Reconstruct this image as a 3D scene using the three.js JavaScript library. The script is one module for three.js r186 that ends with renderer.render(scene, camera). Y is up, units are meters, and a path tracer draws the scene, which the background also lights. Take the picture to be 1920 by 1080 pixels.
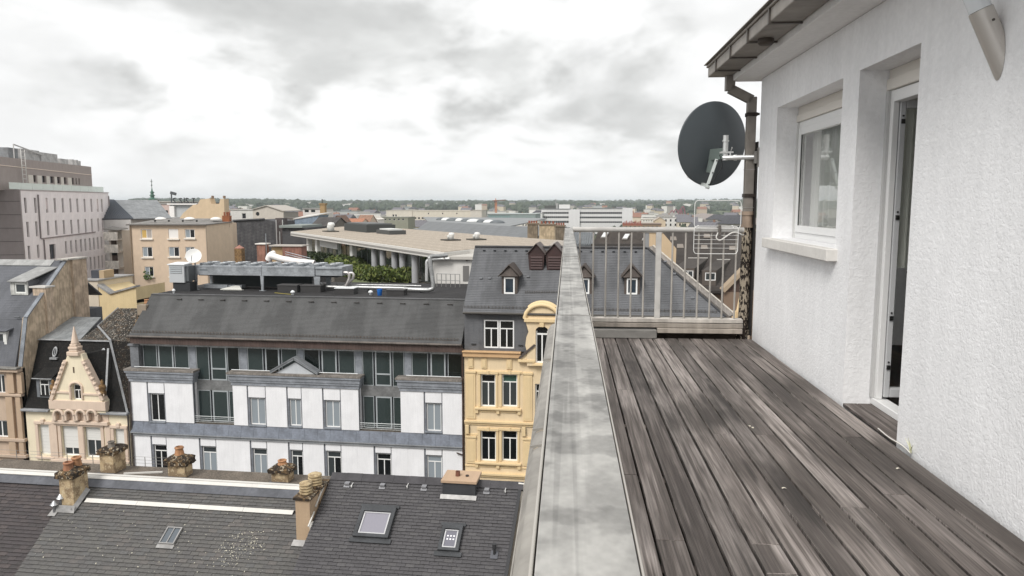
import * as THREE from 'three';
import { mergeGeometries } from 'three/addons/utils/BufferGeometryUtils.js';
import { RoundedBoxGeometry } from 'three/addons/geometries/RoundedBoxGeometry.js';
import { FontLoader } from 'three/addons/loaders/FontLoader.js';
import { TextGeometry } from 'three/addons/geometries/TextGeometry.js';

// ------------------------------------------------------------------ camera, sky, sun, exposure
const scene = new THREE.Scene();
const FPX = 1375, YAW = 7.8 * Math.PI / 180, PITCH = 6.64 * Math.PI / 180, EYE = new THREE.Vector3(0, 1.35, 0);
const camera = new THREE.PerspectiveCamera(2 * Math.atan(540 / FPX) * 180 / Math.PI, 16 / 9, 0.05, 30000);
camera.position.copy(EYE); camera.rotation.order = 'YXZ'; camera.rotation.set(-PITCH, YAW, 0);
const renderer = new THREE.WebGLRenderer({ antialias: true });
renderer.toneMapping = THREE.LinearToneMapping;
renderer.toneMappingExposure = 2.0;
renderer.shadowMap.enabled = true;
const sun = new THREE.DirectionalLight(new THREE.Color(1, 0.97, 0.93), 1.5);
sun.position.set(-34, 76, 52); sun.target.position.set(0, -5, -15);
sun.castShadow = true; sun.shadow.radius = 45;
Object.assign(sun.shadow.camera, { left: -90, right: 90, top: 90, bottom: -90, near: 1, far: 300 });
sun.shadow.mapSize.set(2048, 2048);
scene.add(sun, sun.target);

const SKY_LEVEL = 0.515;      // radiance of the cloud deck

const BANKS = [[-113.5, 13.9, 9, 3.2, 0.8], [-108.6, 10.5, 7, 4, 0.95], [-105.9, 8.0, 6, 2.2, 0.9], [-99.8, 8.6, 5, 2.6, 0.9], [-103.0, 12.6, 6, 3, 0.55], [-88.5, 7.9, 5, 2.6, 0.5], [-121.6, 13.1, 6, 2.2, 0.45], [-130.4, 6.4, 6, 1.8, 0.35], [-124.7, 4.0, 7, 1.8, 0.3], [-90.1, 10.3, 5, 2, 0.35], [20, 22, 20, 7, 0.8], [60, 12, 12, 4, 0.7], [95, 15, 16, 5, 0.7], [140, 9, 10, 3, 0.6], [165, 26, 20, 7, 0.8], [-45, 24, 14, 6, 0.6], [-40, 11, 9, 3, 0.6]];

// seeded randomness and lattice noise
function rng(seed) { let a = seed >>> 0; return () => { a = (a + 0x6D2B79F5) >>> 0; let t = Math.imul(a ^ (a >>> 15), 1 | a); t = (t + Math.imul(t ^ (t >>> 7), 61 | t)) ^ t; return ((t ^ (t >>> 14)) >>> 0) / 4294967296; }; }
const R = rng(7);
const rr = (a, b) => a + (b - a) * R();
const clamp = (x, a = 0, b = 1) => Math.min(b, Math.max(a, x));
const smooth = (a, b, x) => { const t = clamp((x - a) / (b - a)); return t * t * (3 - 2 * t); };
function hash(x, y, s) { let h = (Math.imul(x, 374761393) + Math.imul(y, 668265263) + Math.imul(s, 2147483647 ^ 0x5bd1e995)) | 0; h = Math.imul(h ^ (h >>> 13), 1274126177); h ^= h >>> 16; return (h >>> 0) / 4294967296; }
function vn(x, y, px, py, s) {           // value noise, periodic in px, py
  const xi = Math.floor(x), yi = Math.floor(y), fx = x - xi, fy = y - yi, ux = fx * fx * (3 - 2 * fx), uy = fy * fy * (3 - 2 * fy);
  const m = (a, p) => ((a % p) + p) % p, x0 = m(xi, px), x1 = m(xi + 1, px), y0 = m(yi, py), y1 = m(yi + 1, py);
  const a = hash(x0, y0, s), b = hash(x1, y0, s), c = hash(x0, y1, s), d = hash(x1, y1, s);
  return a + (b - a) * ux + (c - a) * uy + (a - b - c + d) * ux * uy;
}
function fbm(u, v, fx, fy, oct, s) {     // u, v in 0..1, tileable
  let t = 0, a = 0.5, n = 0;
  for (let o = 0; o < oct; o++) { t += a * vn(u * fx, v * fy, fx, fy, s + o * 17); n += a; a *= 0.5; fx *= 2; fy *= 2; }
  return t / n;
}

// overcast sky: air and layered cloud only
{
  const W = 4096, H = 2048, data = new Float32Array(W * H * 4), BIG = 4096;
  const cloud = (x, y, oct, s, g = 0.5) => { let t = 0, a = 0.5, n = 0; for (let o = 0; o < oct; o++) { t += a * vn(x + 500 + o * 37.3, y + 500 + o * 11.7, BIG, BIG, s + o * 31); n += a; a *= g; x *= 2.03; y *= 2.03; } return t / n; };
  const cw = 512, ch = 128, cs = new Float32Array((cw + 1) * (ch + 1) * 3);             // slow fields on a coarse grid
  const dirOf = (az, el) => { const c = Math.cos(el), q = 1.9 / (Math.sin(el) + 0.34); return [Math.cos(az) * c * q, Math.sin(az) * c * q]; };
  for (let j = 0; j <= ch; j++) for (let i = 0; i <= cw; i++) {
    const az = (i / cw - 0.5) * 2 * Math.PI, el = j / ch * Math.PI / 2, [x, z] = dirOf(az, el), k = 3 * (j * (cw + 1) + i);
    const wx = cloud(x * 0.9 + 3, z * 0.9, 4, 5) - 0.5, wz = cloud(x * 0.9 + 40, z * 0.9 + 9, 4, 6) - 0.5;
    let bank = 0; const A = az * 57.2958, E = el * 57.2958;          // heavier banks: a direction and two half-widths in degrees each
    for (const [a, e, sa, se, m] of BANKS) { let da = A - a; da -= 360 * Math.round(da / 360); da = (da + wx * 22) / sa; const de = (E - e + wz * 12) / se; bank = Math.max(bank, m * Math.exp(-(da * da + de * de) * 0.8)); }
    cs[k] = wx; cs[k + 1] = wz; cs[k + 2] = bank + 0.5 * smooth(0.50, 0.72, cloud(x * 0.6 + wx * 0.8, z * 0.6 + wz * 0.8, 4, 11));
  }
  for (let j = 0; j < H; j++) {
    const el = ((j + 0.5) / H - 0.5) * Math.PI;
    for (let i = 0; i < W; i++) {
      const k = (j * W + i) * 4;
      if (el > 1.0 && (i & 3)) { const p = k - 4 * (i & 3); data[k] = data[p]; data[k + 1] = data[p + 1]; data[k + 2] = data[p + 2]; data[k + 3] = 1; continue; }      // overhead the texels crowd together
      if (el <= 0) { data[k] = 0.28; data[k + 1] = 0.28; data[k + 2] = 0.275; data[k + 3] = 1; continue; }
      const az = ((i + 0.5) / W - 0.5) * 2 * Math.PI, [px, pz] = dirOf(az, el);
      const gx = (i + 0.5) / W * cw, gy = el / (Math.PI / 2) * ch, x0 = Math.floor(gx), y0 = Math.min(ch - 1, Math.floor(gy)), fx = gx - x0, fy = gy - y0, at = (a, b, n) => cs[3 * (b * (cw + 1) + a) + n], bil = n => (at(x0, y0, n) * (1 - fx) + at(x0 + 1, y0, n) * fx) * (1 - fy) + (at(x0, y0 + 1, n) * (1 - fx) + at(x0 + 1, y0 + 1, n) * fx) * fy;
      const wx = bil(0), wz = bil(1), mass = bil(2);
      const n1 = cloud(px * 1.5 + wx * 0.9, pz * 1.5 + wz * 0.9, 5, 23, 0.52), n2 = cloud(px * 4.2 + wx * 1.6 + n1 * 0.8 + 7, pz * 4.2 + wz * 1.6, 5, 29, 0.55), bil2 = Math.abs(2 * n2 - 1);
      const edge = n1 * 0.6 + n2 * 0.4;
      const dark = smooth(0.30, 0.86, mass * 0.95 + (edge - 0.47) * 1.7) * clamp(mass * 1.9);
      let L = 1.09 - 0.15 * smooth(0.36, 0.62, edge) - 0.06 * bil2 - 0.25 * dark - 0.16 * dark * (n2 - 0.5);
      L += (0.985 - 0.05 * smooth(0.45, 0.6, n1) - L) * (1 - smooth(0.0, 0.14, el)) * 0.8;
      L *= SKY_LEVEL;
      data[k] = L * (0.995 - 0.004 * dark); data[k + 1] = L; data[k + 2] = L * (0.999 - 0.008 * dark); data[k + 3] = 1;
    }
  }
  const t = new THREE.DataTexture(data, W, H, THREE.RGBAFormat, THREE.FloatType);
  t.mapping = THREE.EquirectangularReflectionMapping; t.magFilter = t.minFilter = THREE.LinearFilter; t.wrapS = THREE.RepeatWrapping; t.needsUpdate = true;
  scene.background = t; scene.environment = t;
}

// ------------------------------------------------------------------ pixel -> place (direction only; the depth comes from a plane)
const fwd = new THREE.Vector3(-Math.sin(YAW) * Math.cos(PITCH), -Math.sin(PITCH), -Math.cos(YAW) * Math.cos(PITCH));
const rgt = new THREE.Vector3(Math.cos(YAW), 0, -Math.sin(YAW)), upv = rgt.clone().cross(fwd);
class Frame {                            // a local frame turned about y; local -z goes away from the camera
  constructor(x = 0, y = 0, z = 0, a = 0) { this.o = new THREE.Vector3(x, y, z); this.a = a; this.Y = new THREE.Vector3(0, 1, 0); }
  world(v) { return new THREE.Vector3(...v).applyAxisAngle(this.Y, this.a).add(this.o); }
  local(w) { return w.clone().sub(this.o).applyAxisAngle(this.Y, -this.a); }
  ray(px, py) { const d = fwd.clone().addScaledVector(rgt, (px - 960) / FPX).addScaledVector(upv, -(py - 540) / FPX); return [this.local(EYE), d.applyAxisAngle(this.Y, -this.a)]; }
  hit(px, py, ax, v) { const [o, d] = this.ray(px, py), k = (v - o[ax]) / d[ax]; return [o.x + d.x * k, o.y + d.y * k, o.z + d.z * k]; }
  z(px, py, v = 0) { return this.hit(px, py, 'z', v); }
  y(px, py, v) { return this.hit(px, py, 'y', v); }
  x(px, py, v) { return this.hit(px, py, 'x', v); }
  pl(px, py, p, n) { const [o, d] = this.ray(px, py), N = new THREE.Vector3(...n), k = N.dot(new THREE.Vector3(...p).sub(o)) / N.dot(d); return [o.x + d.x * k, o.y + d.y * k, o.z + d.z * k]; }
}
function frameAB(A, B) { return new Frame(A[0], 0, A[2], Math.atan2(-(B[2] - A[2]), B[0] - A[0])); }   // local x runs from A to B
const C = new Frame();                                  // the street grid
const D = new Frame(0, 0, 0, 3.5 * Math.PI / 180);      // the terrace

// ------------------------------------------------------------------ things and parts
const taken = {};
const numbered = n => { const k = taken[n] = (taken[n] ?? -1) + 1; return k ? `${n}_${String(k).padStart(3, '0')}` : n; };
function thing(F, name, label, category, base = [0, 0, 0], group, kind) {
  const o = new THREE.Group(); o.name = numbered(name); scene.add(o);
  o.position.copy(F.world(base)); o.rotation.y = F.a;
  o.userData = kind ? { kind } : { label, category };
  if (kind && label) o.userData.label = label;
  if (group) o.userData.group = group;
  bases.set(o, base);
  return o;
}
const bases = new Map();
function boxUV(g) {
  if (g.index) g = g.toNonIndexed();
  const p = g.attributes.position, n = p.count, uv = new Float32Array(n * 2);
  for (let i = 0; i < n; i += 3) {
    const ax = p.getX(i + 1) - p.getX(i), ay = p.getY(i + 1) - p.getY(i), az = p.getZ(i + 1) - p.getZ(i), bx = p.getX(i + 2) - p.getX(i), by = p.getY(i + 2) - p.getY(i), bz = p.getZ(i + 2) - p.getZ(i);
    const nx = Math.abs(ay * bz - az * by), ny = Math.abs(az * bx - ax * bz), nz = Math.abs(ax * by - ay * bx);
    for (let k = i; k < i + 3; k++) {
      const x = p.getX(k), y = p.getY(k), z = p.getZ(k);
      if (ny >= nx && ny >= nz) { uv[2 * k] = x; uv[2 * k + 1] = z; } else if (nx >= nz) { uv[2 * k] = z; uv[2 * k + 1] = y; } else { uv[2 * k] = x; uv[2 * k + 1] = y; }
    }
  }
  g.setAttribute('uv', new THREE.BufferAttribute(uv, 2));
  for (const a of Object.keys(g.attributes)) if (!['position', 'normal', 'uv', 'color'].includes(a)) g.deleteAttribute(a);
  return g;
}
function shape(geos) {
  geos = (Array.isArray(geos) ? geos : [geos]).flat(Infinity).map(boxUV);
  return geos.length > 1 ? mergeGeometries(geos) : geos[0];
}
function part(t, name, geos, material, parent = t, label) {
  const b = bases.get(t), g = shape(geos).clone(); g.translate(-b[0], -b[1], -b[2]);
  const m = new THREE.Mesh(g, material); m.name = name; m.castShadow = m.receiveShadow = true;
  if (label) m.userData.label = label;
  parent.add(m); return m;
}
function one(F, name, label, category, geos, material, base = [0, 0, 0], group, kind) {     // a thing of one mesh
  const g = shape(geos).clone(); g.translate(-base[0], -base[1], -base[2]);
  const o = new THREE.Mesh(g, material); o.name = numbered(name); o.castShadow = o.receiveShadow = true;
  o.position.copy(F.world(base)); o.rotation.y = F.a; o.userData = kind ? { kind } : { label, category };
  if (kind && label) o.userData.label = label;
  if (group) o.userData.group = group;
  scene.add(o); return o;
}

// ------------------------------------------------------------------ shapes
function B(x0, x1, y0, y1, z0, z1) { const g = new THREE.BoxGeometry(Math.abs(x1 - x0), Math.abs(y1 - y0), Math.abs(z1 - z0)); g.translate((x0 + x1) / 2, (y0 + y1) / 2, (z0 + z1) / 2); return g; }
function RB(x0, x1, y0, y1, z0, z1, r = 0.01) { const g = new RoundedBoxGeometry(Math.abs(x1 - x0), Math.abs(y1 - y0), Math.abs(z1 - z0), 2, r); g.translate((x0 + x1) / 2, (y0 + y1) / 2, (z0 + z1) / 2); return g; }
function beam(p, q, w, h = w, roll = 0) {             // a bar from p to q; h is its upright measure
  const a = new THREE.Vector3(...p), b = new THREE.Vector3(...q), d = b.clone().sub(a), L = d.length(); d.normalize();
  const ref = Math.abs(d.y) > 0.99 ? new THREE.Vector3(0, 0, 1) : new THREE.Vector3(0, 1, 0);
  const s = ref.clone().cross(d).normalize(), u = d.clone().cross(s);
  const g = new THREE.BoxGeometry(w, h, L); if (roll) g.rotateZ(roll);
  return g.applyMatrix4(new THREE.Matrix4().makeBasis(s, u, d).setPosition(a.add(b).multiplyScalar(0.5)));
}
function rod(p, q, r, seg = 8, r2 = r) {
  const a = new THREE.Vector3(...p), b = new THREE.Vector3(...q), d = b.clone().sub(a), L = d.length();
  const g = new THREE.CylinderGeometry(r2, r, L, seg); g.applyQuaternion(new THREE.Quaternion().setFromUnitVectors(new THREE.Vector3(0, 1, 0), d.normalize()));
  return g.translate((p[0] + q[0]) / 2, (p[1] + q[1]) / 2, (p[2] + q[2]) / 2);
}
function tube(pts, r, n = 24, seg = 8, closed = false, tension = 0.5) { return new THREE.TubeGeometry(new THREE.CatmullRomCurve3(pts.map(p => new THREE.Vector3(...p)), closed, 'catmullrom', tension), n, r, seg, closed); }
function mkShape(pts, holes = []) { const s = new THREE.Shape(pts.map(p => new THREE.Vector2(...p))); for (const h of holes) s.holes.push(new THREE.Path(h.map(p => new THREE.Vector2(...p)))); return s; }
const ext = (pts, depth, holes) => new THREE.ExtrudeGeometry(mkShape(pts, holes), { depth, bevelEnabled: false, curveSegments: 10 });
function PZ(pts, z0, z1, holes) { return ext(pts, z1 - z0, holes).translate(0, 0, z0); }                       // outline in x, y; from z0 up to z1
function PX(pts, x0, x1, holes) { const f = a => a.map(([z, y]) => [-z, y]); return ext(f(pts), x1 - x0, holes?.map(f)).applyMatrix4(new THREE.Matrix4().makeBasis(new THREE.Vector3(0, 0, -1), new THREE.Vector3(0, 1, 0), new THREE.Vector3(1, 0, 0))).translate(x0, 0, 0); }   // outline in z, y
function PY(pts, y0, y1, holes) { const f = a => a.map(([x, z]) => [x, -z]); return ext(f(pts), y1 - y0, holes?.map(f)).rotateX(-Math.PI / 2).translate(0, y0, 0); }   // outline in x, z
const rect = (x0, x1, y0, y1) => [[x0, y0], [x1, y0], [x1, y1], [x0, y1]];
function slab(pts, t) {                                 // a flat polygon of 3-D points, given thickness t against its upward / outward normal
  const v = pts.map(p => new THREE.Vector3(...p)), n = new THREE.Vector3();
  for (let i = 1; i < v.length - 1; i++) n.add(v[i].clone().sub(v[0]).cross(v[i + 1].clone().sub(v[0])));
  n.normalize(); const w = v.map(p => p.clone().addScaledVector(n, -t)), P = [], tri = (a, b, c) => P.push(...a.toArray(), ...b.toArray(), ...c.toArray());
  for (let i = 1; i < v.length - 1; i++) { tri(v[0], v[i], v[i + 1]); tri(w[0], w[i + 1], w[i]); }
  for (let i = 0; i < v.length; i++) { const j = (i + 1) % v.length; tri(v[i], w[i], w[j]); tri(v[i], w[j], v[j]); }
  const g = new THREE.BufferGeometry(); g.setAttribute('position', new THREE.BufferAttribute(new Float32Array(P), 3)); g.computeVertexNormals();
  g.setAttribute('uv', new THREE.BufferAttribute(new Float32Array(P.length / 3 * 2), 2)); return g;
}
function lathe(prof, x, y, z, seg = 20) { return new THREE.LatheGeometry(prof.map(p => new THREE.Vector2(...p)), seg).translate(x, y, z); }
function dentGeo(g, amp, freq, s) { const p = g.attributes.position; for (let i = 0; i < p.count; i++) { const x = p.getX(i) * freq + 900, y = p.getY(i) * freq + 900, z = p.getZ(i) * freq + 900; p.setXYZ(i, p.getX(i) + (vn(x + z, y, 4096, 4096, s) - 0.5) * amp, p.getY(i) + (vn(x, y + z, 4096, 4096, s + 3) - 0.5) * amp, p.getZ(i) + (vn(z + x, y - x + 900, 4096, 4096, s + 5) - 0.5) * amp); } g.computeVertexNormals(); return g; }

// ------------------------------------------------------------------ textures (grain, stains and fine relief only)
function tex(size, metres, fn, srgb = false, h = size, mh = metres) {
  const d = new Uint8Array(size * h * 4);
  for (let j = 0; j < h; j++) for (let i = 0; i < size; i++) { const c = fn((i + 0.5) / size, (j + 0.5) / h), k = 4 * (j * size + i); if (typeof c === 'number') d[k] = d[k + 1] = d[k + 2] = 255 * clamp(c); else { d[k] = 255 * clamp(c[0]); d[k + 1] = 255 * clamp(c[1]); d[k + 2] = 255 * clamp(c[2]); } d[k + 3] = 255; }
  const t = new THREE.DataTexture(d, size, h, THREE.RGBAFormat); t.wrapS = t.wrapT = THREE.RepeatWrapping; t.magFilter = THREE.LinearFilter; t.minFilter = THREE.LinearMipmapLinearFilter; t.generateMipmaps = true;
  t.repeat.set(1 / metres, 1 / mh); if (srgb) t.colorSpace = THREE.SRGBColorSpace; t.needsUpdate = true; return t;
}
const mixc = (a, b, t) => [a[0] + (b[0] - a[0]) * t, a[1] + (b[1] - a[1]) * t, a[2] + (b[2] - a[2]) * t];
const T = {};
T.stucco = tex(1024, 0.62, (u, v) => { const w = fbm(u, v, 10, 10, 3, 3) * 0.5, a = fbm(u + w * 0.06, v + w * 0.05, 36, 70, 3, 9), r = 1 - Math.abs(2 * fbm(u + w * 0.04, v, 30, 22, 3, 21) - 1); return 0.55 * a + 0.45 * smooth(0.55, 0.98, r) * -1 + 0.45; });
T.plaster = tex(512, 3, (u, v) => { const n = fbm(u, v, 6, 5, 6, 2), s = fbm(u, v, 60, 4, 3, 8), g = fbm(u, v, 120, 120, 2, 4); return 0.90 + 0.07 * n + 0.035 * s + 0.04 * (g - 0.5) - 0.005; }, true);
T.grain = tex(512, 1.2, (u, v) => fbm(u, v, 40, 40, 4, 5));
T.dirt = tex(512, 2.2, (u, v) => { const n = fbm(u, v, 5, 5, 6, 12), s = fbm(u, v, 40, 5, 4, 18); return 0.74 + 0.23 * smooth(0.3, 0.68, n * 0.6 + s * 0.4); }, true);
T.slate = tex(512, 5, (u, v) => { const n = fbm(u, v, 7, 6, 6, 32), s = fbm(u, v, 40, 3, 3, 38), g = fbm(u, v, 100, 160, 2, 34); return 0.78 + 0.14 * smooth(0.3, 0.7, 0.72 * n + 0.28 * s) + 0.12 * (g - 0.5); }, true);
T.slateFine = tex(512, 1.6, (u, v) => { const n = fbm(u, v, 5, 5, 5, 35), g = fbm(u, v, 60, 90, 3, 36); return 0.80 + 0.08 * n + 0.16 * (g - 0.5); }, true);
T.zinc = tex(512, 2.4, (u, v) => { const n = fbm(u, v, 6, 6, 6, 42), c = fbm(u, v, 22, 30, 4, 48); return 0.66 + 0.24 * n + 0.18 * (c - 0.5); }, true);
T.moss = tex(512, 3, (u, v) => { const n = fbm(u, v, 16, 16, 5, 52), k = fbm(u, v, 60, 60, 3, 57), b = smooth(0.52, 0.62, n), l = smooth(0.64, 0.70, k); return mixc(mixc([0.16, 0.145, 0.125], [0.26, 0.21, 0.16], b), [0.72, 0.70, 0.66], l * 0.8); }, true);
T.lichen = tex(512, 1.1, (u, v) => { const n = fbm(u, v, 6, 6, 5, 62), k = fbm(u, v, 26, 26, 4, 67); const base = mixc([0.74, 0.68, 0.58], [0.56, 0.50, 0.42], smooth(0.42, 0.66, n)); return mixc(base, [0.80, 0.77, 0.69], smooth(0.60, 0.70, k) * 0.7); }, true);
T.crust = tex(512, 0.9, (u, v) => { const n = fbm(u, v, 9, 9, 5, 72), k = fbm(u, v, 14, 14, 5, 77); return mixc(mixc([0.17, 0.14, 0.11], [0.40, 0.32, 0.22], smooth(0.36, 0.66, n)), [0.70, 0.66, 0.58], smooth(0.64, 0.72, k) * 0.8); }, true);
T.gravel = tex(512, 2, (u, v) => { const k = fbm(u, v, 70, 70, 3, 82), n = fbm(u, v, 5, 5, 4, 86); return 0.5 + 0.42 * k + 0.2 * (n - 0.5); }, true);
T.leaf = tex(256, 2, (u, v) => 0.6 + 0.4 * fbm(u, v, 16, 16, 4, 88), true);

const col = h => new THREE.Color(h);
const mats = {};
function std(hex, rough = 0.85, o = {}) {
  const key = JSON.stringify([hex, rough, o.metal, o.map && o.map.id, o.bump && o.bump.id, o.bs, o.vc, o.ds]);
  if (mats[key]) return mats[key];
  const m = new THREE.MeshStandardMaterial({ color: col(hex), roughness: rough, metalness: o.metal ?? 0 });
  if (o.map) m.map = o.map; if (o.bump) { m.bumpMap = o.bump; m.bumpScale = o.bs ?? 0.003; }
  if (o.vc) m.vertexColors = true; if (o.ds) m.side = THREE.DoubleSide;
  return mats[key] = m;
}
const glass = (hex, rough = 0.04) => { const k = 'g' + hex + rough; return mats[k] ??= new THREE.MeshPhysicalMaterial({ color: col(hex), roughness: rough, metalness: 0, ior: 1.52, specularIntensity: 1 }); };
const clearGlass = new THREE.MeshPhysicalMaterial({ color: 0xffffff, roughness: 0.02, transmission: 1, thickness: 0, ior: 1.5 });

// a window in an opening of a wall that faces +z (frame coordinates); zf is the wall's face
function win(t, x0, x1, y0, y1, zf, o = {}) {
  const { cols = 2, transom = 0, fw = 0.07, fm = std('#e8e8e6', 0.5), pane = glass('#1b1e1f'), set = 0.14, sill, sillM, mull = fw * 0.8, name = 'window', panes } = o;
  const z0 = zf - set - 0.06, z1 = zf - set, g = [B(x0, x1, y0, y0 + fw, z0, z1), B(x0, x1, y1 - fw, y1, z0, z1), B(x0, x0 + fw, y0 + fw, y1 - fw, z0, z1), B(x1 - fw, x1, y0 + fw, y1 - fw, z0, z1)];
  const ys = transom ? [[y0 + fw, y1 - transom - mull / 2, cols], [y1 - transom + mull / 2, y1 - fw, o.tcols ?? 1]] : [[y0 + fw, y1 - fw, cols]];
  if (transom) g.push(B(x0 + fw, x1 - fw, y1 - transom - mull / 2, y1 - transom + mull / 2, z0, z1 + 0.008));
  const P = [];
  let k = 0;
  for (const [a, b, n] of ys) { const w = (x1 - x0 - 2 * fw - (n - 1) * mull) / n; for (let i = 0; i < n; i++) { const xa = x0 + fw + i * (w + mull); P.push([xa, xa + w, a, b, k++]); if (i) g.push(B(xa - mull, xa, a, b, z0, z1)); } }
  const f = part(t, name, g, fm);
  for (const [a, b, c, d, i] of P) part(t, 'pane', B(a, b, c, d, z0 + 0.02, z1 - 0.02), panes ? panes[i % panes.length] : pane, f);
  if (sill) part(t, 'sill', B(x0 - 0.08, x1 + 0.08, y0 - sill, y0 - 0.004, zf - set, zf + 0.12), sillM ?? fm, f);
  return f;
}
// front wall (facing +z) with rectangular or outlined openings
function wallZ(t, outline, holes, zf, th, m, name = 'wall', parent = t) { return part(t, name, PZ(outline, zf - th, zf, holes), m, parent); }
const hol = (x0, x1, y0, y1) => rect(x0, x1, y0, y1);

// ================================================================== the terrace
T.wood = tex(512, 0.5, (u, v) => {
  const s = fbm(u, v, 36, 2, 5, 102), f = fbm(u, v, 170, 6, 2, 104), n = fbm(u, v, 4, 3, 7, 108), l = fbm(u, v, 5, 2, 7, 113), k = fbm(u, v, 6, 3, 6, 119), g2 = fbm(u, v, 120, 60, 2, 121);
  let c = mixc([0.29, 0.272, 0.262], [0.47, 0.448, 0.436], smooth(0.32, 0.66, 0.7 * n + 0.3 * s));
  c = mixc(c, [0.78, 0.757, 0.745], smooth(0.45, 0.66, 0.62 * l + 0.24 * s + 0.14 * f) * 0.85);
  c = mixc(c, [0.175, 0.163, 0.155], smooth(0.48, 0.68, 0.75 * k + 0.25 * s) * 0.85);
  const g = 0.80 + 0.28 * f + 0.12 * g2; return [c[0] * g, c[1] * g, c[2] * g];
}, true, 1024, 3);
// the deck's own weathering: board by board grain, and stains that run on over several boards
T.deck = tex(1024, 2, (u, v) => {
  const k = Math.floor((u * 2 - 0.365) / 0.1235) + 9, h = hash(k, 3, 9), vb = v + hash(k, 7, 4), big = fbm(u, v, 9, 13, 7, 201), pale = fbm(u + h * 0.2, vb, 12, 8, 7, 207), s = fbm(u, vb, 110, 14, 4, 211), f = fbm(u, vb, 420, 60, 2, 215);
  let c = mixc([0.38, 0.352, 0.336], [0.52, 0.488, 0.47], smooth(0.3, 0.7, s));
  c = mixc(c, [0.70, 0.668, 0.65], smooth(0.43, 0.64, 0.6 * pale + 0.4 * s) * (0.4 + 0.5 * h));
  c = mixc(c, [0.215, 0.195, 0.182], smooth(0.43, 0.65, 0.6 * big + 0.4 * s) * (0.5 + 0.45 * hash(k, 5, 2)));
  const g = (0.80 + 0.38 * f) * (0.92 + 0.14 * hash(k, 1, 8)); return [c[0] * g, c[1] * g, c[2] * g];
}, true, 1536, 10);
T.rib = tex(512, 0.5, (u, v) => { const w = fbm(u, v, 6, 20, 4, 122), f = fbm(u, v, 150, 14, 2, 104); return (0.5 + 0.5 * Math.sin(u * Math.PI * 2 * 84)) * (0.45 + 0.55 * w) * 0.7 + 0.3 * f; }, false, 1024, 3);
T.rail = tex(512, 0.3, (u, v) => { const n = fbm(u, v, 9, 40, 6, 131), s = fbm(u, v, 22, 5, 4, 135), c = fbm(u, v, 8, 60, 5, 138), w = fbm(u, v, 5, 24, 6, 141); const m = fbm(u, v, 50, 380, 3, 147), q = fbm(u, v, 26, 2, 3, 149); let g = 0.68 + 0.13 * smooth(0.34, 0.66, 0.5 * n + 0.5 * w) + 0.06 * smooth(0.5, 0.7, s) - 0.10 * smooth(0.52, 0.66, c) + 0.10 * (m - 0.5) - 0.06 * smooth(0.60, 0.66, q); return [g, g * 0.995, g * 0.985]; }, true, 1024, 2.4);
T.peel = tex(512, 0.35, (u, v) => { const n = fbm(u, v, 30, 22, 4, 151), k = fbm(u, v, 8, 5, 4, 156); const paint = smooth(0.50, 0.53, n * 0.7 + k * 0.3); return mixc(mixc([0.10, 0.085, 0.075], [0.22, 0.16, 0.12], fbm(u, v, 30, 20, 3, 157)), [0.72, 0.69, 0.64], paint); }, true, 512, 0.6);
const wallM = std('#f6f6f7', 0.9, { bump: T.stucco, bs: 0.0019, map: T.plaster });
const whitePaint = std('#e3e3e2', 0.45), zincM = std('#b0a89f', 0.55, { metal: 0.05, map: T.zinc }), zincLight = std('#c9c6c1', 0.5, { metal: 0.2, map: T.zinc });
const woodMs = ['#e0dfde', '#d4d2d1', '#e8e7e6', '#dad8d6'].map(h => std(h, 0.82, { map: T.deck, bump: T.rib, bs: 0.0016 }));
const woodPlain = std('#b9aea6', 0.85, { map: T.wood });

// our own block: everything below, beside and above the terrace
const WX = 1.88;
const home = thing(D, 'apartment_block', 'white rough-rendered top-floor wall with window and glass door beside the wooden terrace', 'building', [2, -21, -3]);
part(home, 'lower_walls', [B(-0.10, 9, -21, -0.521, -7.42, 9)], std('#cfc9bf', 0.9, { map: T.plaster }));
part(home, 'terrace_slab', [B(-0.05, WX + 0.2, -0.52, -0.34, -7.42, 9)], std('#77746f', 0.95, { map: T.dirt }));
const doorO = [-5.03, -4.2, -0.0795, 2.2], winO = [-6.91, -5.32, 1.03, 2.2];
part(home, 'terrace_wall', PX([[-7.5, -0.519], [3, -0.519], [3, 2.545], [-7.5, 2.545]], WX, WX + 0.24, [[[doorO[0], doorO[2]], [doorO[1], doorO[2]], [doorO[1], doorO[3]], [doorO[0], doorO[3]]], [[winO[0], winO[2]], [winO[1], winO[2]], [winO[1], winO[3]], [winO[0], winO[3]]]]), wallM);
part(home, 'end_wall', B(WX + 0.242, 9, -0.519, 2.545, -7.5, -7.2), wallM);
// the room behind
const roomM = std('#d9d4ca', 0.9, { map: T.plaster });
part(home, 'room_floor', B(WX + 0.244, 6.5, -0.33, -0.01, -7.198, 3), std('#6b5644', 0.6, { map: T.wood }));
part(home, 'room_wall', PX([[-7.198, -0.33], [3.2, -0.33], [3.2, 2.6], [-7.198, 2.6]], 6.5, 6.7, [[[-7.0, 0.3], [-2.4, 0.3], [-2.4, 2.3], [-7.0, 2.3]]]), roomM);
part(home, 'room_wall', B(WX + 0.244, 6.498, -0.33, 2.6, 3.002, 3.2), roomM);
part(home, 'rear_window', B(6.58, 6.6, 0.302, 2.298, -6.998, -2.402), clearGlass);
part(home, 'room_ceiling', B(WX + 0.244, 6.498, 2.547, 2.7, -7.198, 3), roomM);
part(home, 'roof_slab', B(WX + 0.02, 6.75, 2.72, 2.95, -7.7, 3.4), std('#4b4a4c', 0.9, { map: T.slate }));
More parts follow.
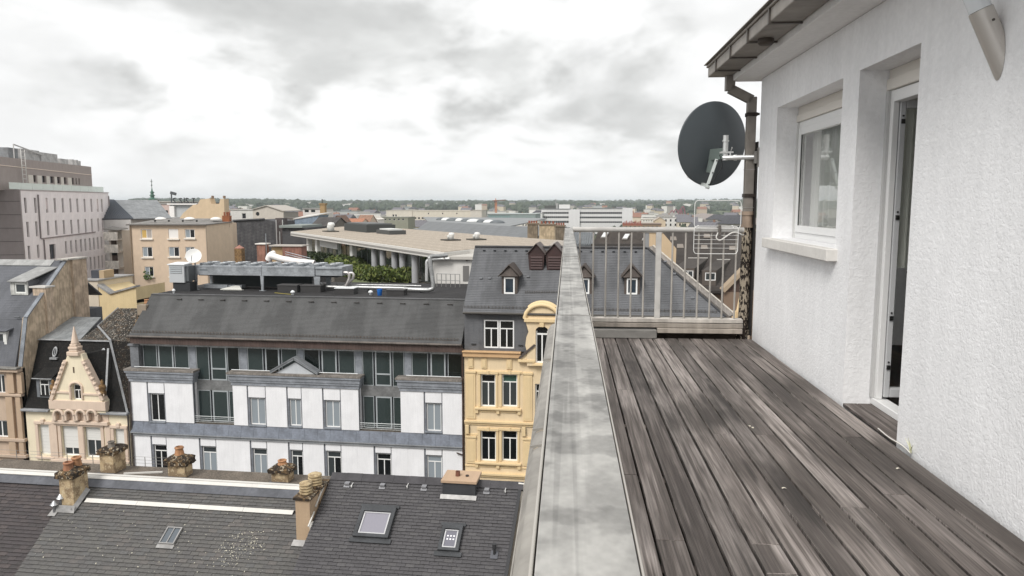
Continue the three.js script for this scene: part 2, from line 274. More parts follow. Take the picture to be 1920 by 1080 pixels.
// eaves: white boxed soffit, square metal gutter
part(home, 'soffit', RB(1.62, 1.96, 2.548, 2.74, -7.66, 3.2, 0.008), std('#f3f2f1', 0.7, { map: T.plaster }));
const gut = part(home, 'gutter', [RB(1.40, 1.615, 2.60, 2.606, -7.70, 3.2, 0.002), PX([[-7.7, 2.606], [3.2, 2.606], [3.2, 2.70], [-7.7, 2.70]], 1.398, 1.404), PX([[-7.7, 2.606], [3.2, 2.606], [3.2, 2.735], [-7.7, 2.735]], 1.611, 1.616), B(1.404, 1.611, 2.606, 2.70, -7.704, -7.70), rod([1.392, 2.704, -7.71], [1.392, 2.704, 3.2], 0.012, 10), B(1.36, 1.47, 2.722, 2.728, -7.74, 3.2)], zincM);
for (let i = 0; i < 8; i++) { const z = -7.28 + i * 0.62; part(home, 'gutter_bracket', [B(1.388, 1.622, 2.588, 2.599, z - 0.014, z + 0.014), B(1.384, 1.3975, 2.588, 2.71, z - 0.014, z + 0.014)], std('#5f5a55', 0.5, { metal: 0.5 }), gut); }
part(home, 'gutter_outlet', lathe([[0.052, 0], [0.06, 0], [0.06, -0.03], [0.045, -0.045], [0.0, -0.045]], 1.51, 2.599, -5.95, 18), std('#4c443d', 0.6, { metal: 0.3 }), gut);
part(home, 'downpipe', [RB(1.555, 1.645, 2.455, 2.60, -7.66, -7.575, 0.006), beam([1.60, 2.475, -7.617], [1.815, 2.365, -7.617], 0.084, 0.084), RB(1.775, 1.862, 1.255, 2.392, -7.66, -7.575, 0.006)], zincM);
for (const y of [2.22, 1.42]) part(home, 'pipe_clamp', [B(1.768, 1.869, y - 0.018, y + 0.018, -7.668, -7.568), B(1.83, 1.885, y - 0.012, y + 0.012, -7.568, -7.55)], std('#39322d', 0.6, { metal: 0.4 }));
for (const y of [1.68, 1.30]) part(home, 'pipe_joint', B(1.772, 1.866, y - 0.003, y + 0.003, -7.664, -7.571), zincLight);
part(home, 'pipe_collar', [rod([1.818, 1.225, -7.617], [1.818, 1.262, -7.617], 0.062, 20), rod([1.818, 1.10, -7.617], [1.818, 1.13, -7.617], 0.06, 20), rod([1.818, 1.13, -7.617], [1.818, 1.225, -7.617], 0.053, 20)], std('#a08d7c', 0.8, { map: T.dirt }));
part(home, 'iron_pipe', [rod([1.812, -0.05, -7.615], [1.818, 1.10, -7.617], 0.05, 22), rod([1.812, 0.0, -7.615], [1.812, 0.05, -7.615], 0.068, 22), rod([1.812, -0.06, -7.60], [1.70, -0.01, -7.45], 0.055, 18)], std('#d8d2c8', 0.8, { map: T.peel, bump: T.peel, bs: 0.0015 }), home, 'old iron pipe with flaking paint');
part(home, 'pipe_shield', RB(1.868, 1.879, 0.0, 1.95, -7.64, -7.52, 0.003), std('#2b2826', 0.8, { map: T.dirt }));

// the window
{
  const [z0, z1, y0, y1] = winO, X = WX + 0.19;
  const fz = (a, b, c, d, e = 0, th = 0.05) => RB(X + e, X + e + th, c, d, a, b, 0.004);
  const w = part(home, 'window', [fz(z0, z0 + 0.055, y0, y1 - 0.135), fz(z1 - 0.055, z1, y0, y1 - 0.135), fz(z0 + 0.055, z1 - 0.055, y0, y0 + 0.055), fz(z0 + 0.055, z1 - 0.055, y1 - 0.19, y1 - 0.135)], whitePaint);
  const s0 = z0 + 0.057, s1 = z1 - 0.057, b0 = y0 + 0.057, b1 = y1 - 0.192, mid = (s0 + s1) / 2;
  for (const [a, b] of [[s0, s1]]) {
    const sash = part(home, 'sash', [fz(a, a + 0.06, b0, b1, -0.012), fz(b - 0.06, b, b0, b1, -0.012), fz(a + 0.06, b - 0.06, b0, b0 + 0.06, -0.012), fz(a + 0.06, b - 0.06, b1 - 0.06, b1, -0.012)], whitePaint, w);
    part(home, 'pane', B(X + 0.008, X + 0.012, b0 + 0.055, b1 - 0.055, a + 0.055, b - 0.055), clearGlass, w);
    for (const q of [a + 0.06, b - 0.068]) part(home, 'gasket', fz(q, q + 0.008, b0 + 0.06, b1 - 0.06, -0.006, 0.01), std('#3b3d3c', 0.7), w);
  }
  part(home, 'shutter_box', [RB(X - 0.02, X + 0.05, y1 - 0.133, y1 - 0.072, z0, z1, 0.005), B(X - 0.005, X + 0.05, y1 - 0.07, y1 - 0.002, z0, z1)], std('#d9d4cc', 0.6), w);
  part(home, 'shutter_rail', [B(X - 0.016, X, y0, y1 - 0.135, z0 + 0.001, z0 + 0.03)], std('#cfcfcd', 0.5), w);
  part(home, 'window_sill', [RB(WX - 0.075, X + 0.02, 0.94, 1.028, -6.985, -5.265, 0.008)], std('#dedbd6', 0.8, { map: T.plaster, bump: T.grain, bs: 0.002 }), w);
  // gathered net curtain behind the glass
  const n = 90, pts = []; for (let i = 0; i <= n; i++) { const z = z0 + 0.05 + (z1 - z0 - 0.1) * i / n; pts.push([z, 0.035 * Math.sin(i * 0.9) + 0.02 * Math.sin(i * 2.3 + 1)]); }
  const cg = new THREE.PlaneGeometry(1, 1, n, 1), p = cg.attributes.position; for (let i = 0; i < p.count; i++) { const k = i % (n + 1); p.setXYZ(i, X + 0.13 + pts[k][1], i <= n ? y1 - 0.1 : y0 + 0.02, pts[k][0]); } cg.computeVertexNormals();
  one(D, 'net_curtain', 'pale net curtain hanging behind the wide white window', 'curtain', cg, new THREE.MeshPhysicalMaterial({ color: 0xe3e6e0, roughness: 0.95, transmission: 0.45, thickness: 0, side: THREE.DoubleSide }), [X + 0.22, y0, -6.1]);
}
// the glass door, its leaf standing open into the room
{
  const [z0, z1, , y1] = doorO, X = WX + 0.19;
  const d = part(home, 'door_frame', [RB(X, X + 0.038, 0.045, y1 - 0.135, z0, z0 + 0.075, 0.004), RB(X, X + 0.038, 0.045, y1 - 0.135, z1 - 0.075, z1, 0.004), RB(X, X + 0.07, y1 - 0.21, y1 - 0.137, z0 + 0.077, z1 - 0.077, 0.004), RB(X - 0.01, X + 0.08, -0.004, 0.043, z0 + 0.002, z1 - 0.002, 0.006)], whitePaint);
  part(home, 'shutter_box', [RB(X - 0.02, X + 0.05, y1 - 0.133, y1 - 0.06, z0 + 0.002, z1 - 0.002, 0.005), B(X - 0.004, X + 0.05, y1 - 0.058, y1 - 0.002, z0 + 0.002, z1 - 0.002)], std('#d6d1c9', 0.6), d);
  part(home, 'shutter_rail', B(X - 0.018, X - 0.001, 0.045, y1 - 0.135, z0 + 0.002, z0 + 0.035), std('#b9b9b8', 0.5), d);
  const lx = X + 0.042, leafM = std('#bfc0c1', 0.45), zl = z0 + 0.025;
  const leaf = part(home, 'door_leaf', [RB(lx, lx + 0.036, 0.06, 2.0, zl, zl + 0.06, 0.005), RB(lx + 0.66, lx + 0.74, 0.06, 2.0, zl, zl + 0.06, 0.005), RB(lx + 0.038, lx + 0.658, 0.06, 0.12, zl, zl + 0.06, 0.005), RB(lx + 0.038, lx + 0.658, 1.95, 2.0, zl, zl + 0.06, 0.005)], leafM);
  leaf.userData.label = 'door leaf opened into the room';
  part(home, 'pane', B(lx + 0.034, lx + 0.665, 0.115, 1.955, zl + 0.026, zl + 0.032), clearGlass, leaf);
  for (const y of [0.25, 0.58, 1.24, 1.85]) part(home, 'latch', [RB(lx + 0.006, lx + 0.03, y, y + 0.03, zl + 0.061, zl + 0.071, 0.003), rod([lx + 0.018, y + 0.05, zl + 0.061], [lx + 0.018, y + 0.05, zl + 0.068], 0.006, 8)], std('#4a4a4a', 0.35, { metal: 0.8 }), leaf);
  one(D, 'radiator', 'white radiator standing on the room wall inside the open glass door', 'radiator', [RB(2.75, 3.25, 0.12, 0.72, -6.05, -5.95, 0.02), RB(2.72, 3.3, 0.80, 0.84, -6.12, -5.86, 0.01)], whitePaint, [3, 0.12, -6]);
  const n = 46, cg = new THREE.PlaneGeometry(1, 1, n, 1), p = cg.attributes.position; for (let i = 0; i < p.count; i++) { const k = i % (n + 1); p.setXYZ(i, lx + 0.02 + 0.6 * k / n, i <= n ? 2.05 : 0.92, zl - 0.035 + 0.016 * Math.sin(k * 1.1) + 0.012 * Math.sin(k * 2.7)); } cg.computeVertexNormals();
  one(D, 'door_curtain', 'sheer greenish curtain hanging just inside the open glass door', 'curtain', cg, new THREE.MeshPhysicalMaterial({ color: 0xe9ece3, roughness: 0.95, transmission: 0.5, thickness: 0, side: THREE.DoubleSide }), [lx + 0.4, 0.9, zl - 0.12]);
}

// the plank deck
{
  const deck = thing(D, 'wooden_deck', 'weathered grey-brown plank deck of the terrace between handrail and white wall', 'deck', [0.9, 0, -3]);
  part(deck, 'joist', [0, 1, 2, 3, 4, 5, 6, 7, 8, 9].map(i => B(0.03, WX - 0.01, -0.338, -0.027, -7.2 + i * 0.9, -7.14 + i * 0.9)), woodPlain);
  const edges = []; for (let k = -3; k <= 12; k++) edges.push(0.365 + k * 0.1235);
  const joints = [[1171, 730], [1317, 709], [1361, 813], [1265, 1012], [1448, 1020], [1447, 815], [1189, 889], [1616, 951], [1692, 927], [1608, 819], [1240, 655], [1480, 1075]].map(q => D.y(...q, 0));
  const B0 = bases.get(deck);
  for (let k = 0; k < edges.length - 1; k++) {
    const a = edges[k] + 0.0062, b = Math.min(edges[k + 1] - 0.0062, WX - 0.012);
    const cuts = [-7.36 + rr(0, 0.012), ...joints.filter(q => q[0] > edges[k] && q[0] < edges[k + 1]).map(q => q[2]).sort((p, q) => p - q), rr(-1.6, -0.2), 2.2];
    for (let i = 0; i < cuts.length - 1; i++) {
      const y = -0.0005 - R() * 0.002, g = boxUV(RB(a, b, y - 0.025, y, cuts[i] + 0.0015, cuts[i + 1] - 0.0015, 0.0028)), uv = g.attributes.uv, ov = i * 2.37 + R() * 0.4;
      for (let j = 0; j < uv.count; j++) uv.setY(j, uv.getY(j) + ov * 0.12);
      g.translate(-B0[0], -B0[1], -B0[2]);
      const m = new THREE.Mesh(g, woodMs[Math.floor(R() * 4)]); m.name = 'plank'; m.castShadow = m.receiveShadow = true; deck.add(m);
    }
  }
  for (const x of [WX + 0.002, WX + 0.098]) { const g = RB(x, x + 0.092, -0.026, -0.006, -5.026, -4.204, 0.003); part(deck, 'plank', g, woodMs[1]); }
}

// the broad handrail on its balustrade, and the sheet-metal ledge outside it
{
  const t = thing(D, 'handrail', 'broad flat handrail of mottled grey metal running along the terrace edge', 'handrail', [0.015, 0, -3]);
  const railM = std('#d2d1ce', 0.62, { metal: 0.1, map: T.rail, bump: T.rail, bs: 0.0006 });
  part(t, 'top_rail', RB(-0.0185, 0.0495, 1.05, 1.0985, -7.36, 2, 0.004), railM);
  [[-7.362, -5.32], [-5.316, -3.42], [-3.416, -1.63], [-1.626, 0.4], [0.404, 2]].forEach(([a, b], i) => { const o = (i % 2) * 0.0007, p = part(t, 'cap_sheet', [RB(-0.0195 - o, 0.0505 + o, 1.0988, 1.1006 + o, a, b + 0.012, 0.0006)], railM); if (i < 4) part(t, 'lap_bead', B(-0.0192, 0.0502, 1.1006, 1.1022, b + 0.010, b + 0.0125), std('#8f8c87', 0.6, { map: T.dirt }), p); });
  part(t, 'rail_lip', [RB(-0.0245, -0.0215, 1.06, 1.1005, -7.36, 2, 0.0012), RB(0.0525, 0.0545, 1.06, 1.1003, -7.36, 2, 0.0009)], std('#a8a49d', 0.6));
  const postM = std('#9b9793', 0.6, { metal: 0.3, map: T.zinc });
  for (let i = 0; i < 6; i++) part(t, 'post', RB(-0.006, 0.036, 0.12, 1.054, -7.3 + i * 1.6, -7.25 + i * 1.6, 0.004), postM);
  for (let i = 0; i < 58; i++) if (i % 13) part(t, 'baluster', rod([0.015, 0.2, -7.275 + i * 0.123], [0.015, 1.054, -7.275 + i * 0.123], 0.007, 8), postM);
  part(t, 'bottom_rail', RB(0.0, 0.03, 0.17, 0.2, -7.3, 2, 0.004), postM);
  const l = thing(D, 'sheet_metal_ledge', 'pale grey sheet-metal ledge with folded seams outside the handrail', 'ledge', [-0.1, 0, -3]);
  const ledgeM = std('#b9b4ac', 0.6, { metal: 0.1, map: T.zinc, bump: T.grain, bs: 0.001 });
  const zs = [-7.5, -5.7, -3.9, -3.62, -1.8, 0.2, 2];
  for (let i = 0; i < zs.length - 1; i++) {
    const a = zs[i] + 0.003, b = zs[i + 1] - 0.003, n = 24, geo = new THREE.PlaneGeometry(1, 1, 10, n), p = geo.attributes.position;
    for (let k = 0; k < p.count; k++) { const u = k % 11 / 10, v = Math.floor(k / 11) / n, z = a + (b - a) * v, x = 0.06 - 0.245 * u; p.setXYZ(k, x, 0.145 - 0.045 * u - 0.05 * smooth(0.86, 1, u) + 0.006 * Math.sin(z * 2.1 + u * 3) + 0.02 * Math.exp(-Math.pow((x + 0.07 - 0.012 * Math.sin(z * 3)) / 0.012, 2)), z); }
    geo.computeVertexNormals();
    const s = part(l, 'sheet', geo, ledgeM);
    part(l, 'seam', beam([0.05, 0.158, b + 0.003], [-0.18, 0.112, b + 0.003], 0.012, 0.012), ledgeM, s);
  }
  part(l, 'drip_edge', RB(-0.19, -0.183, -0.06, 0.052, -7.5, 2, 0.002), ledgeM);
  part(l, 'inner_upstand', B(0.055, 0.062, -0.338, 0.15, -7.34, 2), ledgeM);
}
// railing across the far end
{
  const zr = -7.40, t = thing(D, 'end_railing', 'slim grey metal railing with round bars closing the far end of the deck', 'railing', [0.9, 0, zr]);
  const pale = std('#e2dfda', 0.55, { map: T.zinc }), grey = std('#cbc5bd', 0.6, { map: T.zinc });
  part(t, 'top_rail', rod([0.055, 1.083, zr], [1.735, 1.083, zr], 0.026, 16), pale);
  for (const x of [0.127, 0.263, 0.39, 0.517, 0.642, 0.766, 1.047, 1.175, 1.302, 1.425, 1.547, 1.669]) part(t, 'bar', rod([x, 0.19, zr], [x, 1.06, zr], 0.0095, 10), grey);
  part(t, 'post', RB(0.882, 0.936, 0.19, 1.058, zr - 0.02, zr + 0.02, 0.004), pale);
  part(t, 'base_rail', RB(0.06, 1.75, 0.155, 0.195, zr - 0.06, zr + 0.045, 0.006), std('#d3ccc3', 0.8, { map: T.dirt }));
  const k = thing(D, 'terrace_kerb', 'low weathered timber and metal upstand under the end railing', 'kerb', [0.9, 0, zr]);
  part(k, 'upper_board', RB(0.06, 1.75, 0.105, 0.15, zr - 0.05, zr + 0.055, 0.006), std('#a79e94', 0.85, { map: T.dirt }));
  part(k, 'lower_board', RB(0.905, 1.74, 0.055, 0.103, zr - 0.04, zr + 0.085, 0.006), std('#b5aba0', 0.85, { map: T.dirt }));
  part(k, 'metal_upstand', RB(0.06, 0.9, 0.0, 0.088, zr - 0.03, zr + 0.10, 0.008), std('#a5a29d', 0.6, { map: T.zinc }));
  part(k, 'backing', B(0.06, 1.8, -0.338, 0.1, zr - 0.09, zr - 0.052), std('#453a32', 0.9, { map: T.dirt }));
}
// wire airer hooked over the railing, its cord
{
  const zr = -7.345, wireM = std('#dededc', 0.4, { metal: 0.1 });
  const t = thing(D, 'wire_airer', 'thin wire clothes airer hooked over the end railing', 'airer', [1.46, 0.85, zr]);
  const loop = (y0, y1, x0, x1, r = 0.035) => tube([[x0, y0 + r, zr], [x0 + r * 0.3, y0 + r * 0.3, zr], [x0 + r, y0, zr], [x1 - r, y0, zr], [x1 - r * 0.3, y0 + r * 0.3, zr], [x1, y0 + r, zr], [x1, y1 - r, zr], [x1 - r * 0.3, y1 - r * 0.3, zr], [x1 - r, y1, zr], [x0 + r, y1, zr], [x0 + r * 0.3, y1 - r * 0.3, zr], [x0, y1 - r, zr]], 0.0036, 120, 8, true, 0.2);
  part(t, 'upper_frame', loop(1.1, 1.37, 1.245, 1.69), wireM);
  part(t, 'lower_frame', loop(0.85, 1.12, 1.245, 1.67), wireM);
  for (let i = 0; i < 5; i++) part(t, 'wire', rod([1.247, 0.905 + i * 0.042, zr], [1.668, 0.905 + i * 0.042, zr], 0.0022, 6), wireM);
  for (const x of [1.29, 1.62]) part(t, 'hook', tube([[x, 1.10, zr + 0.004], [x, 1.122, zr - 0.02], [x, 1.122, zr - 0.08], [x, 1.08, zr - 0.095]], 0.004, 16, 6), wireM);
  one(D, 'clamp', 'small dark clamp gripping the top rail beside the white cable', 'clamp', [RB(1.475, 1.50, 1.03, 1.13, zr + 0.0, zr + 0.03, 0.004), RB(1.47, 1.505, 1.11, 1.125, zr - 0.09, zr + 0.0, 0.003), rod([1.487, 1.04, zr + 0.03], [1.487, 1.04, zr + 0.06], 0.008, 8)], std('#6a6560', 0.5, { metal: 0.4 }), [1.487, 1.03, zr]);
  one(D, 'white_cable', 'white cable drooping from the top rail to the downpipe', 'cable', tube([[1.47, 1.06, zr + 0.03], [1.455, 1.01, zr + 0.03], [1.49, 0.985, zr + 0.03], [1.55, 1.02, zr + 0.02], [1.60, 1.055, zr + 0.02], [1.66, 1.06, zr], [1.72, 1.035, zr - 0.05], [1.77, 1.03, zr - 0.2]], 0.006, 60, 8), std('#dcdad5', 0.5), [1.6, 1, zr]);
}
// satellite dish on its wall arm
{
  const t = thing(D, 'satellite_dish', 'dark grey satellite dish on a galvanised arm at the wall corner', 'satellite dish', [1.88, 1.79, -7.56]);
  const dishM = std('#484e52', 0.45), galv = std('#cfd0cf', 0.35, { metal: 0.55 });
  const c = [1.515, 1.96, -7.95], n = new THREE.Vector3(0.477, -0.13, 0.88).normalize();      // n points from the hollow through the back
  const q = new THREE.Quaternion().setFromUnitVectors(new THREE.Vector3(0, 1, 0), n);
  const prof = []; for (let i = 0; i <= 14; i++) { const r = 0.425 * i / 14; prof.push([r, 0.075 * (1 - (i / 14) ** 2)]); }
  prof.push([0.437, -0.004], [0.437, -0.014], [0.425, -0.016]); for (let i = 14; i >= 0; i--) prof.push([0.42 * i / 14, 0.068 * (1 - (i / 14) ** 2) - 0.006]);
  const dg = new THREE.LatheGeometry(prof.map(p => new THREE.Vector2(...p)), 56); dg.scale(1, 1, 1); dg.applyQuaternion(q); dg.translate(...c);
  part(t, 'reflector', dg, dishM);
  const bk = [c[0] + n.x * 0.08, c[1] - 0.09 + n.y * 0.08, c[2] + n.z * 0.08];
  const mast = [1.585, 0, -7.66];
  part(t, 'mast', [rod([mast[0], 1.775, mast[2]], [mast[0], 2.02, mast[2]], 0.026, 18), rod([mast[0], 1.96, mast[2]], [mast[0], 1.975, mast[2]], 0.034, 18), rod([mast[0], 2.02, mast[2]], [mast[0], 2.024, mast[2]], 0.028, 18)], galv);
  part(t, 'wall_arm', [rod([mast[0] - 0.02, 1.80, mast[2]], [1.90, 1.80, -7.53], 0.024, 18), rod([1.665, 1.80, -7.628], [1.69, 1.80, -7.618], 0.03, 18)], galv);
  part(t, 'wall_plate', [RB(1.868, 1.879, 1.70, 1.89, -7.575, -7.49, 0.003), RB(1.84, 1.868, 1.735, 1.855, -7.56, -7.505, 0.004)], std('#8d8a86', 0.5, { metal: 0.5 }));
  part(t, 'bracket', [beam([bk[0] - 0.07, 1.845, bk[2]], [mast[0], 1.845, mast[2] - 0.02], 0.05, 0.11), beam([bk[0] - 0.05, 1.87, bk[2] + 0.02], [bk[0] - 0.09, 1.66, bk[2] + 0.03], 0.03, 0.05), beam([bk[0] - 0.01, 1.885, bk[2]], [bk[0] - 0.05, 1.66, bk[2] + 0.03], 0.02, 0.03)], std('#78837f', 0.4, { metal: 0.4 }));
  part(t, 'clamp', [B(mast[0] - 0.05, mast[0] + 0.075, 1.846, 1.862, mast[2] + 0.026, mast[2] + 0.034), B(mast[0] - 0.05, mast[0] + 0.05, 1.846, 1.862, mast[2] - 0.034, mast[2] - 0.026), rod([mast[0] + 0.055, 1.84, mast[2] - 0.03], [mast[0] + 0.055, 1.90, mast[2] + 0.05], 0.006, 8), rod([mast[0] + 0.045, 1.81, mast[2] + 0.03], [mast[0] + 0.045, 1.86, mast[2] + 0.03], 0.008, 8)], galv);
  const a0 = [1.515, 1.79, -7.72], a1 = [1.43, 1.515, -7.74];
  part(t, 'feed_arm', [beam(a0, a1, 0.05, 0.03), beam([1.43, 1.525, -7.74], [1.42, 1.545, -7.98], 0.03, 0.03), beam([1.42, 1.545, -7.98], [1.33, 1.64, -8.3], 0.03, 0.03), rod([1.45, 1.50, -7.72], [1.41, 1.51, -7.72], 0.014, 10)], std('#c2c8c6', 0.4, { metal: 0.3 }));
  part(t, 'feed_head', [rod([1.33, 1.64, -8.3], [1.36, 1.71, -8.24], 0.03, 14), rod([1.36, 1.71, -8.24], [1.37, 1.73, -8.22], 0.04, 14)], std('#d8d8d4', 0.5));
  part(t, 'cable', tube([[1.53, 1.83, -7.66], [1.56, 1.72, -7.67], [1.50, 1.60, -7.70], [1.45, 1.53, -7.73]], 0.004, 24, 6), std('#202020', 0.6));
  for (const k of [0.06, 0.5, 0.93]) part(t, 'bolt', rod([a0[0] + (a1[0] - a0[0]) * k, a0[1] + (a1[1] - a0[1]) * k, -7.70], [a0[0] + (a1[0] - a0[0]) * k, a0[1] + (a1[1] - a0[1]) * k, -7.685], 0.007, 8), std('#4c4c4c', 0.4, { metal: 0.7 }));
}
// wall lamp: a steel tube leaning out from the wall, opal tube above
{
  const tip = [1.905, 1.945, -3.46], dir = new THREE.Vector3(-0.40, 0.9, -0.06).normalize(), p = k => [tip[0] + dir.x * k, tip[1] + dir.y * k, tip[2] + dir.z * k];
  const t = thing(D, 'wall_lamp', 'slanted brushed-steel wall lamp with opal tube on the white wall', 'lamp', [1.88, 2.1, -3.46]);
  const cut = g => { const a = g.attributes.position; for (let i = 0; i < a.count; i++) if (a.getX(i) > 1.878) { const k = (a.getX(i) - 1.878) / dir.x; a.setXYZ(i, 1.878, a.getY(i) - dir.y * k, a.getZ(i) - dir.z * k); } g.computeVertexNormals(); return g; };
  const body = new THREE.CylinderGeometry(0.05, 0.05, 0.33, 40, 40, false); body.applyQuaternion(new THREE.Quaternion().setFromUnitVectors(new THREE.Vector3(0, 1, 0), dir)); body.translate(...p(0.10));
  part(t, 'steel_body', cut(body), std('#cac5bf', 0.36, { metal: 0.6 }));
  part(t, 'opal_tube', rod(p(0.267), p(0.52), 0.046, 32), std('#dfe3e6', 0.25));
  part(t, 'screw', rod([tip[0] - 0.09, 2.13, -3.405], [tip[0] - 0.09, 2.13, -3.40], 0.006, 8), std('#55504b', 0.4, { metal: 0.6 }));
}
// a stray weed and a loose wire at the foot of the wall
{
  const s = D.y(1728, 850, 0), blade = (a, h, l) => { const g = new THREE.PlaneGeometry(0.014, h, 2, 8), p = g.attributes.position; for (let i = 0; i < p.count; i++) { const k = p.getY(i) / h + 0.5; p.setXYZ(i, p.getX(i) * (1 - k * 0.9) + Math.cos(a) * l * k * k, h * k, Math.sin(a) * l * k * k); } g.computeVertexNormals(); return g.translate(WX - 0.012, 0, s[2]); };
  one(D, 'weed', 'small pale weed sprouting between deck and white wall', 'weed', [blade(2.6, 0.09, 0.03), blade(1.8, 0.06, 0.05), blade(4.4, 0.07, 0.045)], std('#c9c9a8', 0.7, { ds: true }), [WX - 0.012, 0, s[2]]);
  one(D, 'loose_wire', 'thin white wire lying along the foot of the white wall', 'wire', tube([[WX - 0.012, 0.006, s[2] - 0.42], [WX - 0.02, 0.006, s[2] - 0.25], [WX - 0.012, 0.008, s[2] - 0.1], [WX - 0.022, 0.006, s[2] + 0.02]], 0.004, 30, 6), std('#d6d3cb', 0.5), [WX - 0.01, 0, s[2]]);
  const l = [[1684, 880], [1405, 800], [1470, 917], [1411, 803]];
  for (const q of l) { const c = D.y(...q, 0), g = new THREE.PlaneGeometry(0.02, 0.012, 3, 2), p = g.attributes.position; for (let i = 0; i < p.count; i++) p.setZ(i, 0.004 * Math.cos(p.getX(i) * 150)); g.rotateX(-Math.PI / 2); g.rotateY(R() * 6); g.computeVertexNormals(); one(D, 'fallen_leaf', 'tiny pale leaf scrap lying on the deck planks', 'leaf', g.translate(c[0], 0.004, c[2]), std('#cfc8b8', 0.7, { ds: true }), [c[0], 0, c[2]], 'leaf scraps on the deck'); }
}

// ================================================================== slate roofs just below
const P30 = Math.PI / 6, SD = [0, -Math.sin(P30), Math.cos(P30)], SN = [0, Math.cos(P30), Math.sin(P30)];
const RIDGE_Z = -20.5, GROUND = -21;
function roofSpace(yr) {
  const P0 = [0, yr, RIDGE_Z];
  return { P0, at: (px, py) => { const p = C.pl(px, py, P0, SN); return [p[0], (p[2] - RIDGE_Z) / Math.cos(P30)]; },          // -> x, distance down the slope
    pt: (x, d, up = 0) => [x, yr + SD[1] * d + SN[1] * up, RIDGE_Z + SD[2] * d + SN[2] * up] };
}
const slopeQ = new THREE.Quaternion().setFromAxisAngle(new THREE.Vector3(1, 0, 0), P30);
// rows of slates: the nearest 300 each a mesh of its own, the rest one part
function slates(t, roof, S, bands, xl, xr, w, e, hexes, lift, seed) {
  const rnd = rng(seed), b = bases.get(t), ms = hexes.map(h => std(h, 0.78, { map: T.slateFine, bump: T.grain, bs: 0.002 })), list = [];
  for (const [d0, d1] of bands) {
    const n = Math.round((d1 - d0) / e);
    for (let k = 0; k < n; k++) {
      const d = d0 + (k + 1) * (d1 - d0) / n, L = xl(d), Rr = xr(d);
      for (let x = L - (k % 2) * w / 2; x < Rr - 0.03; x += w) { const a = Math.max(x, L), c = Math.min(x + w, Rr); if (c - a > 0.03) list.push([(a + c) / 2, d, c - a, rnd(), rnd(), rnd()]); }
    }
  }
  list.sort((p, q) => q[1] - p[1]);
  const th = 0.008, len = e * 1.45, unit = boxUV(new THREE.BoxGeometry(1, th, len).translate(0, 0, -len / 2)), tilt = Math.atan(0.021 / e);
  const variants = [0, 1, 2, 3, 4, 5].map(() => { const g = unit.clone(), p = g.attributes.position, uv = g.attributes.uv, o = [rnd() * 5, rnd() * 5]; for (let i = 0; i < p.count; i++) { p.setX(i, p.getX(i) * (w - 0.005 - rnd() * 0.003)); p.setZ(i, p.getZ(i) + (rnd() - 0.5) * 0.008); uv.setXY(i, uv.getX(i) * w + o[0], uv.getY(i) + o[1]); } return g; });
  const merged = [], m4 = new THREE.Matrix4(), eul = new THREE.Euler(), q = new THREE.Quaternion();
  list.forEach(([x, d, ww, r1, r2, r3], i) => {
    const P = S.pt(x, d + (r1 - 0.5) * 0.012, lift + 0.024 + r2 * 0.006);
    eul.set(P30 - tilt + (r1 - 0.5) * 0.05, (r2 - 0.5) * 0.02, (r3 - 0.5) * 0.04); q.setFromEuler(eul);
    const v = Math.floor(r3 * 5.99), mi = Math.floor(r1 * r1 * ms.length), sx = ww / w;
    if (i < 300) { const m = new THREE.Mesh(variants[v], ms[mi]); m.name = 'slate'; m.position.set(P[0] - b[0], P[1] - b[1], P[2] - b[2]); m.quaternion.copy(q); m.scale.x = sx; m.castShadow = m.receiveShadow = true; roof.add(m); }
    else {
      const g = variants[v].clone(); m4.compose(new THREE.Vector3(P[0] - b[0], P[1] - b[1], P[2] - b[2]), q, new THREE.Vector3(sx, 1, 1)); g.applyMatrix4(m4);
      const c = ms[mi].color, ca = new Float32Array(g.attributes.position.count * 3); for (let k = 0; k < ca.length; k += 3) { ca[k] = c.r; ca[k + 1] = c.g; ca[k + 2] = c.b; } g.setAttribute('color', new THREE.BufferAttribute(ca, 3)); merged.push(g);
    }
  });
  if (merged.length) { const m = new THREE.Mesh(mergeGeometries(merged), std('#ffffff', 0.78, { map: T.slateFine, bump: T.grain, bs: 0.002, vc: true })); m.name = 'slates'; m.userData.kind = 'stuff'; m.castShadow = m.receiveShadow = true; roof.add(m); }
}
const chimneyM = std('#efe6d8', 0.95, { map: T.lichen, bump: T.grain, bs: 0.004 }), crustM = std('#ffffff', 0.98, { map: T.crust, bump: T.crust, bs: 0.012 }), flashing = std('#bcbab8', 0.5, { metal: 0.25, map: T.zinc }), lead = std('#6f7178', 0.6, { metal: 0.1, map: T.zinc }), clay = std('#bb8a64', 0.85, { map: T.dirt }), stripM = std('#d3d0ca', 0.6, { map: T.plaster });

